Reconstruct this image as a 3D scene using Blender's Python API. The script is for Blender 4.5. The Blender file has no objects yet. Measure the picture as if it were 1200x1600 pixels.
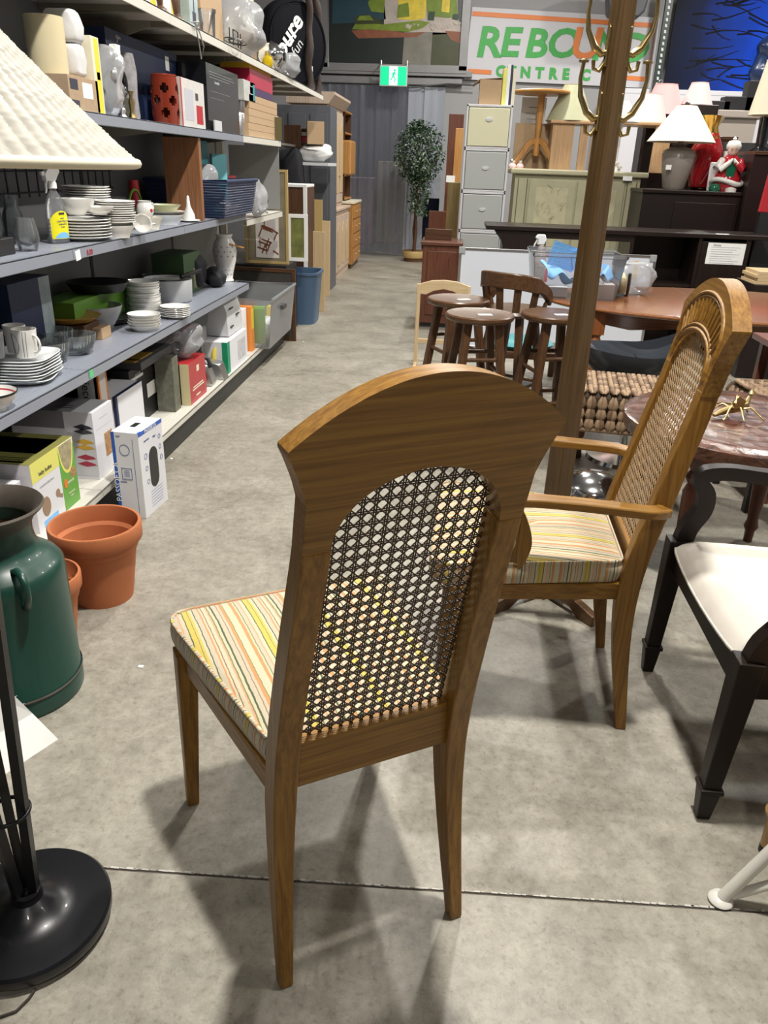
import bpy, bmesh, math, random
from mathutils import Vector, Matrix
random.seed(7)
C = bpy.context.scene.collection
SC = bpy.context.scene

# ---------------------------------------------------------------- camera
FPX = 1200.0; CAMH = 1.42
_dy = Vector((118, 537, -FPX)).normalized()            # aisle direction seen by the camera
_dn = Vector((-95.0, -(118 * -95.0 + FPX * FPX) / 537, -FPX)); _up = (-_dn).normalized()
_dx = _dy.cross(_up)
R3 = Matrix((_dx, _dy, _up))                            # camera axes -> world axes
cam_d = bpy.data.cameras.new('camera'); cam = bpy.data.objects.new('camera', cam_d); C.objects.link(cam)
cam_d.sensor_fit = 'VERTICAL'; cam_d.sensor_height = 36; cam_d.lens = 36 * FPX / 1600
cam_d.clip_start = 0.05; cam_d.clip_end = 100
cam.matrix_world = Matrix.Translation((0, 0, CAMH)) @ R3.to_4x4()
SC.camera = cam

# ---------------------------------------------------------------- light and exposure
w = bpy.data.worlds.new('world'); SC.world = w; w.use_nodes = True
w.node_tree.nodes['Background'].inputs[0].default_value = (1.0, 0.97, 0.92, 1)
w.node_tree.nodes['Background'].inputs[1].default_value = 0.045
SC.view_settings.view_transform = 'Standard'; SC.view_settings.look = 'None'
SC.view_settings.gamma = 1; SC.view_settings.use_curve_mapping = False
SC.view_settings.exposure = -0.08
def lamp(x, y, z, sx, sy, power, col=(1.0, 0.965, 0.9)):
    l = bpy.data.lights.new('high_bay_light', 'AREA'); l.shape = 'RECTANGLE'; l.size = sx; l.size_y = sy
    l.energy = power; l.color = col
    o = bpy.data.objects.new('high_bay_light', l); C.objects.link(o); o.location = (x, y, z)
for lx, ly, lp in [(0.32, 1.45, 270), (0.3, 4.8, 150), (0.3, 8.2, 150), (0.3, 11.4, 120), (3.5, 1.45, 60), (3.6, 4.8, 110), (3.6, 8.2, 150), (3.6, 11.4, 150),
                   (-2.9, 3.0, 45), (0.3, -2.2, 60)]:
    lamp(lx, ly, 4.6, 0.2, 0.2, lp)

# ---------------------------------------------------------------- placing helpers
def at(px, py, x=None, y=None, z=None):
    d = R3 @ Vector((px - 600, -(py - 800), -FPX)); o = Vector((0, 0, CAMH))
    t = (x / d.x) if x is not None else (y / d.y) if y is not None else (z - CAMH) / d.z
    return o + d * t
def hz(g, px, py):
    d = R3 @ Vector((px - 600, -(py - 800), -FPX))
    return CAMH + d.z * math.hypot(g[0], g[1]) / math.hypot(d.x, d.y) - g[2]

# ---------------------------------------------------------------- materials
MATS = {}
def newmat(name):
    m = bpy.data.materials.new(name); m.use_nodes = True
    return m, m.node_tree, m.node_tree.nodes['Principled BSDF']
def mat(name, col, rough=0.5, metal=0.0, spec=0.5, noise=0.0, nscale=30, bump=0.0, emit=0, coat=0, trans=0):
    if name in MATS: return MATS[name]
    m, nt, b = newmat(name)
    c = tuple(col) + (1,)
    b.inputs['Base Color'].default_value = c; b.inputs['Roughness'].default_value = rough
    b.inputs['Metallic'].default_value = metal; b.inputs['Specular IOR Level'].default_value = spec
    b.inputs['Coat Weight'].default_value = coat
    if trans: b.inputs['Transmission Weight'].default_value = trans
    if emit:
        b.inputs['Emission Color'].default_value = c; b.inputs['Emission Strength'].default_value = emit
    if noise or bump:
        tc = nt.nodes.new('ShaderNodeTexCoord'); n = nt.nodes.new('ShaderNodeTexNoise')
        n.inputs['Scale'].default_value = nscale; n.inputs['Detail'].default_value = 5
        nt.links.new(tc.outputs['Object'], n.inputs['Vector'])
        if noise:
            mx = nt.nodes.new('ShaderNodeMix'); mx.data_type = 'RGBA'
            mx.inputs[6].default_value = tuple(v * (1 - noise) for v in col) + (1,)
            mx.inputs[7].default_value = tuple(min(1, v * (1 + noise)) for v in col) + (1,)
            nt.links.new(n.outputs['Fac'], mx.inputs[0]); nt.links.new(mx.outputs[2], b.inputs['Base Color'])
        if bump:
            bp = nt.nodes.new('ShaderNodeBump'); bp.inputs['Strength'].default_value = bump; bp.inputs['Distance'].default_value = 0.004
            nt.links.new(n.outputs['Fac'], bp.inputs['Height']); nt.links.new(bp.outputs['Normal'], b.inputs['Normal'])
    MATS[name] = m; return m
def wood(name, c1, c2, axis='z', rough=0.42, scale=1.0, coat=0.06):
    if name in MATS: return MATS[name]
    m, nt, b = newmat(name); L = nt.links
    tc = nt.nodes.new('ShaderNodeTexCoord'); mp = nt.nodes.new('ShaderNodeMapping')
    s = {'x': (3, 130, 130), 'y': (130, 3, 130), 'z': (130, 130, 3)}[axis]
    mp.inputs['Scale'].default_value = tuple(v * scale for v in s)
    n = nt.nodes.new('ShaderNodeTexNoise'); n.inputs['Scale'].default_value = 1.0; n.inputs['Detail'].default_value = 6; n.inputs['Distortion'].default_value = 0.6
    n2 = nt.nodes.new('ShaderNodeTexNoise'); n2.inputs['Scale'].default_value = 4.5; n2.inputs['Detail'].default_value = 8
    r = nt.nodes.new('ShaderNodeValToRGB'); r.color_ramp.elements[0].position = 0.33; r.color_ramp.elements[1].position = 0.66
    r.color_ramp.elements[0].color = tuple(c1) + (1,); r.color_ramp.elements[1].color = tuple(c2) + (1,)
    L.new(tc.outputs['Object'], mp.inputs['Vector']); L.new(mp.outputs['Vector'], n.inputs['Vector']); L.new(mp.outputs['Vector'], n2.inputs['Vector'])
    add = nt.nodes.new('ShaderNodeMath'); add.operation = 'MULTIPLY_ADD'; add.inputs[1].default_value = 0.35
    sub = nt.nodes.new('ShaderNodeMath'); sub.operation = 'SUBTRACT'; sub.inputs[1].default_value = 0.175
    L.new(n2.outputs['Fac'], add.inputs[0]); L.new(n.outputs['Fac'], add.inputs[2]); L.new(add.outputs[0], sub.inputs[0])
    L.new(sub.outputs[0], r.inputs[0]); L.new(r.outputs[0], b.inputs['Base Color'])
    b.inputs['Specular IOR Level'].default_value = 0.35; b.inputs['Roughness'].default_value = rough; b.inputs['Coat Weight'].default_value = coat; b.inputs['Coat Roughness'].default_value = 0.25
    bp = nt.nodes.new('ShaderNodeBump'); bp.inputs['Strength'].default_value = 0.12; bp.inputs['Distance'].default_value = 0.001
    L.new(sub.outputs[0], bp.inputs['Height']); L.new(bp.outputs['Normal'], b.inputs['Normal'])
    MATS[name] = m; return m
def clear(name, tint=(0.93, 0.95, 0.95), rough=0.04, body=0.0, bodycol=(0.8, 0.82, 0.85)):
    if name in MATS: return MATS[name]
    m = bpy.data.materials.new(name); m.use_nodes = True; nt = m.node_tree; nt.nodes.clear(); L = nt.links
    o = nt.nodes.new('ShaderNodeOutputMaterial'); t = nt.nodes.new('ShaderNodeBsdfTransparent'); g = nt.nodes.new('ShaderNodeBsdfGlossy')
    t.inputs[0].default_value = tuple(tint) + (1,); g.inputs['Roughness'].default_value = rough
    lw = nt.nodes.new('ShaderNodeLayerWeight'); lw.inputs[0].default_value = 0.35
    mx = nt.nodes.new('ShaderNodeMixShader'); L.new(lw.outputs['Fresnel'], mx.inputs[0]); L.new(t.outputs[0], mx.inputs[1]); L.new(g.outputs[0], mx.inputs[2])
    last = mx
    if body:
        d = nt.nodes.new('ShaderNodeBsdfDiffuse'); d.inputs[0].default_value = tuple(bodycol) + (1,)
        m2 = nt.nodes.new('ShaderNodeMixShader'); m2.inputs[0].default_value = body
        L.new(mx.outputs[0], m2.inputs[1]); L.new(d.outputs[0], m2.inputs[2]); last = m2
    L.new(last.outputs[0], o.inputs[0]); MATS[name] = m; return m
def stripes(name, axis, period, cols, rough=0.9, bump=0.4):
    if name in MATS: return MATS[name]
    m, nt, b = newmat(name); L = nt.links
    tc = nt.nodes.new('ShaderNodeTexCoord'); sp = nt.nodes.new('ShaderNodeSeparateXYZ'); L.new(tc.outputs['Object'], sp.inputs[0])
    nz = nt.nodes.new('ShaderNodeTexNoise'); nz.inputs['Scale'].default_value = 60; L.new(tc.outputs['Object'], nz.inputs['Vector'])
    ma = nt.nodes.new('ShaderNodeMath'); ma.operation = 'MULTIPLY_ADD'; ma.inputs[1].default_value = 0.0035; L.new(nz.outputs['Fac'], ma.inputs[0]); L.new(sp.outputs['XYZ'.index(axis.upper())], ma.inputs[2])
    dv = nt.nodes.new('ShaderNodeMath'); dv.operation = 'DIVIDE'; dv.inputs[1].default_value = period; L.new(ma.outputs[0], dv.inputs[0])
    fr = nt.nodes.new('ShaderNodeMath'); fr.operation = 'FRACT'; L.new(dv.outputs[0], fr.inputs[0])
    r = nt.nodes.new('ShaderNodeValToRGB'); cr = r.color_ramp; cr.interpolation = 'CONSTANT'
    tot = sum(c[1] for c in cols); p = 0
    for i, (c, wd) in enumerate(cols):
        e = cr.elements[i] if i < 2 else cr.elements.new(min(p, 1))
        e.position = p; e.color = tuple(c) + (1,); p += wd / tot
    L.new(fr.outputs[0], r.inputs[0]); L.new(r.outputs[0], b.inputs['Base Color']); b.inputs['Roughness'].default_value = rough
    b.inputs['Sheen Weight'].default_value = 0.3
    n = nt.nodes.new('ShaderNodeTexNoise'); n.inputs['Scale'].default_value = 500; L.new(tc.outputs['Object'], n.inputs['Vector'])
    bp = nt.nodes.new('ShaderNodeBump'); bp.inputs['Strength'].default_value = bump; bp.inputs['Distance'].default_value = 0.002
    L.new(n.outputs['Fac'], bp.inputs['Height']); L.new(bp.outputs['Normal'], b.inputs['Normal'])
    MATS[name] = m; return m

# ---------------------------------------------------------------- mesh builder
class MB:
    def __init__(s): s.v = []; s.f = []; s.mi = []; s.cur = 0
    def face(s, *i): s.f.append(i); s.mi.append(s.cur); return s
    def box(s, x0, x1, y0, y1, z0, z1, M=None):
        b = len(s.v)
        P = [(x0,y0,z0),(x1,y0,z0),(x1,y1,z0),(x0,y1,z0),(x0,y0,z1),(x1,y0,z1),(x1,y1,z1),(x0,y1,z1)]
        s.v += [tuple(M @ Vector(p)) if M else p for p in P]
        for q in ((0,3,2,1),(4,5,6,7),(0,1,5,4),(1,2,6,5),(2,3,7,6),(3,0,4,7)): s.face(*[b+k for k in q])
        return s
    def bar(s, p, q, wx, wy=None, wx2=None, wy2=None, up=(0,0,1)):
        """square bar from p to q, section wx (across) by wy (along up), may taper"""
        p = Vector(p); q = Vector(q); wy = wy or wx; wx2 = wx2 or wx; wy2 = wy2 or wy
        d = (q - p).normalized(); u = Vector(up)
        if abs(d.dot(u)) > 0.98: u = Vector((0, 1, 0))
        a = d.cross(u).normalized(); u = a.cross(d).normalized(); b = len(s.v)
        for c, e, f in ((p, wx, wy), (q, wx2, wy2)):
            for i, j in ((-1,-1),(1,-1),(1,1),(-1,1)): s.v.append(tuple(c + a * (i*e/2) + u * (j*f/2)))
        for q4 in ((0,1,2,3),(7,6,5,4),(0,4,5,1),(1,5,6,2),(2,6,7,3),(3,7,4,0)): s.face(*[b+k for k in q4])
        return s
    def sweep(s, pts, ws, up=(1,0,0)):
        """rectangular section (w along up, d across) swept through pts"""
        n = len(pts); pts = [Vector(p) for p in pts]; b = len(s.v)
        for i, p in enumerate(pts):
            t = (pts[min(i+1,n-1)] - pts[max(i-1,0)]).normalized(); u = Vector(up); a = t.cross(u).normalized(); u2 = a.cross(t).normalized()
            w_, d_ = ws[i] if isinstance(ws, list) else ws
            for k, j in ((-1,-1),(1,-1),(1,1),(-1,1)): s.v.append(tuple(p + u2*(k*w_/2) + a*(j*d_/2)))
        for i in range(n-1):
            for k in range(4): s.face(b+i*4+k, b+i*4+(k+1)%4, b+i*4+4+(k+1)%4, b+i*4+4+k)
        s.face(b+3,b+2,b+1,b); e = b+(n-1)*4; s.face(e,e+1,e+2,e+3)
        return s
    def tube(s, pts, r, n=10, closed=False, cap=True):
        pts = [Vector(p) for p in pts]; N = len(pts); b = len(s.v); prev = None
        for i, p in enumerate(pts):
            if closed: t = (pts[(i+1)%N] - pts[i-1]).normalized()
            else: t = (pts[min(i+1,N-1)] - pts[max(i-1,0)]).normalized()
            if prev is None:
                u = Vector((0,0,1)) if abs(t.z) < 0.9 else Vector((1,0,0)); a = t.cross(u).normalized()
            else:
                a = (prev - t * prev.dot(t)).normalized()
            prev = a; u = t.cross(a).normalized(); rr = r[i] if isinstance(r, (list, tuple)) else r
            for k in range(n):
                th = 2*math.pi*k/n; s.v.append(tuple(p + a*(math.cos(th)*rr) + u*(math.sin(th)*rr)))
        for i in range(N if closed else N-1):
            for k in range(n):
                j = (i+1) % N; s.face(b+i*n+k, b+i*n+(k+1)%n, b+j*n+(k+1)%n, b+j*n+k)
        if cap and not closed:
            s.face(*[b+k for k in reversed(range(n))]); s.face(*[b+(N-1)*n+k for k in range(n)])
        return s
    def lathe(s, prof, n=28, c=(0,0,0), sx=1, sy=1, fn=None, M=None):
        """prof: list of (r, z); r==0 ends are closed with a fan"""
        b = len(s.v); idx = []
        for r, z in prof:
            if r <= 1e-6:
                idx.append([len(s.v)]); s.v.append((c[0], c[1], c[2]+z))
            else:
                row = []
                for k in range(n):
                    th = 2*math.pi*k/n; q = fn(th, r, z) if fn else r
                    row.append(len(s.v)); s.v.append((c[0]+math.cos(th)*q*sx, c[1]+math.sin(th)*q*sy, c[2]+z))
                idx.append(row)
        for i in range(len(idx)-1):
            A, B = idx[i], idx[i+1]
            for k in range(n):
                if len(A) == 1 and len(B) == 1: continue
                if len(A) == 1: s.face(A[0], B[k], B[(k+1)%n])
                elif len(B) == 1: s.face(A[k], B[0], A[(k+1)%n])
                else: s.face(A[k], A[(k+1)%n], B[(k+1)%n], B[k])
        if M:
            for k in range(b, len(s.v)): s.v[k] = tuple(M @ Vector(s.v[k]))
        return s
    def prism(s, poly, y0, y1, plane='xz', M=None):
        """poly of (a,b) extruded; plane xz -> y0..y1, xy -> z0..z1, yz -> x0..x1"""
        b = len(s.v); n = len(poly)
        mk = {'xz': lambda a, c, t: (a, t, c), 'xy': lambda a, c, t: (a, c, t), 'yz': lambda a, c, t: (t, a, c)}[plane]
        for t in (y0, y1):
            for a, c in poly:
                p = mk(a, c, t); s.v.append(tuple(M @ Vector(p)) if M else p)
        s.face(*[b+k for k in range(n)]); s.face(*[b+n+k for k in reversed(range(n))])
        for k in range(n): s.face(b+k, b+n+k, b+n+(k+1)%n, b+(k+1)%n)
        return s
    def grid(s, nu, nv, fn):
        b = len(s.v)
        for j in range(nv+1):
            for i in range(nu+1): s.v.append(tuple(fn(i/nu, j/nv)))
        for j in range(nv):
            for i in range(nu):
                a = b + j*(nu+1) + i; s.face(a, a+1, a+nu+2, a+nu+1)
        return s
    def build(s, name, m, parent=None, loc=(0,0,0), rz=0, smooth=None, bevel=0, label=None, rot=None):
        me = bpy.data.meshes.new(name); me.from_pydata([tuple(v) for v in s.v], [], s.f)
        ms = m if isinstance(m, (list, tuple)) else [m]
        for x in ms: me.materials.append(MATS[x] if isinstance(x, str) else x)
        bm = bmesh.new(); bm.from_mesh(me)
        for i, f in enumerate(bm.faces): f.material_index = min(s.mi[i], len(ms)-1)
        bmesh.ops.recalc_face_normals(bm, faces=bm.faces); bm.to_mesh(me); bm.free()
        o = bpy.data.objects.new(name, me); C.objects.link(o); o.location = loc
        o.rotation_euler = rot if rot else (0, 0, rz)
        if parent is not None: o.parent = parent
        if smooth is not None:
            me.polygons.foreach_set('use_smooth', [True]*len(me.polygons))
            try: me.set_sharp_from_angle(angle=math.radians(smooth))
            except Exception: pass
        if bevel:
            bv = o.modifiers.new('bevel', 'BEVEL'); bv.width = bevel; bv.segments = 2; bv.limit_method = 'ANGLE'; bv.angle_limit = math.radians(40)
            bv.harden_normals = False
        if label: o['label'] = label
        return o
def mb(): return MB()
def tag(o, label, cat, group=None, kind=None):
    if label: o['label'] = label
    if cat: o['category'] = cat
    if group: o['group'] = group
    if kind: o['kind'] = kind
    return o
def thing(name, label, cat, loc=(0,0,0), rz=0, group=None, rot=None):
    o = bpy.data.objects.new(name, None); C.objects.link(o); o.empty_display_size = 0.05
    o.location = loc; o.rotation_euler = rot if rot else (0,0,rz); tag(o, label, cat, group); return o
def kids(o): return [c for c in bpy.data.objects if c.parent == o]
def dup(root, loc, rz=None, label=None):
    def cp(o, par):
        c = o.copy(); C.objects.link(c)
        if par is not None: c.parent = par
        for ch in kids(o): cp(ch, c)
        return c
    r = cp(root, None); r.location = loc
    if rz is not None: r.rotation_euler = (0,0,rz)
    if label: r['label'] = label
    return r
def struct(name, b, m, **k):
    o = b.build(name, m, **k); o['kind'] = 'structure'; return o
def text(body, size, m, parent, loc, rot, name='lettering', ext=0.0004, align='CENTER', bold=0.0, spacing=1.0, sx=1.0, shear=0):
    cu = bpy.data.curves.new(name, 'FONT'); cu.body = body; cu.size = size; cu.align_x = align; cu.align_y = 'CENTER'
    cu.extrude = ext; cu.offset = bold; cu.space_character = spacing; cu.resolution_u = 3; cu.shear = shear
    t = bpy.data.objects.new(name+'_curve', cu); C.objects.link(t)
    dg = bpy.context.evaluated_depsgraph_get(); me = bpy.data.meshes.new_from_object(t.evaluated_get(dg))
    bpy.data.objects.remove(t); bpy.data.curves.remove(cu)
    o = bpy.data.objects.new(name, me); C.objects.link(o); me.materials.clear(); me.materials.append(MATS[m] if isinstance(m, str) else m)
    o.location = loc; o.rotation_euler = rot; o.scale = (sx,1,1)
    if parent is not None: o.parent = parent
    return o
# box whose front bottom edge runs p0 -> p1 (front faces the right-hand side of that direction)
def carton(name, label, cat, p0, p1, h, depth, m, decals=(), texts=(), group=None, bevel=0.0015, body='body', open_top=False, tilt=0):
    p0 = Vector(p0); p1 = Vector((p1[0], p1[1], p0.z)); d = p1 - p0; wd = d.length; rz = math.atan2(d.y, d.x)
    t = thing(name, label, cat, p0, rz, group, rot=(tilt, 0, rz) if tilt else None)
    if open_top:
        b = mb(); e = 0.004
        b.box(0,wd,0,depth,0,e).box(0,wd,0,e,e,h).box(0,wd,depth-e,depth,e,h).box(0,e,e,depth-e,e,h).box(wd-e,wd,e,depth-e,e,h)
    else: b = mb().box(0,wd,0,depth,0,h)
    b.build(body, m, t, bevel=bevel)
    for dc in decals:
        f, u0, u1, v0, v1, mm = dc[:6]; nm = dc[6] if len(dc) > 6 else 'printed_panel'; e = 0.0006
        q = mb()
        if f == 'F': q.box(u0*wd, u1*wd, -e, 0.0004, v0*h, v1*h)
        elif f == 'N': q.box(-e, 0.0004, u0*depth, u1*depth, v0*h, v1*h)
        elif f == 'R': q.box(wd-0.0004, wd+e, u0*depth, u1*depth, v0*h, v1*h)
        elif f == 'T': q.box(u0*wd, u1*wd, v0*depth, v1*depth, h-0.0004, h+e)
        q.build(nm, mm, t)
    for tx in texts:
        f, u, v, size, body_, mm = tx[:6]; rr = tx[6] if len(tx) > 6 else 0; e = 0.0012
        if f == 'F': text(body_, size, mm, t, (u*wd, -e, v*h), (math.pi/2, 0 if not rr else rr, 0) if not rr else Matrix.Rotation(math.pi/2,3,'X').to_euler() if False else (math.pi/2, rr, 0))
        elif f == 'N': text(body_, size, mm, t, (-e, u*depth, v*h), (math.pi/2, rr, -math.pi/2))
        elif f == 'T': text(body_, size, mm, t, (u*wd, v*depth, h+e), (0, 0, rr))
    return t
def edge(px0, py0, px1, py1, z): return at(px0, py0, z=z), at(px1, py1, z=z)

# palette
mat('white', (0.78,0.78,0.77), 0.45); mat('white_gloss', (0.8,0.8,0.78), 0.12, coat=0.4); mat('paper', (0.82,0.82,0.80), 0.8)
mat('black', (0.012,0.012,0.013), 0.45); mat('black_gloss', (0.01,0.01,0.012), 0.15, coat=0.3); mat('dark_grey', (0.05,0.052,0.056), 0.5)
mat('grey', (0.3,0.31,0.32), 0.5); mat('light_grey', (0.55,0.56,0.57), 0.5); mat('chrome', (0.75,0.76,0.78), 0.12, 1.0)
mat('steel', (0.55,0.55,0.56), 0.3, 1.0); mat('brass', (0.50,0.38,0.17), 0.28, 1.0); mat('gold', (0.65,0.42,0.1), 0.2, 1.0)
mat('cardboard', (0.42,0.29,0.17), 0.85, noise=0.08); mat('red', (0.42,0.02,0.03), 0.4); mat('red_gloss', (0.3,0.008,0.012), 0.1, coat=0.6)
mat('navy', (0.01,0.022,0.07), 0.5); mat('blue', (0.02,0.1,0.45), 0.4); mat('light_blue', (0.2,0.5,0.85), 0.6); mat('teal', (0.03,0.25,0.28), 0.5)
mat('green', (0.03,0.3,0.06), 0.45); mat('lime', (0.3,0.65,0.02), 0.5); mat('yellow', (0.8,0.62,0.05), 0.45); mat('pale_yellow', (0.72,0.68,0.28), 0.5)
mat('orange', (0.75,0.25,0.04), 0.5); mat('olive', (0.16,0.17,0.05), 0.5); mat('cream', (0.72,0.67,0.52), 0.5); mat('cream_gloss', (0.75,0.72,0.62), 0.15, coat=0.4)
mat('pink', (0.75,0.42,0.42), 0.8); mat('pale_pink', (0.75,0.55,0.54), 0.8); mat('purple', (0.06,0.03,0.1), 0.5); mat('ink', (0.03,0.03,0.05), 0.6)
mat('ink_blue', (0.03,0.06,0.25), 0.6); mat('price_tag', (0.85,0.85,0.85), 0.6); mat('pale_grey_print', (0.45,0.45,0.5), 0.7)
clear('clear_glass'); clear('clear_plastic', (0.96,0.97,0.985), 0.12, 0.05, (0.9,0.92,0.96)); clear('cloudy_plastic', (0.75,0.78,0.82), 0.25, 0.35, (0.75,0.8,0.85))
clear('plastic_bag', (0.8,0.82,0.84), 0.15, 0.35, (0.7,0.71,0.74)); clear('green_glass', (0.12,0.42,0.38), 0.03)
wood('oak_x', (0.15,0.064,0.008), (0.27,0.135,0.022), 'x'); wood('oak_z', (0.15,0.064,0.008), (0.27,0.135,0.022), 'z'); wood('oak_y', (0.15,0.064,0.008), (0.27,0.135,0.022), 'y')
wood('pine_z', (0.5,0.36,0.2), (0.62,0.47,0.28), 'z'); wood('pine_x', (0.5,0.36,0.2), (0.62,0.47,0.28), 'x'); wood('pine_y', (0.5,0.36,0.2), (0.62,0.47,0.28), 'y')
wood('honey_z', (0.38,0.17,0.04), (0.52,0.27,0.09), 'z'); wood('honey_x', (0.38,0.17,0.04), (0.52,0.27,0.09), 'x')
wood('walnut_z', (0.05,0.022,0.01), (0.10,0.045,0.02), 'z'); wood('walnut_x', (0.05,0.022,0.01), (0.10,0.045,0.02), 'x'); wood('walnut_y', (0.05,0.022,0.01), (0.10,0.045,0.02), 'y')
wood('cherry_x', (0.15,0.050,0.014), (0.26,0.10,0.032), 'x', 0.2, coat=0.6); wood('cherry_z', (0.22,0.07,0.02), (0.36,0.13,0.045), 'z', 0.25)
wood('espresso_x', (0.010,0.006,0.005), (0.020,0.012,0.010), 'x', 0.35); wood('espresso_z', (0.010,0.006,0.005), (0.020,0.012,0.010), 'z', 0.35)
wood('mahog_x', (0.09,0.03,0.018), (0.16,0.06,0.035), 'x', 0.3, coat=0.4); wood('mahog_z', (0.09,0.03,0.018), (0.16,0.06,0.035), 'z', 0.3)
# ================================================================ the setting
def concrete():
    m, nt, b = newmat('concrete'); L = nt.links; N = nt.nodes.new
    tc = N('ShaderNodeTexCoord')
    def nz(scale, detail, rough=0.6, dist=0.0):
        n = N('ShaderNodeTexNoise'); n.inputs['Scale'].default_value = scale; n.inputs['Detail'].default_value = detail
        n.inputs['Roughness'].default_value = rough; n.inputs['Distortion'].default_value = dist; L.new(tc.outputs['Object'], n.inputs['Vector']); return n
    a = nz(2.6, 10, 0.7, 0.3); c = nz(22, 10, 0.75, 0.3); v = nz(60, 6, 0.75); ln = nz(5.0, 10, 0.8, 2.5)
    r = N('ShaderNodeValToRGB'); e = r.color_ramp.elements; e[0].position = 0.32; e[1].position = 0.68
    e[0].color = (0.155,0.138,0.108,1); e[1].color = (0.40,0.375,0.315,1)
    mx = N('ShaderNodeMix'); mx.data_type = 'FLOAT'; mx.inputs[0].default_value = 0.55; L.new(a.outputs['Fac'], mx.inputs[2]); L.new(c.outputs['Fac'], mx.inputs[3])
    L.new(mx.outputs[0], r.inputs[0])
    r2 = N('ShaderNodeValToRGB'); e = r2.color_ramp.elements; e[0].position = 0.34; e[0].color = (0.5,0.47,0.42,1); e[1].position = 0.47; e[1].color = (1,1,1,1)
    L.new(v.outputs['Fac'], r2.inputs[0])
    m1 = N('ShaderNodeMix'); m1.data_type = 'RGBA'; m1.blend_type = 'MULTIPLY'; m1.inputs[0].default_value = 0.55; L.new(r.outputs[0], m1.inputs[6]); L.new(r2.outputs[0], m1.inputs[7])
    # hairline cracks: thin band around the mid value of a distorted noise
    sb = N('ShaderNodeMath'); sb.operation = 'SUBTRACT'; sb.inputs[1].default_value = 0.5; ab = N('ShaderNodeMath'); ab.operation = 'ABSOLUTE'
    L.new(ln.outputs['Fac'], sb.inputs[0]); L.new(sb.outputs[0], ab.inputs[0])
    r3 = N('ShaderNodeValToRGB'); e = r3.color_ramp.elements; e[0].position = 0.0; e[0].color = (0.62,0.6,0.56,1); e[1].position = 0.012; e[1].color = (1,1,1,1)
    L.new(ab.outputs[0], r3.inputs[0])
    m2 = N('ShaderNodeMix'); m2.data_type = 'RGBA'; m2.blend_type = 'MULTIPLY'; m2.inputs[0].default_value = 0.5; L.new(m1.outputs[2], m2.inputs[6]); L.new(r3.outputs[0], m2.inputs[7])
    L.new(m2.outputs[2], b.inputs['Base Color'])
    rr = N('ShaderNodeMapRange'); rr.inputs[1].default_value = 0.3; rr.inputs[2].default_value = 0.7; rr.inputs[3].default_value = 0.32; rr.inputs[4].default_value = 0.6
    L.new(a.outputs['Fac'], rr.inputs[0]); L.new(rr.outputs[0], b.inputs['Roughness'])
    bp = N('ShaderNodeBump'); bp.inputs['Strength'].default_value = 0.15; bp.inputs['Distance'].default_value = 0.003; L.new(v.outputs['Fac'], bp.inputs['Height']); L.new(bp.outputs['Normal'], b.inputs['Normal'])
    MATS['concrete'] = m
concrete()
mat('wall_grey', (0.30,0.30,0.31), 0.8, noise=0.05, nscale=3); mat('wall_white', (0.62,0.62,0.66), 0.8); mat('ceiling_grey', (0.35,0.35,0.36), 0.9)
mat('joint_fill', (0.09,0.075,0.06), 0.9, noise=0.3, nscale=80); mat('joint_lip', (0.5,0.48,0.44), 0.9, noise=0.25, nscale=60)
# floor slabs meet at a sawn joint that crosses in front of the camera
J0 = at(0, 1346, z=0); J1 = at(1200, 1426, z=0)
jd = (J1 - J0).normalized(); jx = lambda x: J0.y + (x - J0.x) * jd.y / jd.x
xa, xb, g = -4.0, 8.0, 0.0035
def slab(poly, z0=-0.1):
    return mb().prism(poly, z0, 0.0, 'xy')
struct('floor', slab([(xa,-5),(xb,-5),(xb,jx(xb)-g),(xa,jx(xa)-g)]), 'concrete')
fl2 = struct('floor', slab([(xa,jx(xa)+g),(xb,jx(xb)+g),(xb,14.2),(xa,14.2)]), 'concrete')
q = mb().prism([(xa,jx(xa)-g-.003),(xb,jx(xb)-g-.003),(xb,jx(xb)+g+.003),(xa,jx(xa)+g+.003)], -0.1, -0.0035, 'xy').build('joint_filler', 'joint_fill', fl2)
q = mb()
for i in range(140):                                    # chipped pale arris along the joint
    x = -1.2 + i*0.018 + random.uniform(-.004,.004); wdt = random.uniform(.001,.004); yy = jx(x) + g
    q.box(x, x+random.uniform(.006,.022), yy-wdt*.3, yy+wdt, -.002, .0005)
q.build('joint_lip', 'joint_lip', fl2)['kind'] = 'stuff'
WY = 13.9
struct('wall_back', mb().box(-4,8,WY,WY+.2,0,6.2), 'wall_grey')
struct('wall_left', mb().box(-4.2,-4,-5,WY,0,6.2), 'wall_grey')
struct('wall_right', mb().box(8,8.2,-5,WY,0,6.2), 'wall_white')
struct('ceiling', mb().box(-4.2,8.2,-5,WY+.2,6.2,6.4), 'ceiling_grey')

# ================================================================ cane seat-back side chairs
PROF = [(0,0),(.1,.017),(.2,.032),(.3,.044),(.4,.05),(.5,.042),(.6,.022),(.75,-.015),(.93,-.065),(1.1,-.105),(1.25,-.135)]
def prof(z):
    for (a, ya), (b, yb) in zip(PROF, PROF[1:]):
        if z <= b:
            t = (z-a)/(b-a); t = t; return ya + (yb-ya)*t
    return PROF[-1][1]
LEAN = [1.0]
def sprof(z):
    y = (prof(max(0,z-.05))+prof(z)*2+prof(min(1.25,z+.05)))/4
    return y*LEAN[0] if y < 0 else y
CR = [(0.78,0.72,0.58)]*1
cr = (0.48,0.42,0.29); og = (0.48,0.22,0.08); yl = (0.50,0.38,0.07); ol = (0.17,0.18,0.06); dg = (0.055,0.08,0.03); pk = (0.55,0.28,0.17); br = (0.2,0.13,0.07); cl = (0.43,0.37,0.27)
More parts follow.
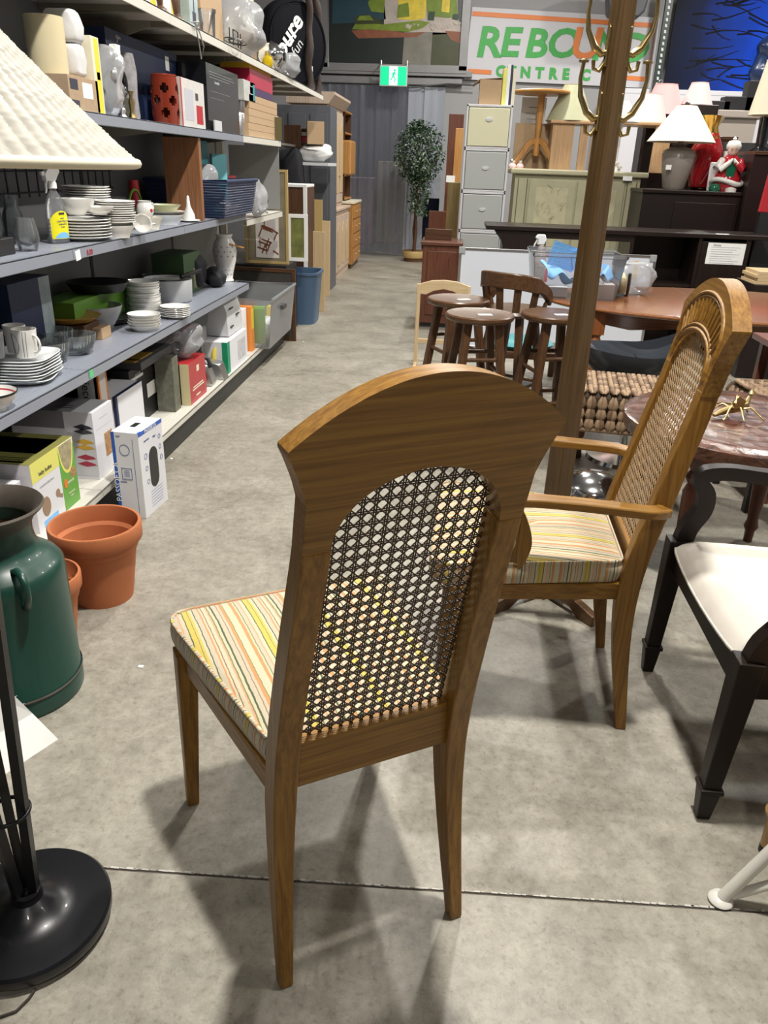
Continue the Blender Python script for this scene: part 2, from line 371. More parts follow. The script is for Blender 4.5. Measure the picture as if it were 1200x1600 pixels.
STR = [(cr,5),(og,4),(cr,2),(ol,1.2),(cl,4),(pk,1.6),(cr,4),(dg,1.4),(yl,5),(ol,1),(yl,2.5),(cr,3),(dg,1.3),(cl,5),(og,2),(cr,2),(br,1),(cr,4),(pk,2),(ol,1.2),(cr,3),(dg,2),(cl,5),(br,.8),(cl,3),(og,3.5),(ol,.9),(cr,3)]
stripes('stripe_x', 'x', 0.135, STR); stripes('stripe_y', 'y', 0.12, STR); stripes('stripe_x_fine', 'x', 0.09, STR)
mat('cane', (0.05,0.026,0.01), 0.45, noise=0.3, nscale=200)  # dark-stained cane, with the shade of its backlit side put into the colour
mat('cane_light', (0.30,0.19,0.085), 0.4, noise=0.3, nscale=200)
def zt(x, W): return 1.198 - 0.080*(min(abs(x)/W, .198)/.192)**2
def zb(x, W):
    a = abs(x)/W
    if a < .131: return .955 + .110*(max(0, 1-(a/.131)**2))**0.5
    if a <= .1705: return .955
    return 1.03 + .078*((a-.1705)/.0275)**0.8
def make_chair(label, loc, rz, W=1.0, arms=False, canem='cane', group=None):
    t = thing('cane_back_chair', label, 'chair', loc, rz, group)
    hw = lambda z: W*(.187 - .018*min(z/.45,1) if z < .45 else .169 - .0165*min((z-.45)/.5,1)**1.3)
    # rear legs that run on into the back uprights
    for s in (-1, 1):
        pts = []; ws = []
        for i in range(25):
            z = .96*i/24
            wv = .026 + .016*min(z/.4,1); dv = .028 + .026*min(z/.4,1) - .012*max(0,(z-.5)/.5)
            pts.append((s*(hw(z)-.003), sprof(z), z)); ws.append((wv, dv))
        mb().sweep(pts, ws).build('rear_leg', 'oak_z', t, bevel=.003, smooth=35)
    # crest board, bowed with the back, arched underneath
    b = mb(); n = 74; m = 10; T = .021
    xs = [-.198*W + .396*W*i/n for i in range(n+1)]
    br_ = sorted(set([-.198*W,.198*W,-.1311*W,-.1309*W,.1309*W,.1311*W,-.1706*W,-.1704*W,.1704*W,.1706*W] + xs)); n = len(br_)-1
    F = []; K = []
    for x in br_:
        z0 = zb(x, W); z1 = zt(x, W); z0 = min(z0, z1-.006); f = []; k = []
        for j in range(m+1):
            z = z0 + (z1-z0)*j/m; y = sprof(z) - .012*(x/(.2*W))**2*0
            f.append(len(b.v)); b.v.append((x, y+T, z)); k.append(len(b.v)); b.v.append((x, y-T, z))
        F.append(f); K.append(k)
    for i in range(n):
        for j in range(m):
            b.face(F[i][j], F[i][j+1], F[i+1][j+1], F[i+1][j]); b.face(K[i][j], K[i+1][j], K[i+1][j+1], K[i][j+1])
        b.face(F[i][m], K[i][m], K[i+1][m], F[i+1][m]); b.face(F[i][0], F[i+1][0], K[i+1][0], K[i][0])
    for i in (0, n):
        for j in range(m):
            q = (F[i][j], K[i][j], K[i][j+1], F[i][j+1]); b.face(*(q if i else reversed(q)))
    b.build('crest_rail', 'oak_x', t, smooth=40)
    # carved fan and double arches on the front of the crest
    fr = mb()
    def arc(hwid, zc, h, rad, y0=T):
        pts = []
        for i in range(25):
            a = math.pi*i/24; x = -hwid*W*math.cos(a); z = zc + h*math.sin(a)**.8; pts.append((x, sprof(z)+y0, z))
        fr.tube(pts, rad, 6)
    arc(.139, .985, .088, .005); arc(.149, .985, .100, .004); arc(.163, 1.04, .124, .005); arc(.154, 1.04, .115, .003)
    fr.build('carved_moulding', 'oak_x', t, smooth=60)
    fl_ = mb()
    for i in range(15):
        a = math.radians(22 + 136*i/14); x0 = .150*W*math.cos(a)*.9; z0_ = 1.01 + .085*math.sin(a); x1 = .16*W*math.cos(a)*1.02; z1_ = 1.045 + .105*math.sin(a)
        fl_.tube([(x0, sprof(z0_)+T, z0_), (x1, sprof(z1_)+T-.001, z1_)], .0045, 6)
    fl_.build('carved_flute', 'oak_z', t, smooth=60)
    # rails
    hb = .155*W
    mb().box(-hb, hb, sprof(.49)-.012, sprof(.49)+.014, .443, .538).build('back_rail', 'oak_x', t, bevel=.003)
    fx, fy = .236*W, .50
    for s in (-1, 1):
        mb().bar((s*.166*W, .055, .427), (s*fx*.985, fy-.01, .427), .024, .046).build('side_rail', 'oak_y', t, bevel=.003)
        # front legs
        mb().bar((s*fx, fy, .450), (s*.246*W, fy+.022, 0), .046, .046, .027, .027, up=(0,1,0)).build('front_leg', 'oak_z', t, bevel=.003)
    mb().box(-fx, fx, fy-.012, fy+.012, .404, .45).build('front_rail', 'oak_x', t, bevel=.003)
    mb().prism([(-.166*W,.06),(.166*W,.06),(fx,fy),(-fx,fy)], .440, .4515, 'xy').build('seat_board', 'oak_x', t)
    # cane panel
    y_off = .010; S = .0192
    def inside(x, z):
        return abs(x) < .1400*W and .532 < z < (.955 + .110*(max(0, 1-(x/(.131*W))**2))**0.5 + .004 if abs(x) < .131*W else .957)
    cn = mb()
    def strand(p, d, width, off):
        run = []; step = .0048; k = 0
        L_ = 1.0; N = int(2*L_/step); d = Vector(d).normalized(); pts = []
        def flush(pts):
            if len(pts) < 3: return
            pts2 = [pts[0]] + pts[4:-1:5] + [pts[-1]]
            q = [(x, sprof(z)+y_off+off, z) for x, z in pts2]
            nrm = Vector((d[1], 0, -d[0])); bI = len(cn.v); h = .0006
            for (x, y, z) in q:
                for a, c in ((-1,-1),(1,-1),(1,1),(-1,1)): cn.v.append((x + nrm.x*a*width/2, y + c*h, z + nrm.z*a*width/2))
            for i in range(len(q)-1):
                for kk in range(4): cn.face(bI+i*4+kk, bI+i*4+(kk+1)%4, bI+i*4+4+(kk+1)%4, bI+i*4+4+kk)
        for i in range(-N//2, N//2):
            x = p[0] + d[0]*i*step; z = p[1] + d[1]*i*step
            if inside(x, z): pts.append((x, z))
            else: flush(pts); pts = []
        flush(pts)
    zc = .80; wv = .0021; gp = .0018
    for i in range(-14, 15):
        if abs(i*S) < .15*W:
            for s in (-1,1): strand((i*S+s*gp, zc), (0,1), wv, .0006)
    for j in range(-16, 17):
        for s in (-1,1): strand((0, zc+j*S+s*gp), (1,0), wv, 0)
    for k in range(-32, 33):
        strand((0, zc+(k+.5)*S), (1,1), wv, .0010); strand((0, zc+(k+.5)*S), (1,-1), wv, -.0006)
    cn.build('cane_panel', canem, t)
    # cushion
    cw0, cw1, y0, y1, zb0, zh = .170*W, .262*W, .070, .562, .452, .058
    def rim(u):   # closed outline, u in 0..1
        pts = [(-cw0,y0),(cw0,y0),(cw1*.985,y1-.025),(cw1*.90,y1),(-cw1*.90,y1),(-cw1*.985,y1-.025)]
        Ls = [math.dist(pts[i], pts[(i+1)%6]) for i in range(6)]; s = u*sum(Ls)
        for i in range(6):
            if s <= Ls[i] or i == 5:
                f = s/Ls[i]; a, c = pts[i], pts[(i+1)%6]; return a[0]+(c[0]-a[0])*f, a[1]+(c[1]-a[1])*f
            s -= Ls[i]
    NN = 96; raw = [rim(i/NN) for i in range(NN)]
    for _ in range(2): raw = [((raw[i-1][0]+2*raw[i][0]+raw[(i+1)%NN][0])/4, (raw[i-1][1]+2*raw[i][1]+raw[(i+1)%NN][1])/4) for i in range(NN)]
    cx, cy = 0, .31
    def top(x, y):
        d = math.hypot(x, y-cy); fx_ = min(1, max(0, (1-abs(x)/(cw0+(cw1-cw0)*((y-y0)/(y1-y0)))))*3); fy_ = min(1, max(0,min(y-y0, y1-y))*9)
        return .016*math.sqrt(fx_*fy_) - .014*math.exp(-(d/.022)**2) - .006*math.exp(-(d/.07)**2)
    tb = mb(); rows = 26; idx = []
    for j in range(rows+1):
        f = 1 - j/rows; row = []
        for i in range(NN):
            x = cx + (raw[i][0]-cx)*f; y = cy + (raw[i][1]-cy)*f
            if j == rows: x, y = cx+(raw[i][0])*.0005, cy+(raw[i][1]-cy)*.0005
            row.append(len(tb.v)); tb.v.append((x, y, zb0+zh+top(x,y) if j else zb0+zh))
        idx.append(row)
    for j in range(rows):
        for i in range(NN): tb.face(idx[j][i], idx[j][(i+1)%NN], idx[j+1][(i+1)%NN], idx[j+1][i])
    cu = tb.build('cushion', 'stripe_x', t, smooth=60)
    sb = mb(); nb = 6; idx = []
    for j in range(nb+1):
        f = j/nb; bul = .008*math.sin(math.pi*f); row = []
        for i in range(NN):
            x, y = raw[i]; l = math.hypot(x, y-cy); row.append(len(sb.v)); sb.v.append((x + x/l*bul, y + (y-cy)/l*bul, zb0 + zh*f))
        idx.append(row)
    for j in range(nb):
        for i in range(NN): sb.face(idx[j][i], idx[j+1][i], idx[j+1][(i+1)%NN], idx[j][(i+1)%NN])
    for k, f in enumerate(sb.f):      # side bands carry stripes along y, front and back along x
        x, y, z = sb.v[f[0]]; sb.mi[k] = 1 if (y < y0+.012 or y > y1-.03) else 0
    sb.build('cushion_band', ['stripe_y','stripe_x_fine'], cu, smooth=60)
    mb().tube([(x*1.004, y+(y-cy)*.004, zb0+zh+.001) for x, y in raw], .0045, 6, closed=True).build('piping', 'stripe_y', cu, smooth=60)
    mb().lathe([(.0001,.006),(.008,.0055),(.0125,.003),(.013,-.004),(.0001,-.004)], 18, (cx, cy, zb0+zh-.003)).build('tuft_button', 'stripe_x', cu, smooth=60)
    if arms:
        ax = .215*W
        for s in (-1, 1):
            pts = [(s*(.172*W+.016), -.005, .668),(s*(ax-.004), .03, .672),(s*ax, .08, .676),(s*ax, .2, .682),(s*(ax+.004), .32, .686),(s*(ax+.008), .42, .678)]
            P = [Vector(p) for p in pts]; fine = []
            for i in range(len(P)-1):
                for k in range(5): fine.append(P[i].lerp(P[i+1], k/5))
            fine.append(P[-1])
            for _ in range(3): fine = [fine[0]] + [(fine[i-1]+fine[i]*2+fine[i+1])/4 for i in range(1,len(fine)-1)] + [fine[-1]]
            ar = mb().sweep(fine, [(.024,.044)]*len(fine), up=(0,0,1)).build('arm', 'oak_y', t, bevel=.005, smooth=40)
            sp = [(s*(ax-.002), .375, .672),(s*(ax+.002), .345, .62),(s*(ax+.003), .33, .57),(s*(ax), .345, .52),(s*(ax-.004), .375, .47),(s*(ax-.01), .415, .425),(s*(ax-.014), .44, .405)]
            P = [Vector(p) for p in sp]; fine = []
            for i in range(len(P)-1):
                for k in range(4): fine.append(P[i].lerp(P[i+1], k/4))
            fine.append(P[-1])
            for _ in range(3): fine = [fine[0]] + [(fine[i-1]+fine[i]*2+fine[i+1])/4 for i in range(1,len(fine)-1)] + [fine[-1]]
            mb().sweep(fine, [(.026,.036+.016*i/len(fine)) for i in range(len(fine))]).build('arm_support', 'oak_z', t, bevel=.004, smooth=40)
    return t
make_chair('oak side chair with arched crest and cane back, seen from behind, striped cushion, no arms', (-.068,1.037,0), math.radians(30))
LEAN[0] = .80
make_chair('oak armchair with cane back, carved fan crest and striped cushion, facing left', (.562,1.985,0), math.radians(88.5), W=1.10, arms=True, canem='cane_light')
# ================================================================ gondola shelving on the left
SX, SD = -1.40, 0.52                  # front edge and depth of the shelves
ZE, ZD, ZC, ZB, ZA = .14, .65, 1.105, 1.57, 2.04      # shelf surfaces, lowest to highest
mat('shelf_blue', (0.25,0.27,0.32), 0.35, noise=0.06, nscale=6); mat('shelf_white', (0.62,0.60,0.54), 0.4, noise=0.08, nscale=5)
mat('shelf_under', (0.22,0.20,0.16), 0.7); mat('kick_black', (0.012,0.012,0.012), 0.5); mat('back_panel', (0.22,0.22,0.22), 0.7); mat('wire_black', (0.01,0.01,0.01), 0.4)  # back_panel: off-white board, the shade behind the shelves put into its grey
def shelf_board(parent, y0, y1, z, m, lip=.042, sx=SX, sd=SD):
    b = mb(); nu = 6
    b.box(sx-sd, sx, y0+.002, y1-.002, z-.006, z); b.box(sx-.006, sx, y0+.002, y1-.002, z-lip, z)
    b.box(sx-.03, sx-.006, y0+.002, y1-.002, z-lip, z-lip+.003)
    o = b.build('shelf', m, parent, bevel=.0015)
    g_ = mb()
    for k in range(3): g_.box(sx-.05-.022*k, sx-.046-.022*k, y0+.01, y1-.01, z-.0003, z+.0012)
    g_.build('shelf_ridge', m, o)
    return o
unit = thing('shelving_unit', 'blue-grey metal gondola shelving full of dishes and boxes along the aisle', 'shelving unit', (0,0,0))
YS = [.33, 1.60, 2.865, 4.13, 5.40]
for y0, y1 in zip(YS, YS[1:]):
    shelf_board(unit, y0, y1, ZD, 'shelf_blue'); shelf_board(unit, y0, y1, ZC, 'shelf_blue'); shelf_board(unit, y0, y1, ZB, 'shelf_blue')
    o = shelf_board(unit, y0, y1, ZE, 'shelf_white', .03); o['label'] = 'white base shelf'
    mb().box(SX-.02, SX-.012, y0, y1, 0, ZE-.03).build('kick_plate', 'kick_black', unit)
    mb().box(SX-SD-.012, SX-SD-.004, y0+.002, y1-.002, 0.05, 2.3).build('back_panel', 'back_panel', unit)
for y in YS:
    mb().box(SX-SD-.05, SX-SD-.0, y-.015, y+.015, 0, 2.4).build('upright', 'kick_black', unit)
    for z in (ZD, ZC, ZB): mb().prism([(SX-SD, z-.09),(SX-.06, z-.03),(SX-.06, z-.008),(SX-SD, z-.008)], y-.003, y+.003, 'xz').build('shelf_bracket', 'shelf_under', unit)
unit2 = thing('shelving_unit', 'off-white far end of the shelving, beyond the blue-grey bays', 'shelving unit', (0,0,0))
for y0, y1 in ((5.405, 6.55),):
    shelf_board(unit2, y0, y1, ZB, 'shelf_white'); shelf_board(unit2, y0, y1, ZC-.045, 'shelf_white'); shelf_board(unit2, y0, y1, ZE, 'shelf_white', .03)
    mb().box(SX-.02, SX-.012, y0, y1, 0, ZE-.03).build('kick_plate', 'kick_black', unit2)
    mb().box(SX-SD-.012, SX-SD-.004, y0, y1, .05, 2.3).build('back_panel', 'back_panel', unit2)
mb().box(SX-SD-.05, SX-SD, 6.53, 6.56, 0, 2.0).build('upright', 'kick_black', unit2)
mb().box(SX-.42, SX-.02, 6.545, 6.555, 1.07, 1.53).build('end_panel', 'back_panel', unit2)
# deep top shelf: long white boards on cross ribs
top = thing('top_shelf', 'long off-white top shelf over the aisle side of the gondola', 'shelf', (0,0,0))
TY = [.33, 1.60, 2.865, 4.13, 5.40, 6.9, 8.6]
for y0, y1 in zip(TY, TY[1:]):
    b = mb().box(SX-.60, SX, y0+.002, y1-.002, ZA-.008, ZA); b.box(SX-.008, SX, y0+.002, y1-.002, ZA-.045, ZA)
    sh = b.build('shelf', 'shelf_white', top, bevel=.0015)
    for k in range(3):
        yy = y0 + (k+.5)*(y1-y0)/3; mb().box(SX-.6, SX-.01, yy-.02, yy+.02, ZA-.034, ZA-.008).build('rib', 'shelf_under', sh)
    mb().prism([(SX-.55, ZA-.2),(SX-.1, ZA-.06),(SX-.1, ZA-.034),(SX-.55, ZA-.034)], y0-.004, y0+.004, 'xz').build('bracket', 'shelf_under', top)
for y in (5.42, 6.92, 8.58): mb().box(SX-.62, SX-.57, y-.02, y+.02, 0, ZA-.01).build('upright', 'shelf_under', top)
# black wire grid hung behind the second shelf
gr = mb(); gx = SX-.44
for k in range(22): gr.tube([(gx, 2.5+k*.085, ZC+.14), (gx, 2.5+k*.085, ZB-.05)], .004, 5)
for k in range(4): gr.tube([(gx+.006, 2.48, ZC+.16+k*.085), (gx+.006, 4.3, ZC+.16+k*.085)], .004, 5)
tag(gr.build('wire_grid', 'wire_black'), 'black wire grid panel standing at the back of the plate shelf', 'wire grid')
# shelf-edge tickets
def ticket(px, py, z, m, w_=.03, h_=.03, name='price_ticket', label=''):
    p = at(px, py, x=SX+.001); o = mb().box(0, .0012, -w_/2, w_/2, -h_/2, h_/2).build(name, m, None, (SX+.0003, p.y, p.z), rot=(.1,0,0)); tag(o, label, 'price tag'); return o
mat('ticket_green', (0.1,0.55,0.2), 0.6)
ticket(143, 584, 0, 'ticket_green', label='small green sticker on the shelf edge below the square white plates')
tt = ticket(122, 399, 0, 'price_tag', .04, .035, label='small white ticket on the shelf edge below the spray bottle')
text('8.00', .03, 'red', None, (SX+.0015, at(140,394,x=SX).y, at(140,394,x=SX).z), (math.pi/2,0,math.pi/2), ext=.0003)
tag(bpy.data.objects['lettering'], 'red stamped figures on the grey shelf edge beside the white ticket', 'stamp')

def S(px, py, z): return at(px, py, z=z)
def round_plate(name, r, h, m, label, cat, loc, group, depth=.5):
    pr = [(.0001,.002),(r*.55,.002),(r*.6,0),(r*.62,.002),(r*.72,h*.35),(r,h),(r*.985,h+.002),(r*.7,h*.45),(r*.55,.0055),(.0001,.0055)]
    o = mb().lathe(pr, 32).build(name, m, None, loc, smooth=50); tag(o, label, cat, group); return o
def bowl(name, r, h, m, label, cat, loc, group=None, foot=.5, parent=None, rot=None):
    pr = [(.0001,0),(r*foot,0),(r*foot,.004),(r*.82,h*.45),(r*.96,h*.8),(r,h),(r*.97,h),(r*.9,h*.75),(r*.75,h*.42),(r*foot*.9,.01),(.0001,.008)]
    o = mb().lathe(pr, 32).build(name, m, parent, loc, smooth=50, rot=rot)
    if parent is None: tag(o, label, cat, group)
    return o
def stack(first, n, dz, group=None, jit=.003):
    x, y, z = first.location
    L0 = first['label']; ordn = ['topmost','second from top','third from top','fourth from top','fifth from top','sixth from top','seventh from top']
    def lb(k):
        f = n-1-k
        return L0 + ', ' + (ordn[f] if f < min(7, n-1) else 'lowest' if k == 0 else ['second from bottom','third from bottom','fourth from bottom','fifth from bottom','sixth from bottom','seventh from bottom','eighth from bottom','ninth from bottom'][k-1] if k < 9 else ['at mid height','just under mid height','low in the middle','a little lower still'][f%4])
    for k in range(1, n): dup(first, (x+random.uniform(-jit,jit), y+random.uniform(-jit,jit), z+dz*k), rz=random.uniform(0,.2), label=lb(k))
    first['label'] = lb(0)
def sq_plate(name, w_, h, m, label, loc, group, rz=0):
    b = mb(); n = 40; idx = []
    def sup(th, r): c, s_ = math.cos(th), math.sin(th); k = (abs(c)**4.5 + abs(s_)**4.5)**(-1/4.5); return r*k*c, r*k*s_
    for r, z in ((.0001,.002),(w_*.36,.002),(w_*.38,0),(w_*.41,.003),(w_*.5,h),(w_*.49,h+.002),(w_*.4,.007),(.0001,.006)):
        row = []
        for k in range(n): x, y = sup(2*math.pi*k/n, r); row.append(len(b.v)); b.v.append((x,y,z))
        idx.append(row)
    for A, B in zip(idx, idx[1:]):
        for k in range(n): b.face(A[k], A[(k+1)%n], B[(k+1)%n], B[k])
    o = b.build(name, m, None, loc, smooth=50, rz=rz); tag(o, label, 'plate', group); return o
mat('china', (0.78,0.77,0.74), 0.12, coat=0.3); mat('china_cool', (0.74,0.77,0.78), 0.12, coat=0.3); mat('stoneware', (0.42,0.42,0.43), 0.3)
def mug(name, r, h, m, label, loc, group=None, hang=0, motif=False):
    t = thing(name, label, 'mug', loc, hang, group)
    mb().lathe([(.0001,0),(r*.8,0),(r*.85,.004),(r,h),(r*.95,h),(r*.8,.008),(.0001,.008)], 28).build('cup_body', m, t, smooth=50)
    pts = [(r*.93, 0, h*.82)] + [(r*.93+.028*math.sin(a), 0, h*.5+h*.32*math.cos(a)) for a in [.5,1,1.57,2.1,2.7]] + [(r*.88,0,h*.2)]
    mb().tube(pts, .0045, 8).build('handle', m, t, smooth=60)
    if motif:
        c = mb(); pts = []
        for k in range(21):
            a = 2*math.pi*k/20; ph = -1.9 + .55*math.cos(a); rr = r*(.85+.15*(h*.5+h*.36*math.sin(a))/h)+.001; pts.append((rr*math.cos(ph), rr*math.sin(ph), h*.5+h*.36*math.sin(a)))
        c.tube(pts, .0009, 4)
        for ph in (-1.0, -.75): c.tube([((r*(.85+.15*f)+.001)*math.cos(ph+.1*f), (r*(.85+.15*f)+.001)*math.sin(ph+.1*f), h*f) for f in (0.05,.3,.6,.95)], .0008, 4)
        c.build('ring_motif', 'ink', t)
    return t

# ---- shelf D (third from the top): left to right
p = S(-12, 640, ZD)
t = thing('soup_bowl', 'cream bowl with black and red rim bands, cut by the left edge', 'bowl', p)
bowl('bowl_body', .085, .062, 'china', '', '', (0,0,0), parent=t)
mb().lathe([(.0846,.0555),(.0860,.060),(.0853,.0625),(.083,.0625)], 32).build('rim_band', 'black_gloss', t, smooth=50)
mb().lathe([(.0765,.046),(.0790,.051),(.078,.051),(.0760,.0465)], 32).build('inner_band', 'red', t, smooth=50)
p = S(42, 592, ZD); p.x -= .02
g_ = 'square white plates in the near stack'
a = sq_plate('square_plate', .26, .018, 'china_cool', 'square white plate in the stack under the ring-pattern mugs', p, g_, .25); stack(a, 8, .0105)
zt_ = ZD + 8*.0105 + .012
b0 = S(43, 557, zt_); mug('mug', .043, .10, 'china', 'white mug with thin drawn rings on the square plates, in front', (b0.x, b0.y, zt_), hang=-.3, motif=True)
mug('mug', .04, .098, 'china', 'plain white mug right behind the ring-pattern mug', (b0.x-.075, b0.y+.07, zt_), hang=.1, motif=False)
mug('mug', .043, .095, 'stoneware', 'grey mug cut by the left edge, beside the ring-pattern mug', (b0.x-.1, b0.y-.045, zt_), hang=2.5)
p = S(25, 500, ZD+.07); p.x = -1.72
o = mb().lathe([(.0001,.01),(.09,.01),(.13,.03),(.135,.03),(.10,.005),(.0001,0)], 32).build('wooden_plate', mat('amber_wood', (.35,.17,.03), .3), None, (p.x, p.y, ZD+.075), smooth=50); tag(o, 'amber wooden plate lying on a block behind the mugs', 'plate')
tag(mb().box(-.1,.1,-.08,.08,0,.074).build('wooden_block', 'walnut_y', None, (p.x,p.y,ZD), bevel=.003), 'low dark block under the amber plate', 'block')
p0 = at(20, 503, x=-1.72); p0.z = ZD; p1 = p0 + Vector((0,.30,0)); h = .31
carton('gift_box', 'dark blue box with a pale printed end, behind the mugs', 'box', (p0.x,p0.y,ZD), (p0.x,p0.y+.33,ZD), .30, .12, 'navy', decals=[('F',.72,.995,.01,.99,mat('pale_print',(.33,.40,.42),.6,noise=.5,nscale=18))])
# ribbed glass bowls
def ribbed(th, r, z): return r*(1+.025*math.cos(th*30))
def glass_bowl(loc, r, h, label):
    pr = [(.0001,.0),(r*.55,0),(r*.8,h*.3),(r*.95,h*.7),(r,h),(r*.97,h),(r*.91,h*.68),(r*.76,h*.3),(r*.5,.006),(.0001,.006)]
    o = mb().lathe(pr, 90, fn=ribbed).build('glass_bowl', 'clear_glass', None, loc, smooth=60); tag(o, label, 'bowl', 'ribbed glass bowls')
mats_gb = clear('ribbed_glass', (.93,.95,.95), .05, .10, (.75,.8,.8))
q = S(128, 553, ZD)
for i, (dx, dy, r) in enumerate([(0,0,.082),(-.02,-.17,.07),(-.13,.06,.085),(-.15,-.12,.075)]):
    glass_bowl((q.x+dx-.02, q.y+dy, ZD), r, .085, ['largest ribbed clear glass bowl, nearest the shelf edge','small ribbed clear glass bowl beside the square plates','ribbed clear glass bowl in the back row, right','ribbed clear glass bowl in the back row, left'][i])
for o in [o for o in bpy.data.objects if o.name.startswith('glass_bowl')]: o.data.materials[0] = mats_gb
q = S(165, 530, ZD); o = mb().box(-.035,.035,-.05,.05,0,.05).build('cardboard_box', 'cardboard', None, (q.x-.04, q.y+.03, ZD), bevel=.002); tag(o, 'small brown cardboard box behind the glass bowls', 'box')
q = S(185, 505, ZD); a = round_plate('dark_plate', .14, .014, 'dark_grey', 'dark grey plate lying beside the white bowl stack', 'plate', (q.x-.07, q.y+.02, ZD), 'dark plates'); stack(a, 3, .008)
q = at(155, 490, x=-1.70); a = bowl('mixing_bowl', .13, .11, 'stoneware', 'big grey bowl at the back of the dish shelf', 'bowl', (-1.72, q.y, ZD+.0), foot=.6)
# white bowl stacks
q = S(230, 498, ZD); a = bowl('white_bowl', .085, .045, 'china', 'white bowl in the tall white bowl stack', 'bowl', (q.x-.035, q.y+.07, ZD), 'tall stack of white bowls', .6); stack(a, 13, .0115)
q = S(232, 515, ZD); a = bowl('white_bowl', .078, .030, 'china', 'shallow white bowl in the low stack at the shelf edge', 'bowl', (q.x-.01, q.y-.02, ZD), 'low stack of shallow bowls', .65); stack(a, 5, .013)
q = S(268, 503, ZD); a = round_plate('saucer', .078, .016, 'china', 'white saucer in the stack between the bowls and the pot', 'saucer', (q.x-.02, q.y+.12, ZD), 'saucers beside the bowls'); stack(a, 6, .009)
# pot with black handle, green box, black bags, spotted vase
q = at(252, 460, x=-1.66)
t = thing('stock_pot', 'grey-white enamel pot with a black handle bar, behind the bowl stack', 'pot', (-1.66, q.y+.12, ZD))
mb().lathe([(.0001,0),(.125,0),(.135,.01),(.14,.13),(.135,.13),(.13,.012),(.0001,.01)], 36).build('pot_body', 'light_grey', t, smooth=50)
mb().lathe([(.141,.128),(.143,.135),(.136,.135)], 36).build('rim', 'black_gloss', t, smooth=50)
mb().bar((.10,-.06,.145),(.17,.10,.17),.022,.02).build('handle', 'black', t, bevel=.004)
q = at(310, 463, x=-1.58); carton('game_box', 'dark green box with a small picture, behind the black bags', 'box', (-1.62,q.y-.12,ZD), (-1.62,q.y+.2,ZD), .24, .2, mat('forest', (.05,.10,.04), .5), decals=[('F',.55,.9,.1,.6,mat('busy_print',(.25,.2,.12),.6,noise=.8,nscale=25))])
def cushiony(name, w_, d_, h_, m, label, cat, loc, rz=0, amp=.012, seed=1, exp=3.0):
    rnd = random.Random(seed); ph = [rnd.uniform(0,6) for _ in range(6)]
    def f(u, v):
        th = 2*math.pi*u; fi = math.pi*(v-.5); ce = lambda c: math.copysign(abs(c)**(2/exp), c)
        x = ce(math.cos(fi))*ce(math.cos(th))*w_/2; y = ce(math.cos(fi))*ce(math.sin(th))*d_/2; z = (ce(math.sin(fi))+1)*h_/2
        n = amp*(math.sin(9*x/w_+ph[0]+5*z/h_)+math.sin(8*y/d_+ph[1]+4*z/h_)+math.sin(13*z/h_+ph[2]+6*x/w_))*.5*min(1,(z/h_)*4)
        return (x+n, y+n*.7, max(0,z+n*.5*min(1,(z/h_)*2)))
    o = mb().grid(28, 16, f).build(name, m, None, loc, rz, smooth=80); tag(o, label, cat); return o
mat('black_cloth', (0.008,0.009,0.013), 0.75)
q = S(318, 452, ZD); cushiony('black_bag', .16,.2,.22,'black_cloth','soft black cloth bag standing left of the spotted vase','bag',(q.x-.07,q.y-.01,ZD),seed=3)
q = S(335, 449, ZD); cushiony('black_pouch', .13,.17,.13,'black_cloth','small rounded black pouch in front of the spotted vase','bag',(q.x,q.y+.03,ZD),seed=5,exp=2.5)
q = S(357, 443, ZD)
def spots(th, r, z): return r
t = thing('spotted_vase', 'cream china vase with small grey dots on the third shelf', 'vase', (q.x-.05, q.y+.12, ZD))
VP = [(.0001,0),(.052,0),(.055,.006),(.047,.018),(.052,.05),(.075,.14),(.082,.2),(.072,.25),(.052,.28),(.05,.29),(.062,.31),(.058,.31),(.046,.29),(.0001,.27)]
mb().lathe(VP, 36).build('vase_body', 'china', t, smooth=50)
d = mb()
for j in range(7):
    for k in range(12):
        z = .05+j*.03; th = 2*math.pi*(k+.5*(j%2))/12; r = .052+(.03)*min(1,(z-.05)/.13) if z < .2 else .082-.01*(z-.2)/.05
        c = Vector((math.cos(th)*r, math.sin(th)*r, z)); d.lathe([(.0001,.0008),(.006,.0006),(.006,-.004)], 7, M=Matrix.Translation(c) @ Matrix.Rotation(th,4,'Z') @ Matrix.Rotation(math.pi/2,4,'Y'))
d.build('painted_dots', 'grey', t)['kind'] = 'stuff'
mb().tube([(.05,-.05,.25),(.1,-.02,.235),(.12,.05,.22)], .006, 6).build('twig_handle', 'honey_x', t, smooth=60)
q = at(300, 415, x=-1.7); a = bowl('enamel_bowl', .15, .12, 'china', 'wide white bowl in the shade at the back under the plate shelf', 'bowl', (-1.74, 4.75, ZD), foot=.5)
tag(mb().lathe([(.0001,0),(.12,0),(.15,.045),(.145,.045),(.11,.006),(.0001,.006)], 32).build('frying_pan', 'black', None, (-1.74, 3.78, ZD+.16), smooth=50), 'black frying pan in the dark behind the white bowls', 'pan')
carton('green_tray_box', 'bright green flat carton in the shade behind the white bowls', 'box', (-1.70,3.42,ZD), (-1.70,4.05,ZD), .155, .18, mat('leaf_green', (.12,.28,.03), .5))

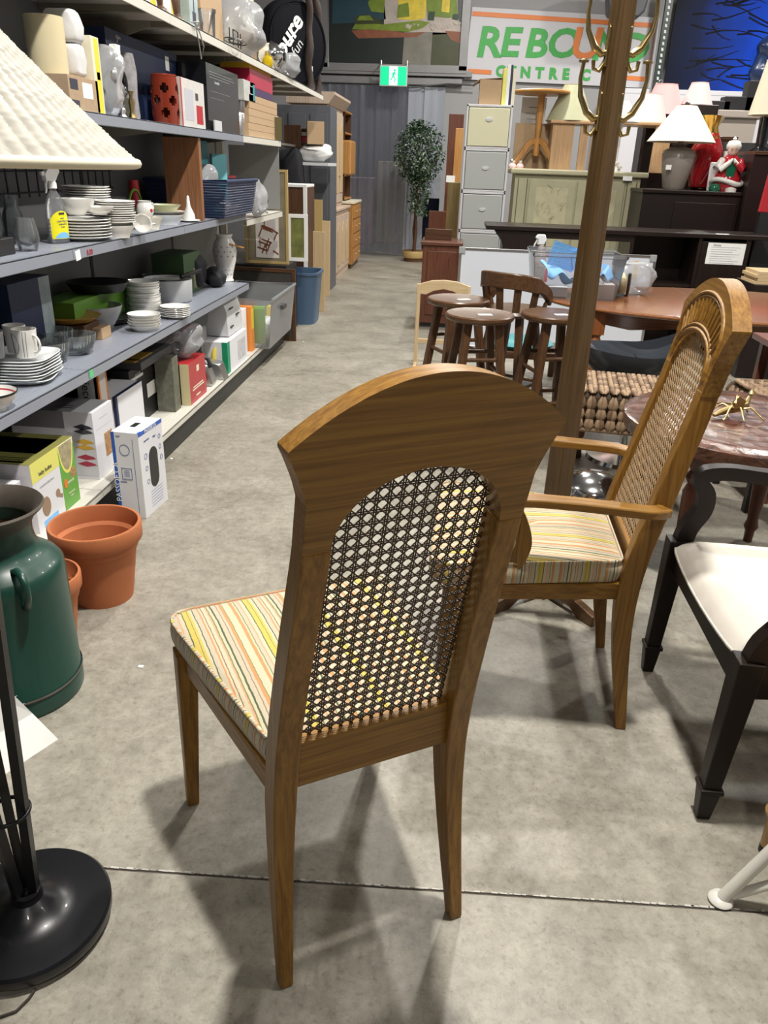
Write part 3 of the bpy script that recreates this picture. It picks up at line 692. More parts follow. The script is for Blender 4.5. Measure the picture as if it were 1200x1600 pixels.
# ---- shelf C (second from the top)
def goblet(px, py, r, h, label, dx=0, kind=0):
    q = S(px, py, ZC)
    pr = [(.0001,.004),(r*.7,.002),(r*.85,.02),(r,h*.35),(r*.92,h*.6),(r*.72,h),(r*.70,h),(r*.9,h*.6),(r*.96,h*.35),(r*.8,.026),(.0001,.014)] if kind == 0 else \
         [(.0001,.0),(r*.9,0),(r*.95,.01),(r*.8,h*.55),(r*.55,h*.72),(r*.6,h),(r*.57,h),(r*.52,h*.72),(r*.76,h*.55),(r*.9,.014),(.0001,.012)]
    tag(mb().lathe(pr, 28).build('drinking_glass' if kind == 0 else 'glass_jar', 'goblet_glass', None, (q.x+dx, q.y, ZC), smooth=60), label, 'glass' if kind == 0 else 'jar', 'clear glasses at the left')
clear('goblet_glass', (.90,.92,.93), .03, .09, (.7,.72,.75))
goblet(45, 392, .042, .11, 'stemless clear glass nearest the shelf edge')
goblet(8, 384, .045, .15, 'tall clear glass cut by the left edge', -.05)
goblet(28, 374, .05, .17, 'clear glass jar behind the stemless glass', -.1, 1)
goblet(58, 372, .048, .16, 'clear glass jar left of the spray bottle', -.09, 1)
q = S(8, 398, ZC); tag(mb().box(-.03,.03,-.05,.05,0,.055).build('candle_holder','black',None,(q.x-.01,q.y-.015,ZC),bevel=.003), 'black square holder in front of the clear glasses', 'holder')
# spray bottle
q = S(101, 380, ZC)
t = thing('spray_bottle', 'clear spray bottle with a yellow label and white trigger on the plate shelf', 'spray bottle', (q.x-.02,q.y,ZC), math.radians(70))
SBP = [(.0001,0),(.042,0),(.046,.006),(.046,.10),(.043,.13),(.03,.165),(.014,.19),(.013,.205),(.0001,.205)]
mb().lathe(SBP, 30, sy=.62).build('bottle_body', clear('bottle_clear', (.93,.95,.97), .05, .12), t, smooth=50)
mb().lathe([(.0001,.003),(.043,.003),(.0435,.028),(.0001,.028)], 30, sy=.62).build('cleaning_liquid', clear('liquid', (.85,.92,.94), .03, .1), t, smooth=50)
def lab(u, v):
    th = -math.pi/2 + (u-.5)*2.3; top_ = .118 - .03*abs(u-.5)**2*4; z = .018 + v*(top_-.018); return (.0468*math.cos(th), .0468*.62*math.sin(th), z)
mb().grid(16, 8, lab).build('label_sticker', mat('label_yellow', (.85,.78,.02), .4), t, smooth=60)
def lab2(u, v):
    th = -math.pi/2 + (u-.5)*1.6; z = .02 + v*(.018*(1-(2*u-1)**2)+.004); return (.0473*math.cos(th), .0473*.62*math.sin(th), z)
mb().grid(10, 3, lab2).build('label_wave', 'light_blue', t, smooth=60)
mb().box(-.013,.013,-.0302,-.0290,.105,.112).build('label_badge', 'ink', t)
for zz, tx, sz in ((.092,'natural','.006'),(.082,'Streak Cleaner','.0085'),(.071,'multisurface','.008'),(.061,'& glass','.007')): text(tx, float(sz), 'ink_blue', t, (0,-.0298,zz), (math.pi/2,0,0), ext=.0003)
b = mb().lathe([(.015,.195),(.017,.197),(.017,.215),(.012,.222),(.0001,.222)], 18)
b.prism([(-.032,.222),(-.035,.245),(-.02,.262),(.03,.266),(.036,.255),(.02,.235),(.012,.222)], -.010, .010, 'xz')
b.box(-.046,-.033,-.006,.006,.240,.254)
b.build('spray_head', 'white_gloss', t, smooth=40)
mb().tube([(-.022,0,.228),(-.030,0,.21),(-.030,0,.19),(-.034,0,.18)], [.006,.005,.004,.003], 8).build('trigger', 'white_gloss', t, smooth=60)
q = S(112, 340, ZC); tag(mb().lathe([(.0001,0),(.04,0),(.045,.02),(.03,.13),(.025,.2),(.0001,.2)], 20).build('red_canister','red',None,(-1.75,q.y+.05,ZC),smooth=50), 'dark red canister standing at the back behind the spray bottle', 'canister')
# crockery
q = S(160, 376, ZC); a = round_plate('dinner_plate', .115, .016, 'china', 'cream dinner plate in the low stack right of the spray bottle', 'plate', (q.x-.08,q.y,ZC), 'low stack of dinner plates'); stack(a, 7, .011)
q2 = (q.x-.085, q.y-.02, ZC+.097); bowl('serving_bowl', .075, .06, 'china', 'white serving bowl sitting on the low plate stack, left', 'bowl', q2, foot=.45)
bowl('serving_bowl', .06, .03, 'china', 'shallow ruffled dish on the front edge of the low plate stack', 'bowl', (q.x-.015, q.y+.035, ZC+.097), foot=.5)
q = S(198, 372, ZC); a = bowl('square_dish', .075, .05, 'china', 'white footed dish under the side plates', 'bowl', (q.x-.05,q.y+.02,ZC), foot=.7)
a = round_plate('side_plate', .085, .013, 'china', 'cream side plate in the stack on the white footed dish', 'plate', (q.x-.05,q.y+.02,ZC+.052), 'side plates on the footed dish'); stack(a, 10, .0088)
a = round_plate('rear_plate', .10, .013, 'china', 'white plate in the tallest stack, behind the side plates', 'plate', (q.x-.20,q.y+.10,ZC), 'tallest stack of plates'); stack(a, 20, .0095)
q = S(225, 366, ZC)
t = thing('teacup', 'white teacup turned on its side at the shelf edge', 'cup', (q.x-.01,q.y,ZC+.036), rot=(math.radians(75),0,.5))
mb().lathe([(.0001,0),(.02,0),(.035,.03),(.04,.055),(.037,.055),(.03,.028),(.0001,.006)], 24).build('cup_body','china',t,smooth=50)
mb().tube([(.036,0,.045),(.055,0,.045),(.058,0,.03),(.045,0,.015),(.028,0,.015)],.003,6).build('handle','china',t,smooth=60)
q = S(240, 360, ZC); a = bowl('casserole', .075, .055, 'cream_gloss', 'cream oval casserole under the rose creamer', 'dish', (q.x-.06,q.y+.08,ZC), foot=.75)
t = thing('creamer', 'small cream creamer jug with a red flower on the casserole', 'jug', (q.x-.06,q.y+.07,ZC+.056), 1.2)
mb().lathe([(.0001,0),(.03,0),(.04,.02),(.036,.05),(.028,.062),(.032,.07),(.029,.07),(.025,.062),(.0001,.05)], 24).build('jug_body','china',t,smooth=50)
mb().tube([(.028,0,.06),(.055,0,.058),(.058,0,.035),(.037,0,.018)],.004,6).build('handle','china',t,smooth=60)
mb().lathe([(.0001,.0015),(.008,.001),(.0085,-.003)],8,M=Matrix.Translation((0,-.040,.028))@Matrix.Rotation(math.pi/2,4,'X')).build('painted_flower','red',t)
q = S(268, 352, ZC)
t = thing('basket', 'small basket with a green arched handle behind the creamer', 'basket', (q.x-.22,q.y+.1,ZC))
mb().lathe([(.0001,0),(.07,0),(.09,.07),(.085,.07),(.0001,.01)],24).build('basket_body','olive',t,smooth=50)
mb().tube([(0,.088*math.cos(a_),.06+.10*math.sin(a_)) for a_ in [math.pi*k/12 for k in range(13)]],.006,6).build('handle','leaf_green',t,smooth=60)
for k,(dz,r,h,mm) in enumerate([(0,.10,.05,'china_cool'),(.05,.105,.016,'cream_gloss'),(.066,.085,.03,mat('sage',(.45,.47,.3),.3))]):
    bowl('oval_dish', r, h, mm, ['pale oval dish at the bottom of the pile by the shelf joint','cream oval platter in the middle of that pile','sage green dish on top of the pile by the shelf joint'][k], 'dish', (q.x-.05,q.y+.05,ZC+dz), foot=.7)
q = S(296, 348, ZC)
t = thing('salt_pourer', 'white funnel-shaped pourer standing on a saucer by the wooden plank', 'pourer', (q.x-.02,q.y+.06,ZC))
round_plate('saucer', .06,.01,'china','','',(0,0,0),None).parent = t
bpy.data.objects[t.children[0].name] if t.children else None
mb().lathe([(.0001,.008),(.035,.008),(.03,.04),(.012,.08),(.006,.13),(.0001,.135)],20).build('cone','china',t,smooth=50)
for o in list(bpy.data.objects):
    if o.parent == t:
        for k in ('label','category','group'):
            if k in o.keys(): del o[k]
for i,(px,dx) in enumerate([(262,-.16),(250,-.28)]):
    q = S(px, 338, ZC); tag(mb().lathe([(.0001,0),(.03,.0),(.05,.04),(.055,.09),(.052,.09),(.045,.04),(.0001,.008)],24).build('glass_dish','goblet_glass',None,(q.x+dx,q.y+.25,ZC),smooth=60), ['clear glass dish behind the oval dishes, right','clear glass dish behind the oval dishes, left'][i],'bowl')
tag(mb().lathe([(.0001,0),(.035,0),(.035,.15),(.03,.2),(.0001,.2)],20).build('black_canister','black_gloss',None,(-1.68,at(280,340,x=-1.68).y,ZC),smooth=50),'black canister in the shade left of the wooden plank','canister')
p0 = at(309, 343, x=SX-.02); t = tag(mb().box(-.20,0,-.02,.02,0,.42).build('wooden_plank', wood('brick_wood', (.20,.085,.035), (.30,.14,.07), 'z'), None, (SX-.012, at(322,343,x=SX).y, ZC), bevel=.002), 'brown wooden plank standing upright between the plates and the basket', 'plank')
q = S(355, 336, ZC)
t = thing('sugar_bowl', 'small white and gold lidded sugar bowl right of the wooden plank', 'bowl', (q.x-.03,q.y+.05,ZC))
mb().lathe([(.0001,0),(.025,0),(.045,.03),(.04,.055),(.0001,.06)],22).build('bowl_body','china',t,smooth=50); mb().lathe([(.042,.055),(.03,.07),(.01,.078),(.008,.09),(.0001,.092)],22).build('lid','china',t,smooth=50)
bowl('gold_rim_cup', .035,.045,'cream_gloss','cream cup beside the sugar bowl','cup',(q.x-.02,q.y+.22,ZC))
# woven blue basket with what stands in it
b0 = S(376, 357, ZC-.04); bx = SX-.40; by0, by1 = 4.72, 5.39
t = thing('plastic_basket', 'navy blue woven plastic basket overhanging the plate shelf', 'basket', (0,0,0))
bz = ZC+.001; H_ = .20; ring = mb()
def brect(f, z, gx=0): o_ = .03*f; return [(bx-.005*f, by0-o_, z),(SX+.04+o_, by0-o_, z),(SX+.04+o_, by1+o_, z),(bx-.005*f, by1+o_, z)]
q = mb()
for i in range(4):
    A = brect(0, bz); B = brect(1, bz+H_); j = (i+1)%4
    for k in range(14):
        f0, f1 = k/14, (k+1)/14; off = .004*(k%2)
        P = lambda c, f: Vector(A[c]).lerp(Vector(B[c]), f)
        ring.tube([P(i,(f0+f1)/2), P(j,(f0+f1)/2)], .0068, 5)
q.prism([(bx,by0),(SX+.04,by0),(SX+.04,by1),(bx,by1)], bz, bz+.006, 'xy'); q.build('basket_floor','navy',t)
ring.build('woven_side','navy',t,smooth=60)
mb().tube(brect(1.1,bz+H_), .011, 8, closed=True).build('rim','navy',t,smooth=60)
b1 = at(352, 300, x=-1.55)
carton('teal_box', 'teal cardboard box sticking up out of the navy basket', 'box', (-1.58,4.95,bz+.007), (-1.58,5.2,bz+.007), .41, .12, 'teal')
carton('teal_box', 'light aqua card leaning right of the teal box in the basket', 'box', (-1.56,5.22,bz+.007), (-1.50,5.34,bz+.007), .34, .02, mat('aqua',(.16,.5,.55),.5), bevel=.001)
cushiony('plastic_bag', .2,.2,.27,'plastic_bag','crumpled clear plastic bag in the navy basket, left','bag',(-1.53,4.84,bz+.007),amp=.03,seed=8,exp=2.2)
carton('white_appliance_box','small white box standing behind the navy basket','box',(-1.70,5.75,ZC-.044),(-1.70,5.98,ZC-.044),.38,.15,'white')
carton('red_tin','red tin box with white print right of the basket','box',(-1.58,5.6,ZC-.044),(-1.58,5.85,ZC-.044),.26,.12,'red',decals=[('F',.1,.9,.3,.6,'white')])
cushiony('plastic_bag', .08,.35,.24,'plastic_bag','clear plastic bag hanging against the right side of the basket','bag',(SX+.0,5.72,ZC-.044),amp=.02,seed=12,exp=2.5)
q = at(432,341,x=SX); tag(mb().lathe([(.0001,0),(.035,0),(.035,.005),(.01,.02),(.01,.05),(.04,.08),(.04,.1),(.0001,.1)],22).build('glass_candlestick','clear_plastic',None,(SX-.06,6.15,ZC-.044),smooth=50),'clear glass candlestick at the far end of the white shelf','candlestick')
# ---- shelf B (second from the top of the frame): seen from slightly below
def B(px, py=200): q = at(px, py, x=SX-.02); return q.y
def bx(name, label, cat, y0, y1, h, dep, m, x=SX-.03, z=ZB, **k):
    return carton(name, label, cat, (x, y0, z), (x, y1, z), h, dep, m, **k)
# green glass demijohn behind the lamp shade
q = at(45, 170, x=-1.60)
t = thing('green_glass_vase', 'large green glass vase behind the lamp shade on the top-left shelf', 'vase', (-1.62, 2.62, ZB))
gg = clear('green_glass_body', (.16,.5,.45), .05, .35, (.03,.16,.14))
mb().lathe([(.0001,0),(.12,0),(.135,.03),(.135,.14),(.11,.22),(.075,.27),(.06,.285),(.06,.30),(.075,.36),(.10,.42),(.095,.42),(.07,.36),(.055,.30),(.1,.22),(.127,.14),(.127,.03),(.0001,.01)], 36).build('vase_body', gg, t, smooth=50)
mb().lathe([(.062,.283),(.068,.290),(.068,.297),(.062,.303)], 30).build('neck_ring', clear('pale_green', (.5,.7,.68), .05, .4, (.3,.45,.43)), t, smooth=60)
tag(mb().lathe([(.0001,0),(.02,0),(.022,.25),(.03,.42),(.0001,.42)],16).build('tall_glass','goblet_glass',None,(-1.5,2.42,ZB),smooth=50),'tall thin clear glass left of the green vase','glass')
y = at(90,178,x=-1.52).y
tag(mb().lathe([(.0001,0),(.068,0),(.068,.30),(.060,.30),(.060,.01),(.0001,.01)],36).build('vellum_cylinder',mat('parchment',(.60,.52,.33),.7),None,(-1.53,y,ZB),smooth=40),'tall parchment-coloured cylinder right of the green vase','cylinder')
mat('roll_paper',(.62,.62,.62),.7,noise=.1,nscale=40)
for i,(px,dz,lb) in enumerate([(119,.0,'lower'),(119,.11,'upper')]):
    y = at(125,150,x=-1.48).y; z = ZB+.117+dz
    o = cushiony('wrapped_roll', .12,.10,.11,'roll_paper', f'{lb} plastic-wrapped white roll on the small brown box','roll',(-1.50,y-.03,z),amp=.004,seed=20+i,exp=5)
y0 = at(112,175,x=SX-.03).y; y1 = at(158,180,x=SX-.03).y
bx('brown_box','small brown box with a white sticker under the wrapped rolls','box',y0,y1,.115,.15,mat('kraft_print',(.38,.27,.17),.8,noise=.2,nscale=30),decals=[('F',.45,.78,.4,.85,'paper'),('F',.05,.3,.6,.9,'ink'),('F',.05,.3,.1,.3,'ink')])
y0 = at(148,178,x=SX-.03).y+.035; y1 = at(165,180,x=SX-.03).y+.035
bx('yellow_box','slim white and yellow box standing beside the small brown box','box',y0,y0+.07,.265,.16,'cream',decals=[('F',.3,.85,.0,.98,'yellow'),('F',.35,.75,.45,.55,'ink')])
# bag of silver clocks
y = at(175,175,x=-1.48).y
t = thing('bagged_clocks','clear bag holding round silver clocks with a white clip','bag',(-1.49,y,ZB))
o = cushiony('bag_film',.12,.13,.27,'plastic_bag','','',(0,0,0),amp=.02,seed=31,exp=2.6); o.parent=t
for k in ('label','category'):
    if k in o.keys(): del o[k]
for a_,z in ((.02,.20),(-.02,.15),(.025,.10)): mb().lathe([(.0001,.012),(.026,.012),(.034,.006),(.034,-.006),(.0001,-.008)],22,M=Matrix.Translation((.045,a_,z))@Matrix.Rotation(math.pi/2,4,'Y')).build('clock','steel',t,smooth=40)
mb().box(.02,.05,.01,.055,.235,.27).build('clip','white_gloss',t,bevel=.003)
y = at(212,180,x=-1.5).y
t = thing('grey_carafe','smoky grey patterned glass carafe behind the silver pieces','carafe',(-1.53,y,ZB))
mb().lathe([(.0001,0),(.045,0),(.05,.02),(.045,.1),(.05,.2),(.04,.27),(.037,.27),(.0001,.26)],28).build('carafe_body',mat('smoke',(.28,.27,.28),.15,noise=.6,nscale=35),t,smooth=50)
mb().tube([(.0,-.05,.2),(0,-.075,.28),(0,-.06,.33),(0,-.03,.32)],.006,8).build('glass_hook','clear_plastic',t,smooth=60)
y = at(190,180,x=-1.46).y
for i,(dy,r,h,mm,nm,lb) in enumerate([(-.01,.02,.05,'steel','metal_cap','short steel cap on the shelf edge left of the round stand'),(.10,.018,.11,'brass','candlestick','small gilt figure stand under the black ring')]):
    tag(mb().lathe([(.0001,0),(r,0),(r*.9,h*.1),(r*.5,h*.3),(r*.8,h*.6),(r*.4,h*.8),(r*.7,h),(.0001,h)],18).build(nm,mm,None,(-1.45,y+dy,ZB),smooth=60),lb,'ornament')
tag(mb().tube([(0,.05*math.cos(a_),.14+.05*math.sin(a_)) for a_ in [2*math.pi*k/20 for k in range(20)]],.014,8,closed=True).box(-.02,.02,-.03,.03,0,.085).build('ring_stand','black_gloss',None,(-1.50,y+.12,ZB),smooth=50),'black ring-shaped stand with gilt edge','ornament')
y0=at(238,185,x=-1.6).y; bx('navy_box','big dark navy box behind the red lattice lantern','box',y0-.5,y0+.45,.37,.14,'navy',x=-1.60,decals=[('F',.80,.86,.75,.93,'paper'),('F',.78,.9,.2,.26,'light_grey')])
# red lattice lantern
y = at(264,195,x=-1.47).y
t = thing('lattice_lantern','red glazed ceramic lantern pierced with diamond openings','lantern',(-1.48,y,ZB))
b = mb(); n=40; r=.062; H=.215; mat('lantern_red',(.22,.03,.012),.15,coat=.5)
cells=[]
def pierced(u,v): return None
rows=20; idxs=[]
rr=[r*(1+.10*math.sin(math.pi*j/rows)) for j in range(rows+1)]
for k_,off in ((0,0),(1,-.006)):
    g_=[]
    for j in range(rows+1):
        g_.append([len(b.v)+i for i in range(n)])
        for i in range(n):
            th=2*math.pi*i/n; b.v.append(((rr[j]+off)*math.cos(th),(rr[j]+off)*math.sin(th),H*j/rows))
    idxs.append(g_)
def hole(i,j):
    for jc,ph in ((5,0),(10,4),(15,0)):
        d_=((i-ph+4)%8)-4+.5
        if abs(d_)/2.3+abs(j+.5-jc)/2.9<1: return True
    return False
for j in range(rows):
    for i in range(n):
        i2=(i+1)%n; h0=hole(i,j)
        if not h0:
            b.face(idxs[0][j][i],idxs[0][j][i2],idxs[0][j+1][i2],idxs[0][j+1][i]); b.face(idxs[1][j][i],idxs[1][j+1][i],idxs[1][j+1][i2],idxs[1][j][i2])
            if hole(i2,j): b.face(idxs[0][j][i2],idxs[1][j][i2],idxs[1][j+1][i2],idxs[0][j+1][i2])
            if hole((i-1)%n,j): b.face(idxs[0][j][i],idxs[0][j+1][i],idxs[1][j+1][i],idxs[1][j][i])
            if j+1<rows and hole(i,j+1): b.face(idxs[0][j+1][i],idxs[0][j+1][i2],idxs[1][j+1][i2],idxs[1][j+1][i])
            if j>0 and hole(i,j-1): b.face(idxs[0][j][i],idxs[1][j][i],idxs[1][j][i2],idxs[0][j][i2])
b.build('lantern_wall','lantern_red',t)
mb().lathe([(.0001,H-.004),(.055,H-.002),(.063,H+.001),(.060,H+.008),(.0001,H+.006)],30).build('lantern_top','lantern_red',t,smooth=50)
y0=at(284,200,x=SX-.03).y; y1=at(322,207,x=SX-.03).y
bx('kettle_box','white box with a red teapot picture right of the lattice lantern','box',y0+.02,y1,.225,.10,mat('silver_print',(.6,.58,.56),.4,noise=.15,nscale=30),decals=[('F',.0,.04,0,1,'red'),('F',.62,.9,.1,.5,'red','printed_teapot'),('F',.6,.72,.6,.75,'dark_grey'),('F',.15,.5,.15,.8,'pale_grey_print')])
y0=at(327,208,x=SX-.03).y; y1=at(374,216,x=SX-.03).y
bx('black_box','tall matt black box with small white print, second shelf','box',y0,y1+.02,.34,.16,'black_gloss',decals=[('F',.08,.8,.88,.885,'grey'),('F',.08,.85,.84,.845,'grey'),('F',.08,.7,.80,.805,'grey'),('F',.1,.7,.60,.603,'grey'),('F',.1,.5,.5,.503,'grey')],texts=[('F',.3,.74,.02,'Serenity Six','light_grey')])
bx('photo_tile','small grey card standing before the black box','card',y0+.04,y0+.18,.055,.01,'light_grey',x=SX-.005)
y0=at(378,210,x=SX-.06).y
for k in range(4): tag(mb().lathe([(.0001,0),(.025,0),(.025,.13),(.02,.14),(.025,.15),(.025,.21),(.0001,.21)],20).build('steel_canister','steel',None,(-1.48,y0+.03+.07*k,ZB),smooth=50),['first','second','third','fourth'][k]+' thin steel canister after the black box','canister','steel canisters after the black box')
bx('silver_box','silver ribbed box lying on the steel canisters','box',y0-.02,y0+.28,.12,.12,mat('ribbed_silver',(.5,.5,.48),.4,noise=.3,nscale=30),z=ZB+.212,decals=[('F',.8,.98,.1,.9,'teal')])
# flattened cardboard boxes with the coloured game box on top
y0=at(388,215,x=SX-.03).y; ys=y0+.02
for k in range(3):
    bx('flat_carton',['lowest','middle','topmost'][k]+' of three flat brown cartons with torn flaps','box',ys+.02*k,ys+1.0-.05*k,.085,.35,'cardboard',z=ZB+.0868*k,decals=[('F',.0,.995,.49,.51,mat('kraft_dark',(.2,.13,.07),.8)),('N',.1,.9,.46,.5,'kraft_dark')],texts=[])
zz=ZB+.0868*3
bx('game_box','purple bottom box of the coloured pile on the cartons','box',ys+.07,ys+.75,.045,.22,'purple',z=zz)
bx('game_box','red box in the coloured pile on the cartons','box',ys+.08,ys+.76,.105,.22,mat('crimson',(.42,.02,.06),.3),z=zz+.046)
bx('game_box','yellow-orange box on top of the coloured pile','box',ys+.08,ys+.72,.045,.2,mat('mustard',(.65,.38,.02),.4),z=zz+.152)
tag(mb().lathe([(.0001,0),(.03,.01),(.042,.045),(.03,.08),(.008,.09),(.008,.11),(.0001,.112)],20).build('yellow_ornament',clear('amber_glass',(.9,.7,.05),.05,.5,(.8,.6,.02)),None,(SX-.04,ys+.66,zz+.198),smooth=60),'round yellow glass ornament on the coloured boxes','ornament')
y0=at(440,222,x=SX).y; carton('tin_box','old olive-brown tin hanging over the end of the shelf','box',(SX-.12,6.42,ZB+.001),(SX+.02,6.50,ZB+.001),.16,.12,mat('old_brass',(.10,.08,.03),.4))

# ---- top shelf A: seen from below
def A(px,py=60,x=-1.44): return at(px,py,x=x).y
def candle(y,label):
    tag(mb().lathe([(.0001,0),(.04,0),(.035,.02),(.012,.035),(.02,.09),(.01,.12),(.018,.2),(.0001,.2)],20).build('candlestick','walnut_z',None,(-1.46,y,ZA),smooth=60),label,'candlestick')
candle(A(281,20),'dark turned candlestick on the top shelf beside the yellow panel'); candle(A(257,18),'dark turned candlestick farther left on the top shelf')
y=A(300,40)
bx('spoon_box','white and yellow box with a spoon picture on the top shelf','box',A(262,20),A(300,40),.3,.05,'white',z=ZA,x=-1.52,decals=[('F',.0,.2,0,1,'yellow'),('F',.8,1,0,1,'yellow')])
o=bx('spoon_box','narrow pale box with a printed black spoon','box',A(304,48),A(317,52),.3,.05,'pale_print',z=ZA,x=-1.46,decals=[('F',.45,.55,.3,1,'ink'),('F',.3,.7,.12,.3,'ink')])
# white wire hook piece hanging over the edge
tag(mb().tube([(0,-.05,.0),(.02,0,.012),(0,.06,.0),(0,.05,-.02)],.0035,6).tube([(0.01,-.02,0),(.02,-.01,-.08),(.02,.02,-.15),(.025,.06,-.09),(.02,.02,-.04),(.01,0,0)],.0035,6).build('wire_hanger','steel',None,(SX+.005,A(290,30),ZA+.006),smooth=60),'bent white wire hanger hooked over the top shelf edge','hanger')
tag(mb().lathe([(.0001,0),(.04,0),(.045,.12),(.05,.125),(.05,.14),(.045,.14),(.0001,.01)],24).build('glass_tumbler','clear_plastic',None,(-1.46,A(330,48),ZA),smooth=50),'clear glass tumbler on the top shelf edge','glass')
bx('cardboard_sheet','tall plain cardboard box on the top shelf','box',A(322,50,-1.5)+.05,A(356,75,-1.5)+.05,.45,.1,'cardboard',z=ZA,x=-1.54)
w_=mb(); yc=A(355,60)
for r_ in (.16,.10): w_.tube([(SX+.01+r_*.35*math.cos(2*math.pi*k/24),yc+r_*math.sin(2*math.pi*k/24),ZA+.03) for k in range(24)],.0035,5,closed=True)
for dy in (-.13,-.05,.06,.12): w_.tube([(SX+.01,yc+dy,ZA+.004),(SX+.01,yc+dy,ZA+.085)],.0035,5)
w_.tube([(SX+.01,yc-.05,ZA+.085),(SX+.01,yc+.06,ZA+.085)],.0035,5)
tag(w_.build('wire_rack','wire_black',None,smooth=60),'black wire rack with oval hoops on the top shelf edge','rack')
cushiony('plastic_bag',.3,.65,.34,'plastic_bag','large crumpled clear plastic bag on the top shelf','bag',(-1.54,A(395,90)-.02,ZA),amp=.045,seed=41,exp=2.4)
bx('cream_panel','cream board standing behind the plastic bag','panel',A(395,80),A(432,110),.75,.03,'cream',z=ZA,x=-1.60)
t=thing('skull_lamp','round chrome and white mask-like lamp in an open brown box','lamp',(-1.44,A(425,100),ZA))
mb().lathe([(.0001,0),(.06,.01),(.10,.08),(.09,.15),(.0001,.19)],24).build('lamp_body','chrome',t,smooth=60)
mb().lathe([(.0001,.01),(.03,.008),(.03,0),(.0001,0)],16,M=Matrix.Translation((.095,.0,.09))@Matrix.Rotation(math.pi/2,4,'Y')).build('lens','black_gloss',t,smooth=60)
carton('open_box','open brown box holding the chrome lamp','box',(-1.56,A(420,95)-.35,ZA),(-1.50,A(420,95)-.12,ZA),.2,.1,'cardboard')
y=A(450,128)
cushiony('pink_toy_bag',.14,.4,.16,'plastic_bag','small bag with a pink toy on the top shelf edge','bag',(-1.42,y-.1,ZA),amp=.02,seed=43)
# round black vinyl bag with lettering
q=at(456,62,x=-1.62); RB=(q.z-ZA)*.90
t=thing('round_black_bag','large round black bag with white lettering on the top shelf','bag',(q.x,q.y,ZA),math.radians(-38))
mat('bag_black',(0.006,0.0065,0.009),.85,spec=.1)
mb().grid(48,10,lambda u,v:((v-.5)*.20,RB*math.cos(2*math.pi*u)*(1-abs(2*v-1)**4*.16)+.01*math.sin(9*math.pi*u),RB+RB*math.sin(2*math.pi*u)*(1-abs(2*v-1)**4*.16))).build('bag_rim','bag_black',t,smooth=60)
for s in (-1,1): mb().lathe([(.0001,.012),(RB*.80,.004),(RB*.86,-.006)],44,M=Matrix.Translation((s*.098,0,RB))@Matrix.Rotation(s*math.pi/2,4,'Y')).build('bag_side','bag_black',t,smooth=60)
mb().tube([(.09,RB*.9*math.cos(2*math.pi*k/40),RB+RB*.9*math.sin(2*math.pi*k/40)) for k in range(40)],.012,6,closed=True).build('piping','bag_black',t,smooth=60)
text('pure',.21,'white',t,(.1125,-RB*.34,RB*1.16),(math.pi/2,-.9,math.pi/2),bold=.006); text('fun',.12,'light_grey',t,(.1125,-RB*.08,RB*.92),(math.pi/2,-.9,math.pi/2))
mb().bar((.111,-RB*.52,RB*.86),(.111,-RB*.05,RB*1.32),.003,.014).build('underline','white',t); mb().box(.109,.112,RB*.30,RB*.42,RB*.42,RB*.56).build('white_patch','white',t)
# dark twisted posts at the end of the top shelf
for i,(px,dx) in enumerate([(497,0),(507,.12)]):
    b=mb(); y=A(px,140,-1.42)
    b.tube([(0.01*math.sin(k*1.3),.02*math.sin(k*.9),k*.06) for k in range(14)],[.028+.012*random.random() for _ in range(14)],8)
    tag(b.build('bark_post',mat('dark_bark',(.035,.022,.018),.8,bump=.5),None,(-1.46+dx*.2,min(y,8.5)-.25+.2*i,ZA),smooth=50),['dark twisted bark post at the end of the top shelf','dark bark post beside it, nearest the cabinet'][i],'post')

# ---- base shelf E
def ebox(name,label,px0,py0,px1,py1,toppy,depth,m,ppx=None,z=ZE,**k):
    p0=at(px0,py0,z=z); p1=at(px1,py1,z=z); h=hz(p0,ppx or px0,toppy)
    return carton(name,label,'box',p0,p1,h,depth,m,**k)
mat('lemon',(.72,.70,.16),.4); mat('box_white',(.70,.70,.74),.45); mat('box_green',(.13,.36,.05),.4); mat('skin_print',(.30,.2,.13),.7); mat('box_top',(.20,.19,.05),.5); mat('veg_print',(.35,.3,.18),.6,noise=.8,nscale=40)
mat('orange_print',(.65,.2,.03),.5); mat('food_print',(.4,.22,.1),.6,noise=.9,nscale=60); mat('mustard_print',(.55,.33,.04),.5); mat('crimson_print',(.35,.03,.06),.5)
# food-maker box: white face with lemon header, green right side panel
p0=at(70,818,z=ZE); p1=at(132,772,z=ZE); p0=Vector((SX-.05,2.43,ZE)); p1=Vector((SX-.05,2.76,ZE)); 
t=carton('blender_box','white, lemon and green food-maker box with a baby picture, behind the milk can','box',p0,p1,.27,.33,'box_white',decals=[('T',0,1,0,1,'box_top'),('F',0,.62,.72,1,'lemon'),('F',.62,1,0,.9,'box_green'),('F',.12,.45,.02,.12,'light_blue','printed_bib'),('T',.05,.1,.1,.9,'lemon'),('T',.13,.15,.1,.9,'lemon'),('T',.19,.21,.1,.9,'lemon'),('T',.35,.85,.1,.9,mat('grey_green',(.16,.18,.14),.5))],
  texts=[('F',.3,.80,.022,'baby bullet','ink'),('F',.3,.62,.013,'complete baby food','pale_grey_print'),('F',.82,.38,.014,'PREPARE','cream'),('F',.82,.22,.012,'blend and','cream'),('F',.82,.17,.012,'store','cream')])
wd=(Vector(p1)-Vector(p0)).length
b=mb(); pts=[(wd*.80+wd*.17*math.cos(a_),.27*.99-.10*abs(math.sin(a_))**.8*1.25*(1 if True else 0)) for a_ in [math.pi*k/16 for k in range(17)]]
b.prism(pts,-.0013,-.0004,'xz').build('printed_arch','lemon',t)
b=mb(); pts=[(wd*.80+wd*.15*math.cos(a_),.27*.985-.11*abs(math.sin(a_))) for a_ in [math.pi*k/16 for k in range(17)]]
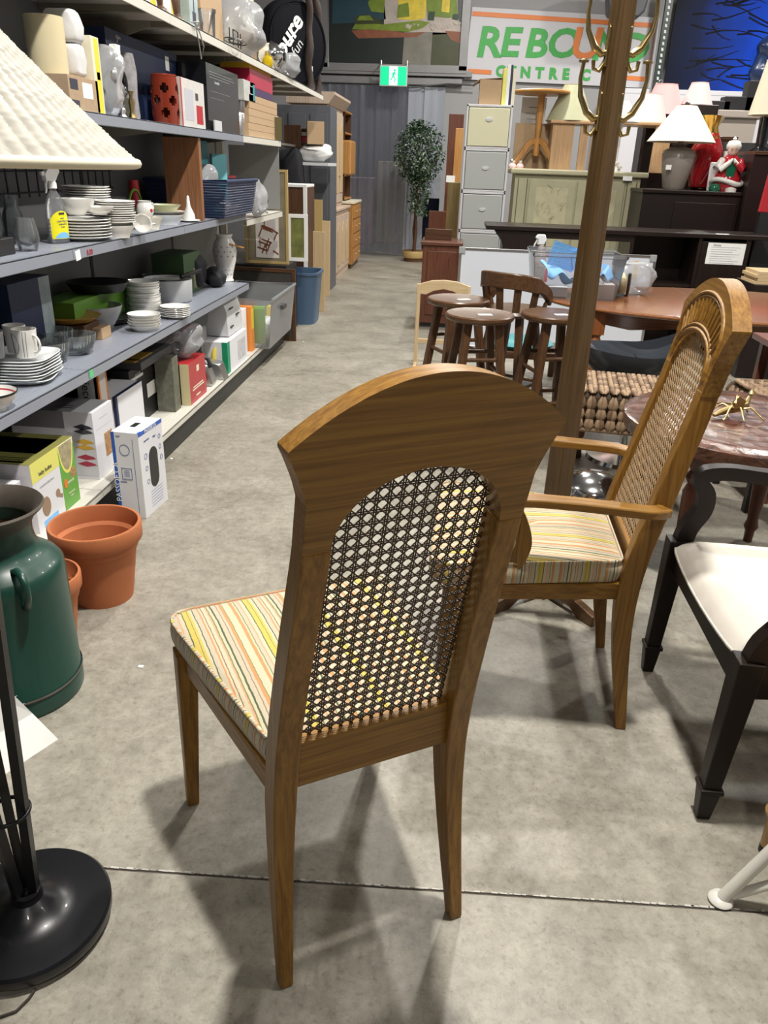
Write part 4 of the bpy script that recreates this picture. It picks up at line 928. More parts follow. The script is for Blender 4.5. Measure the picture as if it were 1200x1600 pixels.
b.prism(pts,-.0018,-.0012,'xz').build('printed_vegetables','veg_print',t)
mb().lathe([(.0001,.0012),(.030,.0012),(.030,0),(.0001,0)],20,c=(0,0,0),sy=1.25,M=Matrix.Translation((wd*.22,-.0002,.27*.30))@Matrix.Rotation(math.pi/2,4,'X')).build('printed_head','skin_print',t)
mb().lathe([(.0001,.0012),(.016,.0012),(.016,0),(.0001,0)],14,M=Matrix.Translation((wd*.50,-.0002,.27*.36))@Matrix.Rotation(math.pi/2,4,'X')).build('printed_hand','skin_print',t)
mb().bar((wd*.50,-.0008,.27*.33),(wd*.60,-.0008,.27*.27),.0008,.014).build('printed_arm','skin_print',t)
mb().lathe([(.0001,.0012),(.014,.0012),(.014,0),(.0001,0)],14,sy=1.4,M=Matrix.Translation((wd*.70,-.001,.27*.40))@Matrix.Rotation(math.pi/2,4,'X')).build('printed_jar','orange_print',t)
mb().box(wd*.84,wd*.97,-.0012,0,.27*.42,.27*.56).build('printed_food','food_print',t)
carton('appliance_box','white box with violet flap, mostly hidden behind the milk can','box',(SX-.08,2.12,ZE),(SX-.08,2.41,ZE),.22,.3,'box_white',decals=[('T',.0,.8,.3,1,'grey')])
# knife / cutlery gift box
t=carton('knife_set_box','grey and white boxed set with coloured blades pictured, beside the food-maker box','box',(SX-.06,2.97,ZE),(SX-.06,3.17,ZE),.30,.36,'box_white',decals=[('T',0,1,.25,1,mat('slate',(.2,.19,.21),.4)),('N',0.35,1,.75,1,'slate'),('N',.0,.33,.04,.7,'light_grey'),('T',.25,.3,.3,.55,'white'),('T',.4,.45,.3,.5,'white'),('F',.45,.85,.25,.6,'food_print','printed_photo'),('F',.1,.9,.72,.725,'pale_grey_print'),('F',.3,.7,.85,.86,'pale_grey_print')])
for k,(z_,mm) in enumerate([(.235,'ink'),(.215,'dark_grey'),(.17,'mustard_print'),(.145,'mustard_print'),(.10,'crimson_print'),(.07,'crimson_print')]):
    b=mb(); pts=[(-.02-.0,0),(-.05,.012),(-.10,.006),(-.115,-.004),(-.05,-.008)]
    mb().prism([(.09,z_),(.05,z_+.014),(.015,z_+.004),(.004,z_-.004),(.05,z_-.012)],-.0012,-.0002,'yz').build('printed_blade',mm,t)
t=carton('piece_set_box','tall grey box lettered 5 Piece with an orange edge','box',(SX-.12,3.19,ZE),(SX-.12,3.28,ZE),.46,.33,mat('warm_white',(.62,.58,.55),.5),decals=[('N',0.02,1,.0,1,'light_grey'),('N',.0,.06,.0,1,'orange_print'),('F',0,.15,0,1,'orange_print'),('F',.85,1,0,1,'orange_print'),('F',.3,.7,.1,.5,mat('script_print',(.55,.2,.12),.6,noise=.5,nscale=60)),('N',.3,.6,.3,.9,mat('grey_photo',(.3,.3,.32),.5,noise=.5,nscale=22))],
   texts=[('N',.18,.78,.055,'5 Piece','ink',math.pi/2)])
carton('white_blue_box','white box with a navy blue corner stripe behind the tissue-style box','box',(SX-.10,3.30,ZE),(SX-.10,3.62,ZE),.27,.30,'box_white',decals=[('T',0,1,.5,1,'grey'),('F',0,.06,0,1,'navy'),('T',.0,1,.0,.06,'navy'),('N',0,.05,0,1,'navy')])
carton('black_appliance_box','black box topped with chrome bags beyond the white and navy box','box',(SX-.18,3.66,ZE),(SX-.18,4.02,ZE),.30,.28,'black',decals=[('F',.6,.95,.35,.6,'paper'),('F',.05,.5,.8,.85,'light_grey')],texts=[('F',.3,.88,.018,'chef classic','light_grey')])
t=carton('flat_black_box','flat black tray box with gold and purple print lying on the black box','box',(SX-.12,3.68,ZE+.302),(SX-.12,4.15,ZE+.302),.04,.27,'dark_grey',decals=[('T',.0,.5,.1,.9,'mustard_print'),('T',.1,.15,.1,.9,'purple')])
carton('grey_print_box','grey printed box standing between the black box and the red box','box',(SX-.07,3.98,ZE),(SX-.07,4.07,ZE),.30,.1,mat('grey_print',(.13,.13,.10),.5,noise=.7,nscale=35))
carton('red_gift_box','red gift box with cream side and small crest','box',(SX-.03,4.12,ZE),(SX-.03,4.42,ZE),.235,.13,mat('gift_red',(.42,.025,.03),.35),decals=[('N',.0,1,.0,1,mat('butter',(.6,.52,.3),.5)),('N',.4,.6,0,1,'pale_yellow'),('F',.45,.6,.7,.85,'cream'),('F',.2,.8,.36,.39,'cream'),('F',.15,.85,.3,.33,'cream'),('F',.35,.6,.12,.16,'cream')])
cushiony('plastic_bag',.15,.2,.17,'plastic_bag','clear plastic wrap lying on the red gift box','bag',(SX-.10,4.28,ZE+.236),amp=.03,seed=51,exp=2.2)
cushiony('chrome_bag',.16,.2,.14,mat('pewter',(.35,.3,.26),.35,.6,noise=.6,nscale=30),'crinkled bag of metal cutlery on the flat black tray box','bag',(SX-.25,4.0,ZE+.343),amp=.03,seed=52,exp=2.2)
# blender jar, grater, pans, banana box
t=thing('blender_jar','clear glass blender jar with dark cap on the base shelf','blender jar',(SX-.22,4.62,ZE))
mb().lathe([(.0001,0),(.05,0),(.055,.05),(.07,.33),(.066,.33),(.05,.05),(.0001,.03)],28).build('jar','goblet_glass',t,smooth=50)
mb().lathe([(.068,.33),(.07,.34),(.04,.36),(.0001,.365)],28).build('jar_lid','dark_grey',t,smooth=50); mb().lathe([(.0001,0),(.06,0),(.06,.05),(.05,.06),(.0001,.06)],28).build('jar_base','steel',t,smooth=50)
t=thing('steel_iron','steel and black flat iron leaning forward on the base shelf','iron',(SX-.06,4.58,ZE))
mb().prism([(-.10,0),(.03,0),(.03,.02),(-.0,.13),(-.06,.16),(-.12,.10)],-.05,.05,'xz').build('iron_body','steel',t,bevel=.012,smooth=40)
mb().tube([(-.1,0,.12),(-.06,0,.19),(.0,0,.16),(.01,0,.11)],.014,8).build('handle','black',t,smooth=60)
tag(mb().prism([(-.12,0),(.05,0),(.02,.10),(-.08,.12)],-.05,.05,'xz').build('pan_scraper','steel',None,(SX-.05,4.75,ZE),bevel=.006,smooth=40),'bent steel plate beside the flat iron','utensil')
# perforated shelving brackets / grater lying upright
t=thing('white_crumpled_box','open white and grey box with black vents standing on the banana box','box',(SX-.05,5.02,ZE+.21))
mb().prism([(-.16,0),(.0,0),(-.01,.16),(-.05,.27),(-.12,.25)],0,.34,'xz').build('box_body','light_grey',t,bevel=.003)
for (a_,c_) in ((.05,.05),(.05,.17),(.2,.11)): mb().box(-.004,.0035,a_,a_+.07,c_,c_+.008).build('slot','black',t)
tag(mb().box(-.03,0,-.06,.06,0,.30).build('box_grater',mat('brushed',(.42,.42,.42),.35,.7),None,(SX-.16,4.88,ZE),bevel=.01,rot=(0,-.05,0)),'tall brushed metal grater beside the blender jar','grater')
t=carton('juicer_box','white box with green corner and a banana picture','box',(SX-.02,4.86,ZE),(SX-.02,5.36,ZE),.205,.2,'box_white',decals=[('F',.0,.12,0,1,mat('emerald',(.0,.25,.12),.4)),('N',.0,.18,0,1,'emerald'),('N',.5,.98,.0,.35,'emerald'),('F',.5,.9,.15,.8,mat('sketch',(.5,.5,.52),.6,noise=.4,nscale=25))])
mb().tube([(-.001,.055+.03*math.cos(a_)*1.3,.10+.08*math.sin(a_)) for a_ in [-1.3+2.4*k/10 for k in range(11)]],[.004,.01,.014,.016,.017,.017,.017,.016,.014,.01,.004],8).build('printed_banana',mat('banana',(.75,.6,.1),.5),t,smooth=60)
carton('white_flap_box','small white box with torn flap over the juicer box end','box',(SX-.06,5.40,ZE),(SX-.06,5.52,ZE),.32,.2,'white')
carton('yellow_green_box','orange and green box beside the clear tote','box',(SX-.03,5.54,ZE),(SX-.03,5.62,ZE),.32,.12,'orange',decals=[('F',.1,.9,.5,.95,'yellow')])
# clear storage tote
p0=at(392,540,z=ZE+.0); 
clear('tote_plastic',(.96,.97,.98),.12,.14,(.85,.88,.93))
t=thing('storage_tote','clear plastic storage tote full of odds and ends at the end of the base shelf','tote',(SX-.14,5.66,ZE+.001))
def tote(t,w_,d_,h,tp,m,th=.004):
    A=[(-w_/2,0),(w_/2,0),(w_/2,d_),(-w_/2,d_)]; Bq=[(-w_/2-tp,-tp),(w_/2+tp,-tp),(w_/2+tp,d_+tp),(-w_/2-tp,d_+tp)]
    b=mb(); 
    for i in range(4):
        j=(i+1)%4; k=len(b.v); b.v+= [(A[i][0],A[i][1],0),(A[j][0],A[j][1],0),(Bq[j][0],Bq[j][1],h),(Bq[i][0],Bq[i][1],h)]; b.face(k,k+1,k+2,k+3)
    k=len(b.v); b.v+=[(x,y,0) for x,y in A]; b.face(k,k+1,k+2,k+3)
    o=b.build('tub',m,t); so=o.modifiers.new('solid','SOLIDIFY'); so.thickness=th
    mb().tube([(x,y,h) for x,y in Bq],.012,8,closed=True).build('rim',m,t,smooth=60)
tote(t,.42,.80,.36,.035,'tote_plastic')
mb().box(.235,.26,.3,.42,.24,.27).build('latch','dark_grey',t)
for i,(x,y,z,a_,b_,c_,mm,nm,lb) in enumerate([(.12,.04,.02,.10,.01,.28,'lime','lime_card','lime green card inside the clear tote'),(.10,.25,.02,.14,.14,.15,'white','white_bundle','white cloth bundle inside the clear tote'),(.0,.12,.02,.16,.1,.2,'grey','grey_bundle','grey round thing inside the clear tote'),(.12,.5,.02,.1,.1,.2,'yellow','yellow_packet','yellow packet inside the clear tote')]):
    if nm in('lime_card','yellow_packet'): tag(mb().box(-a_/2,a_/2,0,b_,0,c_).build(nm,mm,None,(SX-.14+x,5.66+y+.02,ZE+z),bevel=.002),lb,'card' if i==0 else 'packet')
    else: cushiony(nm,a_,b_*1.5,c_,mm,lb,'bundle',(SX-.14+x,5.66+y+.1,ZE+z),seed=60+i)
# ================================================================ floor things on the left
# glove-dispenser style carton standing on the floor
p0=Vector((-1.242,2.903,0)); p1=Vector((-1.235,3.16,0)); p0=at(229,811,z=0); p1=at(263,780,z=0)
dpt=(at(190,805,z=0)-p0).length; h=.385
t=carton('dispenser_box','white carton with blue edges and a black oval opening standing on the floor','box',p0,p1,h,dpt,'box_white',decals=[('F',0,1,.955,1.0,'blue'),('T',.0,.12,.0,.05,'blue'),('N',.88,1,0,1,'blue'),('T',.35,.6,.42,.62,'black','hand_hole'),('N',.23,.245,.06,.93,'ink_blue'),('N',.42,.68,.47,.60,'box_white')],
  texts=[('N',.93,.42,.036,'PASSOE.CA','white',-math.pi/2),('F',.5,.975,.022,'PASSOE.CA','white'),('F',.3,.875,.012,'open here','ink_blue'),('F',.62,.86,.013,'Vinyl','ink_blue'),('N',.75,.955,.010,'vinyl','ink_blue'),('N',.7,.43,.010,'caution','ink_blue')])
wd=(p1-p0).length
b=mb(); cx,cz,hw_,hh=wd*.52,h*.52,wd*.18,h*.235
pts=[(cx+hw_*math.cos(a_),cz+(hh-hw_)+hw_*math.sin(a_)) for a_ in [math.pi*k/10 for k in range(11)]]+[(cx+hw_*math.cos(a_),cz-(hh-hw_)+hw_*math.sin(a_)) for a_ in [math.pi+math.pi*k/10 for k in range(11)]]
b.prism(pts,-.0012,0,'xz').build('oval_opening','black',t)
b=mb(); cy=dpt*.55
for rx,rz_,cz in ((.022,.024,h*.80),):
    b.tube([(-.0008,cy+rx*math.cos(2*math.pi*k/20),cz+rz_*math.sin(2*math.pi*k/20)) for k in range(20)],.0012,4,closed=True)
fr=[(-.0008,cy-.022,h*.59),(-.0008,cy+.022,h*.59),(-.0008,cy+.022,h*.46),(-.0008,cy-.022,h*.46)]; b.tube(fr,.0014,4,closed=True)
for k in range(7): b.box(-.001,0,cy-.012,cy+.012,h*(.49+.012*k),h*(.494+.012*k))
b.build('printed_symbols','ink_blue',t)['kind']='stuff'
b=mb()
for (u,v,r_) in ((.22,.70,.012),(.22,.56,.010),(.24,.40,.010),(.84,.70,.010),(.86,.57,.011),(.84,.82,.010)):
    b.tube([(u*wd+r_*math.cos(2*math.pi*k/14),-.0006,v*h+r_*math.sin(2*math.pi*k/14)) for k in range(14)],.0011,4,closed=True)
for k in range(6): b.box(wd*.3,wd*.8,-.0008,0,h*(.08+.035*k),h*(.082+.035*k))
b.build('printed_icons','ink_blue',t)['kind']='stuff'
# terracotta pots
mat('terracotta',(.46,.15,.055),.75,noise=.12,nscale=12,bump=.1); 
def pot(r,h,label,loc):
    t=thing('terracotta_pot',label,'flower pot',loc,group='terracotta pots')
    rb=r*.66; zr=h*.78; r1=rb+(r*.93-rb)*.8
    mb().lathe([(.012,0),(rb,0),(r1,zr-.004),(r1*.93,zr-.006),(rb*.9,.012),(.012,.012)],48).build('pot_wall','terracotta',t,smooth=40)
    mb().lathe([(r1,zr-.03),(r1+.004,zr-.018),(r1+.005,zr),(r*.97,zr),(r,zr+.006),(r*1.005,h-.006),(r*.985,h),(r*.93,h),(r*.915,h-.006),(r*.90,zr+.004),(r1*.93,zr-.008)],48).build('pot_rim','terracotta',t,smooth=40)
pot(.152,.285,'larger terracotta pot, empty, behind the milk can by the shelving',(-1.155,2.27,0))
pot(.115,.235,'smaller terracotta pot tucked against the green milk can',(-1.205,1.985,0))
# milk can
mat('can_green',(.007,.045,.032),.36,coat=.2,noise=.12,nscale=5,bump=.15); mat('can_rim',(.09,.075,.06),.5,.3,noise=.5,nscale=14,bump=.3); mat('can_inside',(.05,.02,.008),.8,noise=.4,nscale=12)
t=thing('milk_can','dark green painted metal milk can with rusty open mouth','milk can',(-1.175,1.735,0),math.radians(-40))
mb().lathe([(.0001,.004),(.168,.0),(.175,.004),(.176,.06),(.173,.064),(.172,.37),(.170,.40),(.160,.415),(.135,.435),(.118,.450),(.108,.470),(.104,.50),(.106,.53),(.100,.53),(.098,.50),(.104,.47),(.115,.452),(.155,.405),(.165,.36),(.165,.02),(.0001,.015)],56).build('can_body','can_green',t,smooth=45)
mb().lathe([(.106,.525),(.118,.548),(.140,.568),(.144,.575),(.140,.581),(.132,.576),(.114,.558),(.100,.53),(.100,.49)],56).build('mouth_rim','can_rim',t,smooth=50)
mb().lathe([(.0001,.45),(.1,.452),(.0995,.525)],40).build('mouth_lining','can_inside',t,smooth=50)
mb().lathe([(.1765,.056),(.179,.060),(.1765,.064)],56).build('base_band','can_rim',t,smooth=60)
for s in (0,math.pi):
    M_=Matrix.Rotation(s,4,'Z')
    pts=[(.13,0,.435),(.155,0,.447),(.185,0,.445),(.203,0,.425),(.203,0,.39),(.19,0,.355),(.170,0,.345)]
    mb().tube([tuple(M_@Vector(q)) for q in pts],.0095,10).build('side_handle','can_green',t,smooth=60)
# folded white catalogue sheet standing against the can
q=at(90,1155,z=0)
t=thing('paper_booklet','white printed paper booklet leaning on the milk can beside the lamp','booklet',(0,0,0))
P0=at(-30,1235,z=0); P1=at(91,1155,z=0); d=(P1-P0).normalized(); nrm=Vector((-d.y,d.x,0))
b=mb()
A_=P0; B_=P1; Cc=P1+nrm*.10+Vector((-.045,0,.20)); 
b.v+=[tuple(A_),tuple(B_),tuple(B_+nrm*.045-d*.03+Vector((0,0,.085))),tuple(A_+nrm*.05+Vector((0,0,.085)))]; b.face(0,1,2,3)
b.v+=[tuple(B_+nrm*.045-d*.03+Vector((0,0,.085))),tuple(A_+nrm*.05+Vector((0,0,.085))),tuple(A_+nrm*.10+Vector((0,0,.34))),tuple(B_+nrm*.075-d*.12+Vector((0,0,.29)))]; b.face(4,5,6,7)
o=b.build('sheet','paper',t); so=o.modifiers.new('solid','SOLIDIFY'); so.thickness=.004
b=mb()
for k in range(5):
    z=.12+.03*k; s_=A_+nrm*(.054+.05*(z-.085)/.255)+Vector((0,0,z))+d*.02-nrm*.006; b.bar(s_,s_+d*(.16-.012*k),.0012,.0012)
b.build('printed_line','pale_grey_print',t)['kind']='stuff'
# floor lamp with three square bars on a round base
mat('lamp_black',(.006,.006,.008),.33,coat=.08,spec=.35); mat('shade_white',(.42,.40,.35),.9)
LX,LY=-.758,1.012
t=thing('floor_lamp','black floor lamp with three converging bars, round base and white woven shade','lamp',(LX,LY,0),.35)
mb().lathe([(.0001,.012),(.145,.012),(.152,.014),(.154,.02),(.154,.036),(.149,.042),(.125,.044),(.09,.045),(.062,.052),(.046,.066),(.03,.078),(.028,.088),(.0001,.09)],64).build('base_plate','lamp_black',t,smooth=35)
for k in range(3):
    a_=2*math.pi*k/3+1.2; mb().lathe([(.0001,0),(.014,0),(.014,.013),(.0001,.013)],14,c=(.125*math.cos(a_),.125*math.sin(a_),0)).build('foot_pad','black',t)
mb().lathe([(.020,.085),(.027,.085),(.029,.091),(.027,.097),(.020,.097)],30).build('collar','lamp_black',t,smooth=50)
for k in range(3):
    a_=2*math.pi*k/3-.25; c,s_=math.cos(a_),math.sin(a_)
    pts=[];ws=[]
    for j in range(16):
        z=.085+1.27*j/15; r_=.016+.052*min(1,(z-.085)/.95) - .05*max(0,(z-1.1)/.26)
        pts.append((r_*c,r_*s_,z)); ws.append((.017,.017))
    mb().sweep(pts,ws,up=(c,s_,0)).build('stem_bar','lamp_black',t,smooth=30)
for z,r_ in ((.30,.032),(.95,.066)): mb().tube([(r_*1.15*math.cos(2*math.pi*k/24),r_*1.15*math.sin(2*math.pi*k/24),z) for k in range(24)],.004,8,closed=True).build('ring','lamp_black',t,smooth=60)
mb().lathe([(.0001,1.34),(.03,1.34),(.03,1.37),(.016,1.38),(.016,1.47),(.0001,1.47)],20).build('socket','lamp_black',t,smooth=50)
# pleated woven shade: ribs as real relief
SR0,SZ0,SR1,SZ1=.335,1.412,.085,1.66
def sh(u,v,o=0):
    th=2*math.pi*u; r=SR0+(SR1-SR0)*v**.94; z=SZ0+(SZ1-SZ0)*v
    n_=.0055*abs(math.sin(th*44))*(1-.5*v)+.0020*math.sin(v*190+math.pi*(int(u*88)%2)); return ((r+n_+o)*math.cos(th),(r+n_+o)*math.sin(th),z)
s_=mb().grid(840,70,lambda u,v:sh(u,v)).build('lamp_shade','shade_white',t,smooth=70)
mb().lathe([(SR0-.006,SZ0+.002),(SR1-.004,SZ1)],60).build('shade_lining','cream',s_,smooth=60)
mb().tube([((SR0+.0005)*math.cos(2*math.pi*k/90),(SR0+.0005)*math.sin(2*math.pi*k/90),SZ0-.001) for k in range(90)],.0065,8,closed=True).build('shade_hem','cream',s_,smooth=60)
# cord on the floor
pts=[at(55,1545,z=.004),at(45,1560,z=.004),at(25,1580,z=.004),at(-10,1592,z=.004),at(-60,1600,z=.004)]
tag(mb().tube(pts,.0028,6).build('power_cord',mat('cord_brown',(.04,.03,.025),.5),None,smooth=60),'thin dark cord lying on the floor by the lamp base','cord')
# ================================================================ far end of the aisle, left
X0 = -1.42
def A_(px,py,x=X0): return at(px,py,x=x)
def frame_pic(name,label,cat,p0,p1,h,fw,mf,mp,th=.025,group=None,lean=.10,art=None):
    p0=Vector(p0); p1=Vector(p1); d=p1-p0; wd=math.hypot(d.x,d.y); rz=math.atan2(d.y,d.x)
    t=thing(name,label,cat,p0,group=group,rot=(-lean,0,rz))
    for a in ((0,fw,0,h),(wd-fw,wd,0,h),(fw,wd-fw,0,fw),(fw,wd-fw,h-fw,h)): mb().box(a[0],a[1],0,th,a[2],a[3]).build('frame_bar',mf,t,bevel=.002)
    mb().box(fw-.002,wd-fw+.002,.008,.014,fw-.002,h-fw+.002).build('picture',mp,t)
    return t
mat('dark_art',(.05,.045,.04),.25,noise=.5,nscale=6); mat('olive_print',(.20,.17,.11),.4,noise=.5,nscale=8); mat('garden_print',(.16,.17,.05),.4,noise=.8,nscale=12); mat('mirror_grey',(.25,.26,.27),.15)
mat('rust_line',(.16,.05,.02),.6); mat('panel_grey',(.085,.09,.105),.45); mat('black_fabric',(.01,.01,.014),.9); mat('gold_frame',(.42,.30,.12),.4)
# dark framed pictures leaning at the end of the base shelf
yy=6.62
for i,(mf,hh,o_,lb) in enumerate([('walnut_x',.60,0,'frontmost dark framed picture leaning across the aisle side, nearest the clear tote'),('black',.58,.06,'black framed picture just behind the frontmost one'),('walnut_x',.55,.12,'brown framed picture behind the black framed one'),('red',.50,.18,'thin dark red framed picture at the back of the leaning row')]):
    frame_pic('framed_picture',lb,'picture',(X0-.50,yy+o_,0),(X0+.10-.02*i,yy+o_,0),hh,.03,mf,'dark_art',group='framed pictures leaning by the tote',lean=.03)
# taller pictures standing above them on a low stand
mb_=tag(mb().box(X0-.5,X0-.02,6.86,7.31,.0,.60).build('low_stand','black',None,bevel=.004),'low black stand under the tall framed pictures','stand')
p0=at(385,405,y=6.95); p1=at(452,405,y=6.95)
z0=.602
t=frame_pic('framed_picture','gold-framed picture with rust-red line drawing, leaning above the dark frames','picture',(p0.x,6.92,z0),(p1.x,6.92,z0),.76,.022,'gold_frame','olive_print',lean=.02,group='framed pictures above the dark frames')
W_=p1.x-p0.x; mb().box(W_*.25,W_*.78,.004,.0085,.05,.42).build('printed_card','warm_white',t)
b=mb(); rnd=random.Random(4)
for k in range(16):
    x=W_*rnd.uniform(.28,.74); z=rnd.uniform(.06,.33); a=rnd.choice([(0,.08),(.05,.02),(.06,-.03),(.02,.07)]); b.bar((x,.003,z),(min(x+a[0]*1.5,W_*.77),.003,min(.355,max(.055,z+a[1]))),.003,.011)
b.build('printed_line','rust_line',t)['kind']='stuff'
p0=at(451,402,y=7.25); p1=at(482,402,y=7.25)
frame_pic('framed_picture','white-framed garden picture leaning above the blue bin','picture',(p0.x,7.2,z0),(p1.x,7.2,z0),.40,.032,'white','garden_print',lean=.02)
# white-edged open cabinet with brown inside
q=A_(478,295); t=thing('small_bookcase','small white-edged bookcase with a dark brown side behind the gold-framed picture','bookcase',(0,0,0))
ct=at(455,292,y=7.85).z; xr=at(480,320,y=7.85).x
mb().box(xr-.42,xr-.02,7.85,7.87,.0,ct).build('side_panel','walnut_z',t); mb().box(xr-.45,xr,7.83,8.25,ct,ct+.025).build('top_panel','white',t,bevel=.003); mb().box(xr-.035,xr,7.83,7.85,0,ct).build('front_edge','white',t); mb().box(xr-.02,xr,7.851,8.25,0,ct).build('side_panel','walnut_z',t); mb().box(xr-.42,xr-.02,8.2,8.22,0,ct).build('back_panel','walnut_z',t)
# navy tub
q0=at(463,497,z=0); q1=at(496,470,z=0)
t=thing('storage_bin','blue-grey plastic bin holding framed pictures, at the end of the shelving','bin',(X0-.08,7.58,0)); mat('bin_blue',(.06,.11,.19),.4)
mb().lathe([(.0001,.0),(.20,0),(.235,.44),(.24,.46),(.25,.46),(.25,.48),(.228,.48),(.19,.01),(.0001,.01)],40,fn=lambda th,r,z:r*(abs(math.cos(th))**5+abs(math.sin(th))**5)**(-.2)).build('bin_wall','bin_blue',t,smooth=50)
# loose boards
for i,(px0,px1,pyt,pyb,y_,mm,lb) in enumerate([(462,486,318,470,8.55,'pine_z','pale board leaning nearest the blue bin'),(484,507,362,468,8.15,'pine_z','short pale board with a mitred end right of the blue bin'),(488,503,312,440,8.8,'gold_frame','tall thin gold board behind the blue bin'),(494,515,345,432,9.2,'pine_z','plain pine board leaning on the grey panels')]):
    a0=at(px0,pyb,y=y_); a1=at(px1,pyb,y=y_); zt_=at((px0+px1)/2,pyt,y=y_).z
    tag(mb().box(0,a1.x-a0.x,0,.03,0,max(.3,zt_)).build('wooden_board',mm,None,(a0.x,y_,0),bevel=.002,rot=(-.02,0,0)),lb,'board',group='boards leaning by the blue bin')
# grey panel cupboard beyond the top shelf, black clothes, white wrapped things
t=thing('grey_cupboard','tall dark grey panelled cupboard between the shelving and the pine hutch','cupboard',(0,0,0))
gy=9.6; gx1=at(516,300,y=gy).x; gz=at(505,165,y=gy).z
mb().box(gx1-1.0,gx1,gy,gy+.5,0,gz).build('carcass','panel_grey',t,bevel=.004)
for k in range(4): mb().box(gx1-.98+.25*k,gx1-.78+.25*k,gy-.012,gy,.1,gz-.08).build('panel','panel_grey',t,bevel=.004)
mb().box(gx1-.36,gx1-.345,gy-.02,gy-.012,.9,gz-.3).build('pale_strip','light_grey',t)
cy=8.75; a0=at(432,285,y=cy); a1=at(466,285,y=cy); zt_=at(450,232,y=cy).z
cushiony('black_clothes',a1.x-a0.x+.05,.25,zt_-a0.z+.5,'black_fabric','black clothes hanging at the end of the upper shelf','clothes',((a0.x+a1.x)/2,cy+.15,a0.z-.5),amp=.02,seed=71,exp=4)
ry=at(455,225,x=-1.55).y
tag(mb().tube([(-1.75,8.9,zt_+.03),(-1.75,7.6,zt_+.03)],.012,8).build('hanging_rail','steel',None),'steel rail the black clothes hang from','rail')
a0=at(462,248,y=9.0); a1=at(515,250,y=9.0)
tag(mb().box(a0.x-.05,a1.x,8.9,9.5,a0.z-.06,a0.z-.03).build('small_shelf','light_grey',None),'small grey shelf board in front of the grey cupboard','shelf')
cushiony('white_wrap',a1.x-a0.x,.25,.17,'roll_paper','bundle of white wrapped plastic on the small grey shelf','bundle',((a0.x+a1.x)/2,9.05,a0.z-.029),amp=.03,seed=72,exp=2.5)
for k,(mm,z_) in enumerate([('dark_grey',.145),('red',.185),('light_grey',.245),('walnut_x',.28)]):
    tag(mb().box(-.12,.12-.02*k,-.1,.1,0,.035 if k!=1 else .055).build('flat_box',mm,None,((a0.x+a1.x)/2-.02,9.1,a0.z+z_-.02),bevel=.004),['dark flat box on the white wrap, lowest','dark red flat box on the pile over the white wrap','pale flat box on that pile','brown flat box on top of that pile'][k],'box')
for k in range(2): tag(mb().box(-.09,.09,0,.07,0,.22).build('brown_carton','cardboard' if k else 'walnut_z',None,(at(470,205,y=8.9).x+.25*k-.1,8.95,at(470,205,y=8.9).z-.16+.04*k),bevel=.003,rz=.3*k),['small dark brown box near the end of the shelves','small cardboard box near the end of the shelves'][k],'box')
# pine hutch, small shelf unit and chest of drawers
t=thing('pine_hutch','tall whitewashed pine hutch with arched doors and cornice at the left end of the aisle','hutch',(0,0,0))
hy0,hy1=10.4,11.75; hx=at(523,380,y=hy0).x; hz_=at(522,160,y=hy0).z-.02; wz=.86
wood('washed_pine_z',(.42,.32,.24),(.55,.43,.34),'z',.6,coat=0)
mb().box(hx-.55,hx,hy0,hy1,0,wz).build('base_cabinet','washed_pine_z',t,bevel=.004); mb().box(hx-.57,hx+.03,hy0-.02,hy1+.02,wz,wz+.03).build('worktop','washed_pine_z',t,bevel=.004)
mb().box(hx-.55,hx-.10,hy0,hy1,wz+.03,hz_).build('upper_cabinet','washed_pine_z',t,bevel=.004)
mb().prism([(hx-.6,0),(hx-.08,0),(hx+.0,.10),(hx+.0,.13),(hx-.6,.13)],hy0-.05,hy1+.05,'xz',M=Matrix.Translation((0,0,hz_))).build('cornice','washed_pine_z',t,bevel=.004)
for k in range(3):
    a=hy0+.05+k*.43
    d=mb().box(hx-.10,hx-.085,a,a+.40,wz+.08,hz_-.06).build('upper_door','washed_pine_z',t,bevel=.003)
    mb().prism([(a+.06,wz+.2),(a+.34,wz+.2),(a+.34,hz_-.25),(a+.27,hz_-.17),(a+.2,hz_-.14),(a+.13,hz_-.17),(a+.06,hz_-.25)],hx-.084,hx-.075,'yz').build('arched_panel','pine_z',d,bevel=.004)
    mb().lathe([(.0001,.03),(.016,.025),(.008,0)],12,M=Matrix.Translation((hx-.084,a+.03,wz+.42))@Matrix.Rotation(math.pi/2,4,'Y')).build('knob','pine_z',d,smooth=60)
    d=mb().box(hx,hx+.015,a,a+.40,.10,wz-.06).build('lower_door','washed_pine_z',t,bevel=.003)
    mb().prism([(a+.07,.18),(a+.33,.18),(a+.33,wz-.25),(a+.27,wz-.17),(a+.2,wz-.14),(a+.13,wz-.17),(a+.07,wz-.25)],hx+.016,hx+.024,'yz').build('arched_panel','pine_z',d,bevel=.004)
t=thing('drawer_chest','honey pine chest of four drawers beyond the hutch','chest of drawers',(0,0,0))
cx=at(552,400,y=12.0).x
mb().box(cx-.6,cx,11.85,12.75,.06,.90).build('carcass','honey_z',t,bevel=.004); mb().box(cx-.62,cx+.02,11.83,12.77,.90,.93).build('chest_top','cream',t,bevel=.003); mb().box(cx-.58,cx-.02,11.87,12.73,0,.06).build('plinth','walnut_x',t)
for k in range(4):
    d=mb().box(cx,cx+.018,11.9,12.7,.10+.2*k,.27+.2*k).build('drawer','honey_x',t,bevel=.004)
    for yk in (12.1,12.5): mb().lathe([(.0001,.025),(.015,.02),(.008,0)],10,M=Matrix.Translation((cx+.018,yk,.19+.2*k))@Matrix.Rotation(math.pi/2,4,'Y')).build('knob','pine_z',d,smooth=60)
t=thing('wall_shelf_unit','small honey-brown open shelf unit with rounded top above the chest','shelf unit',(0,0,0))
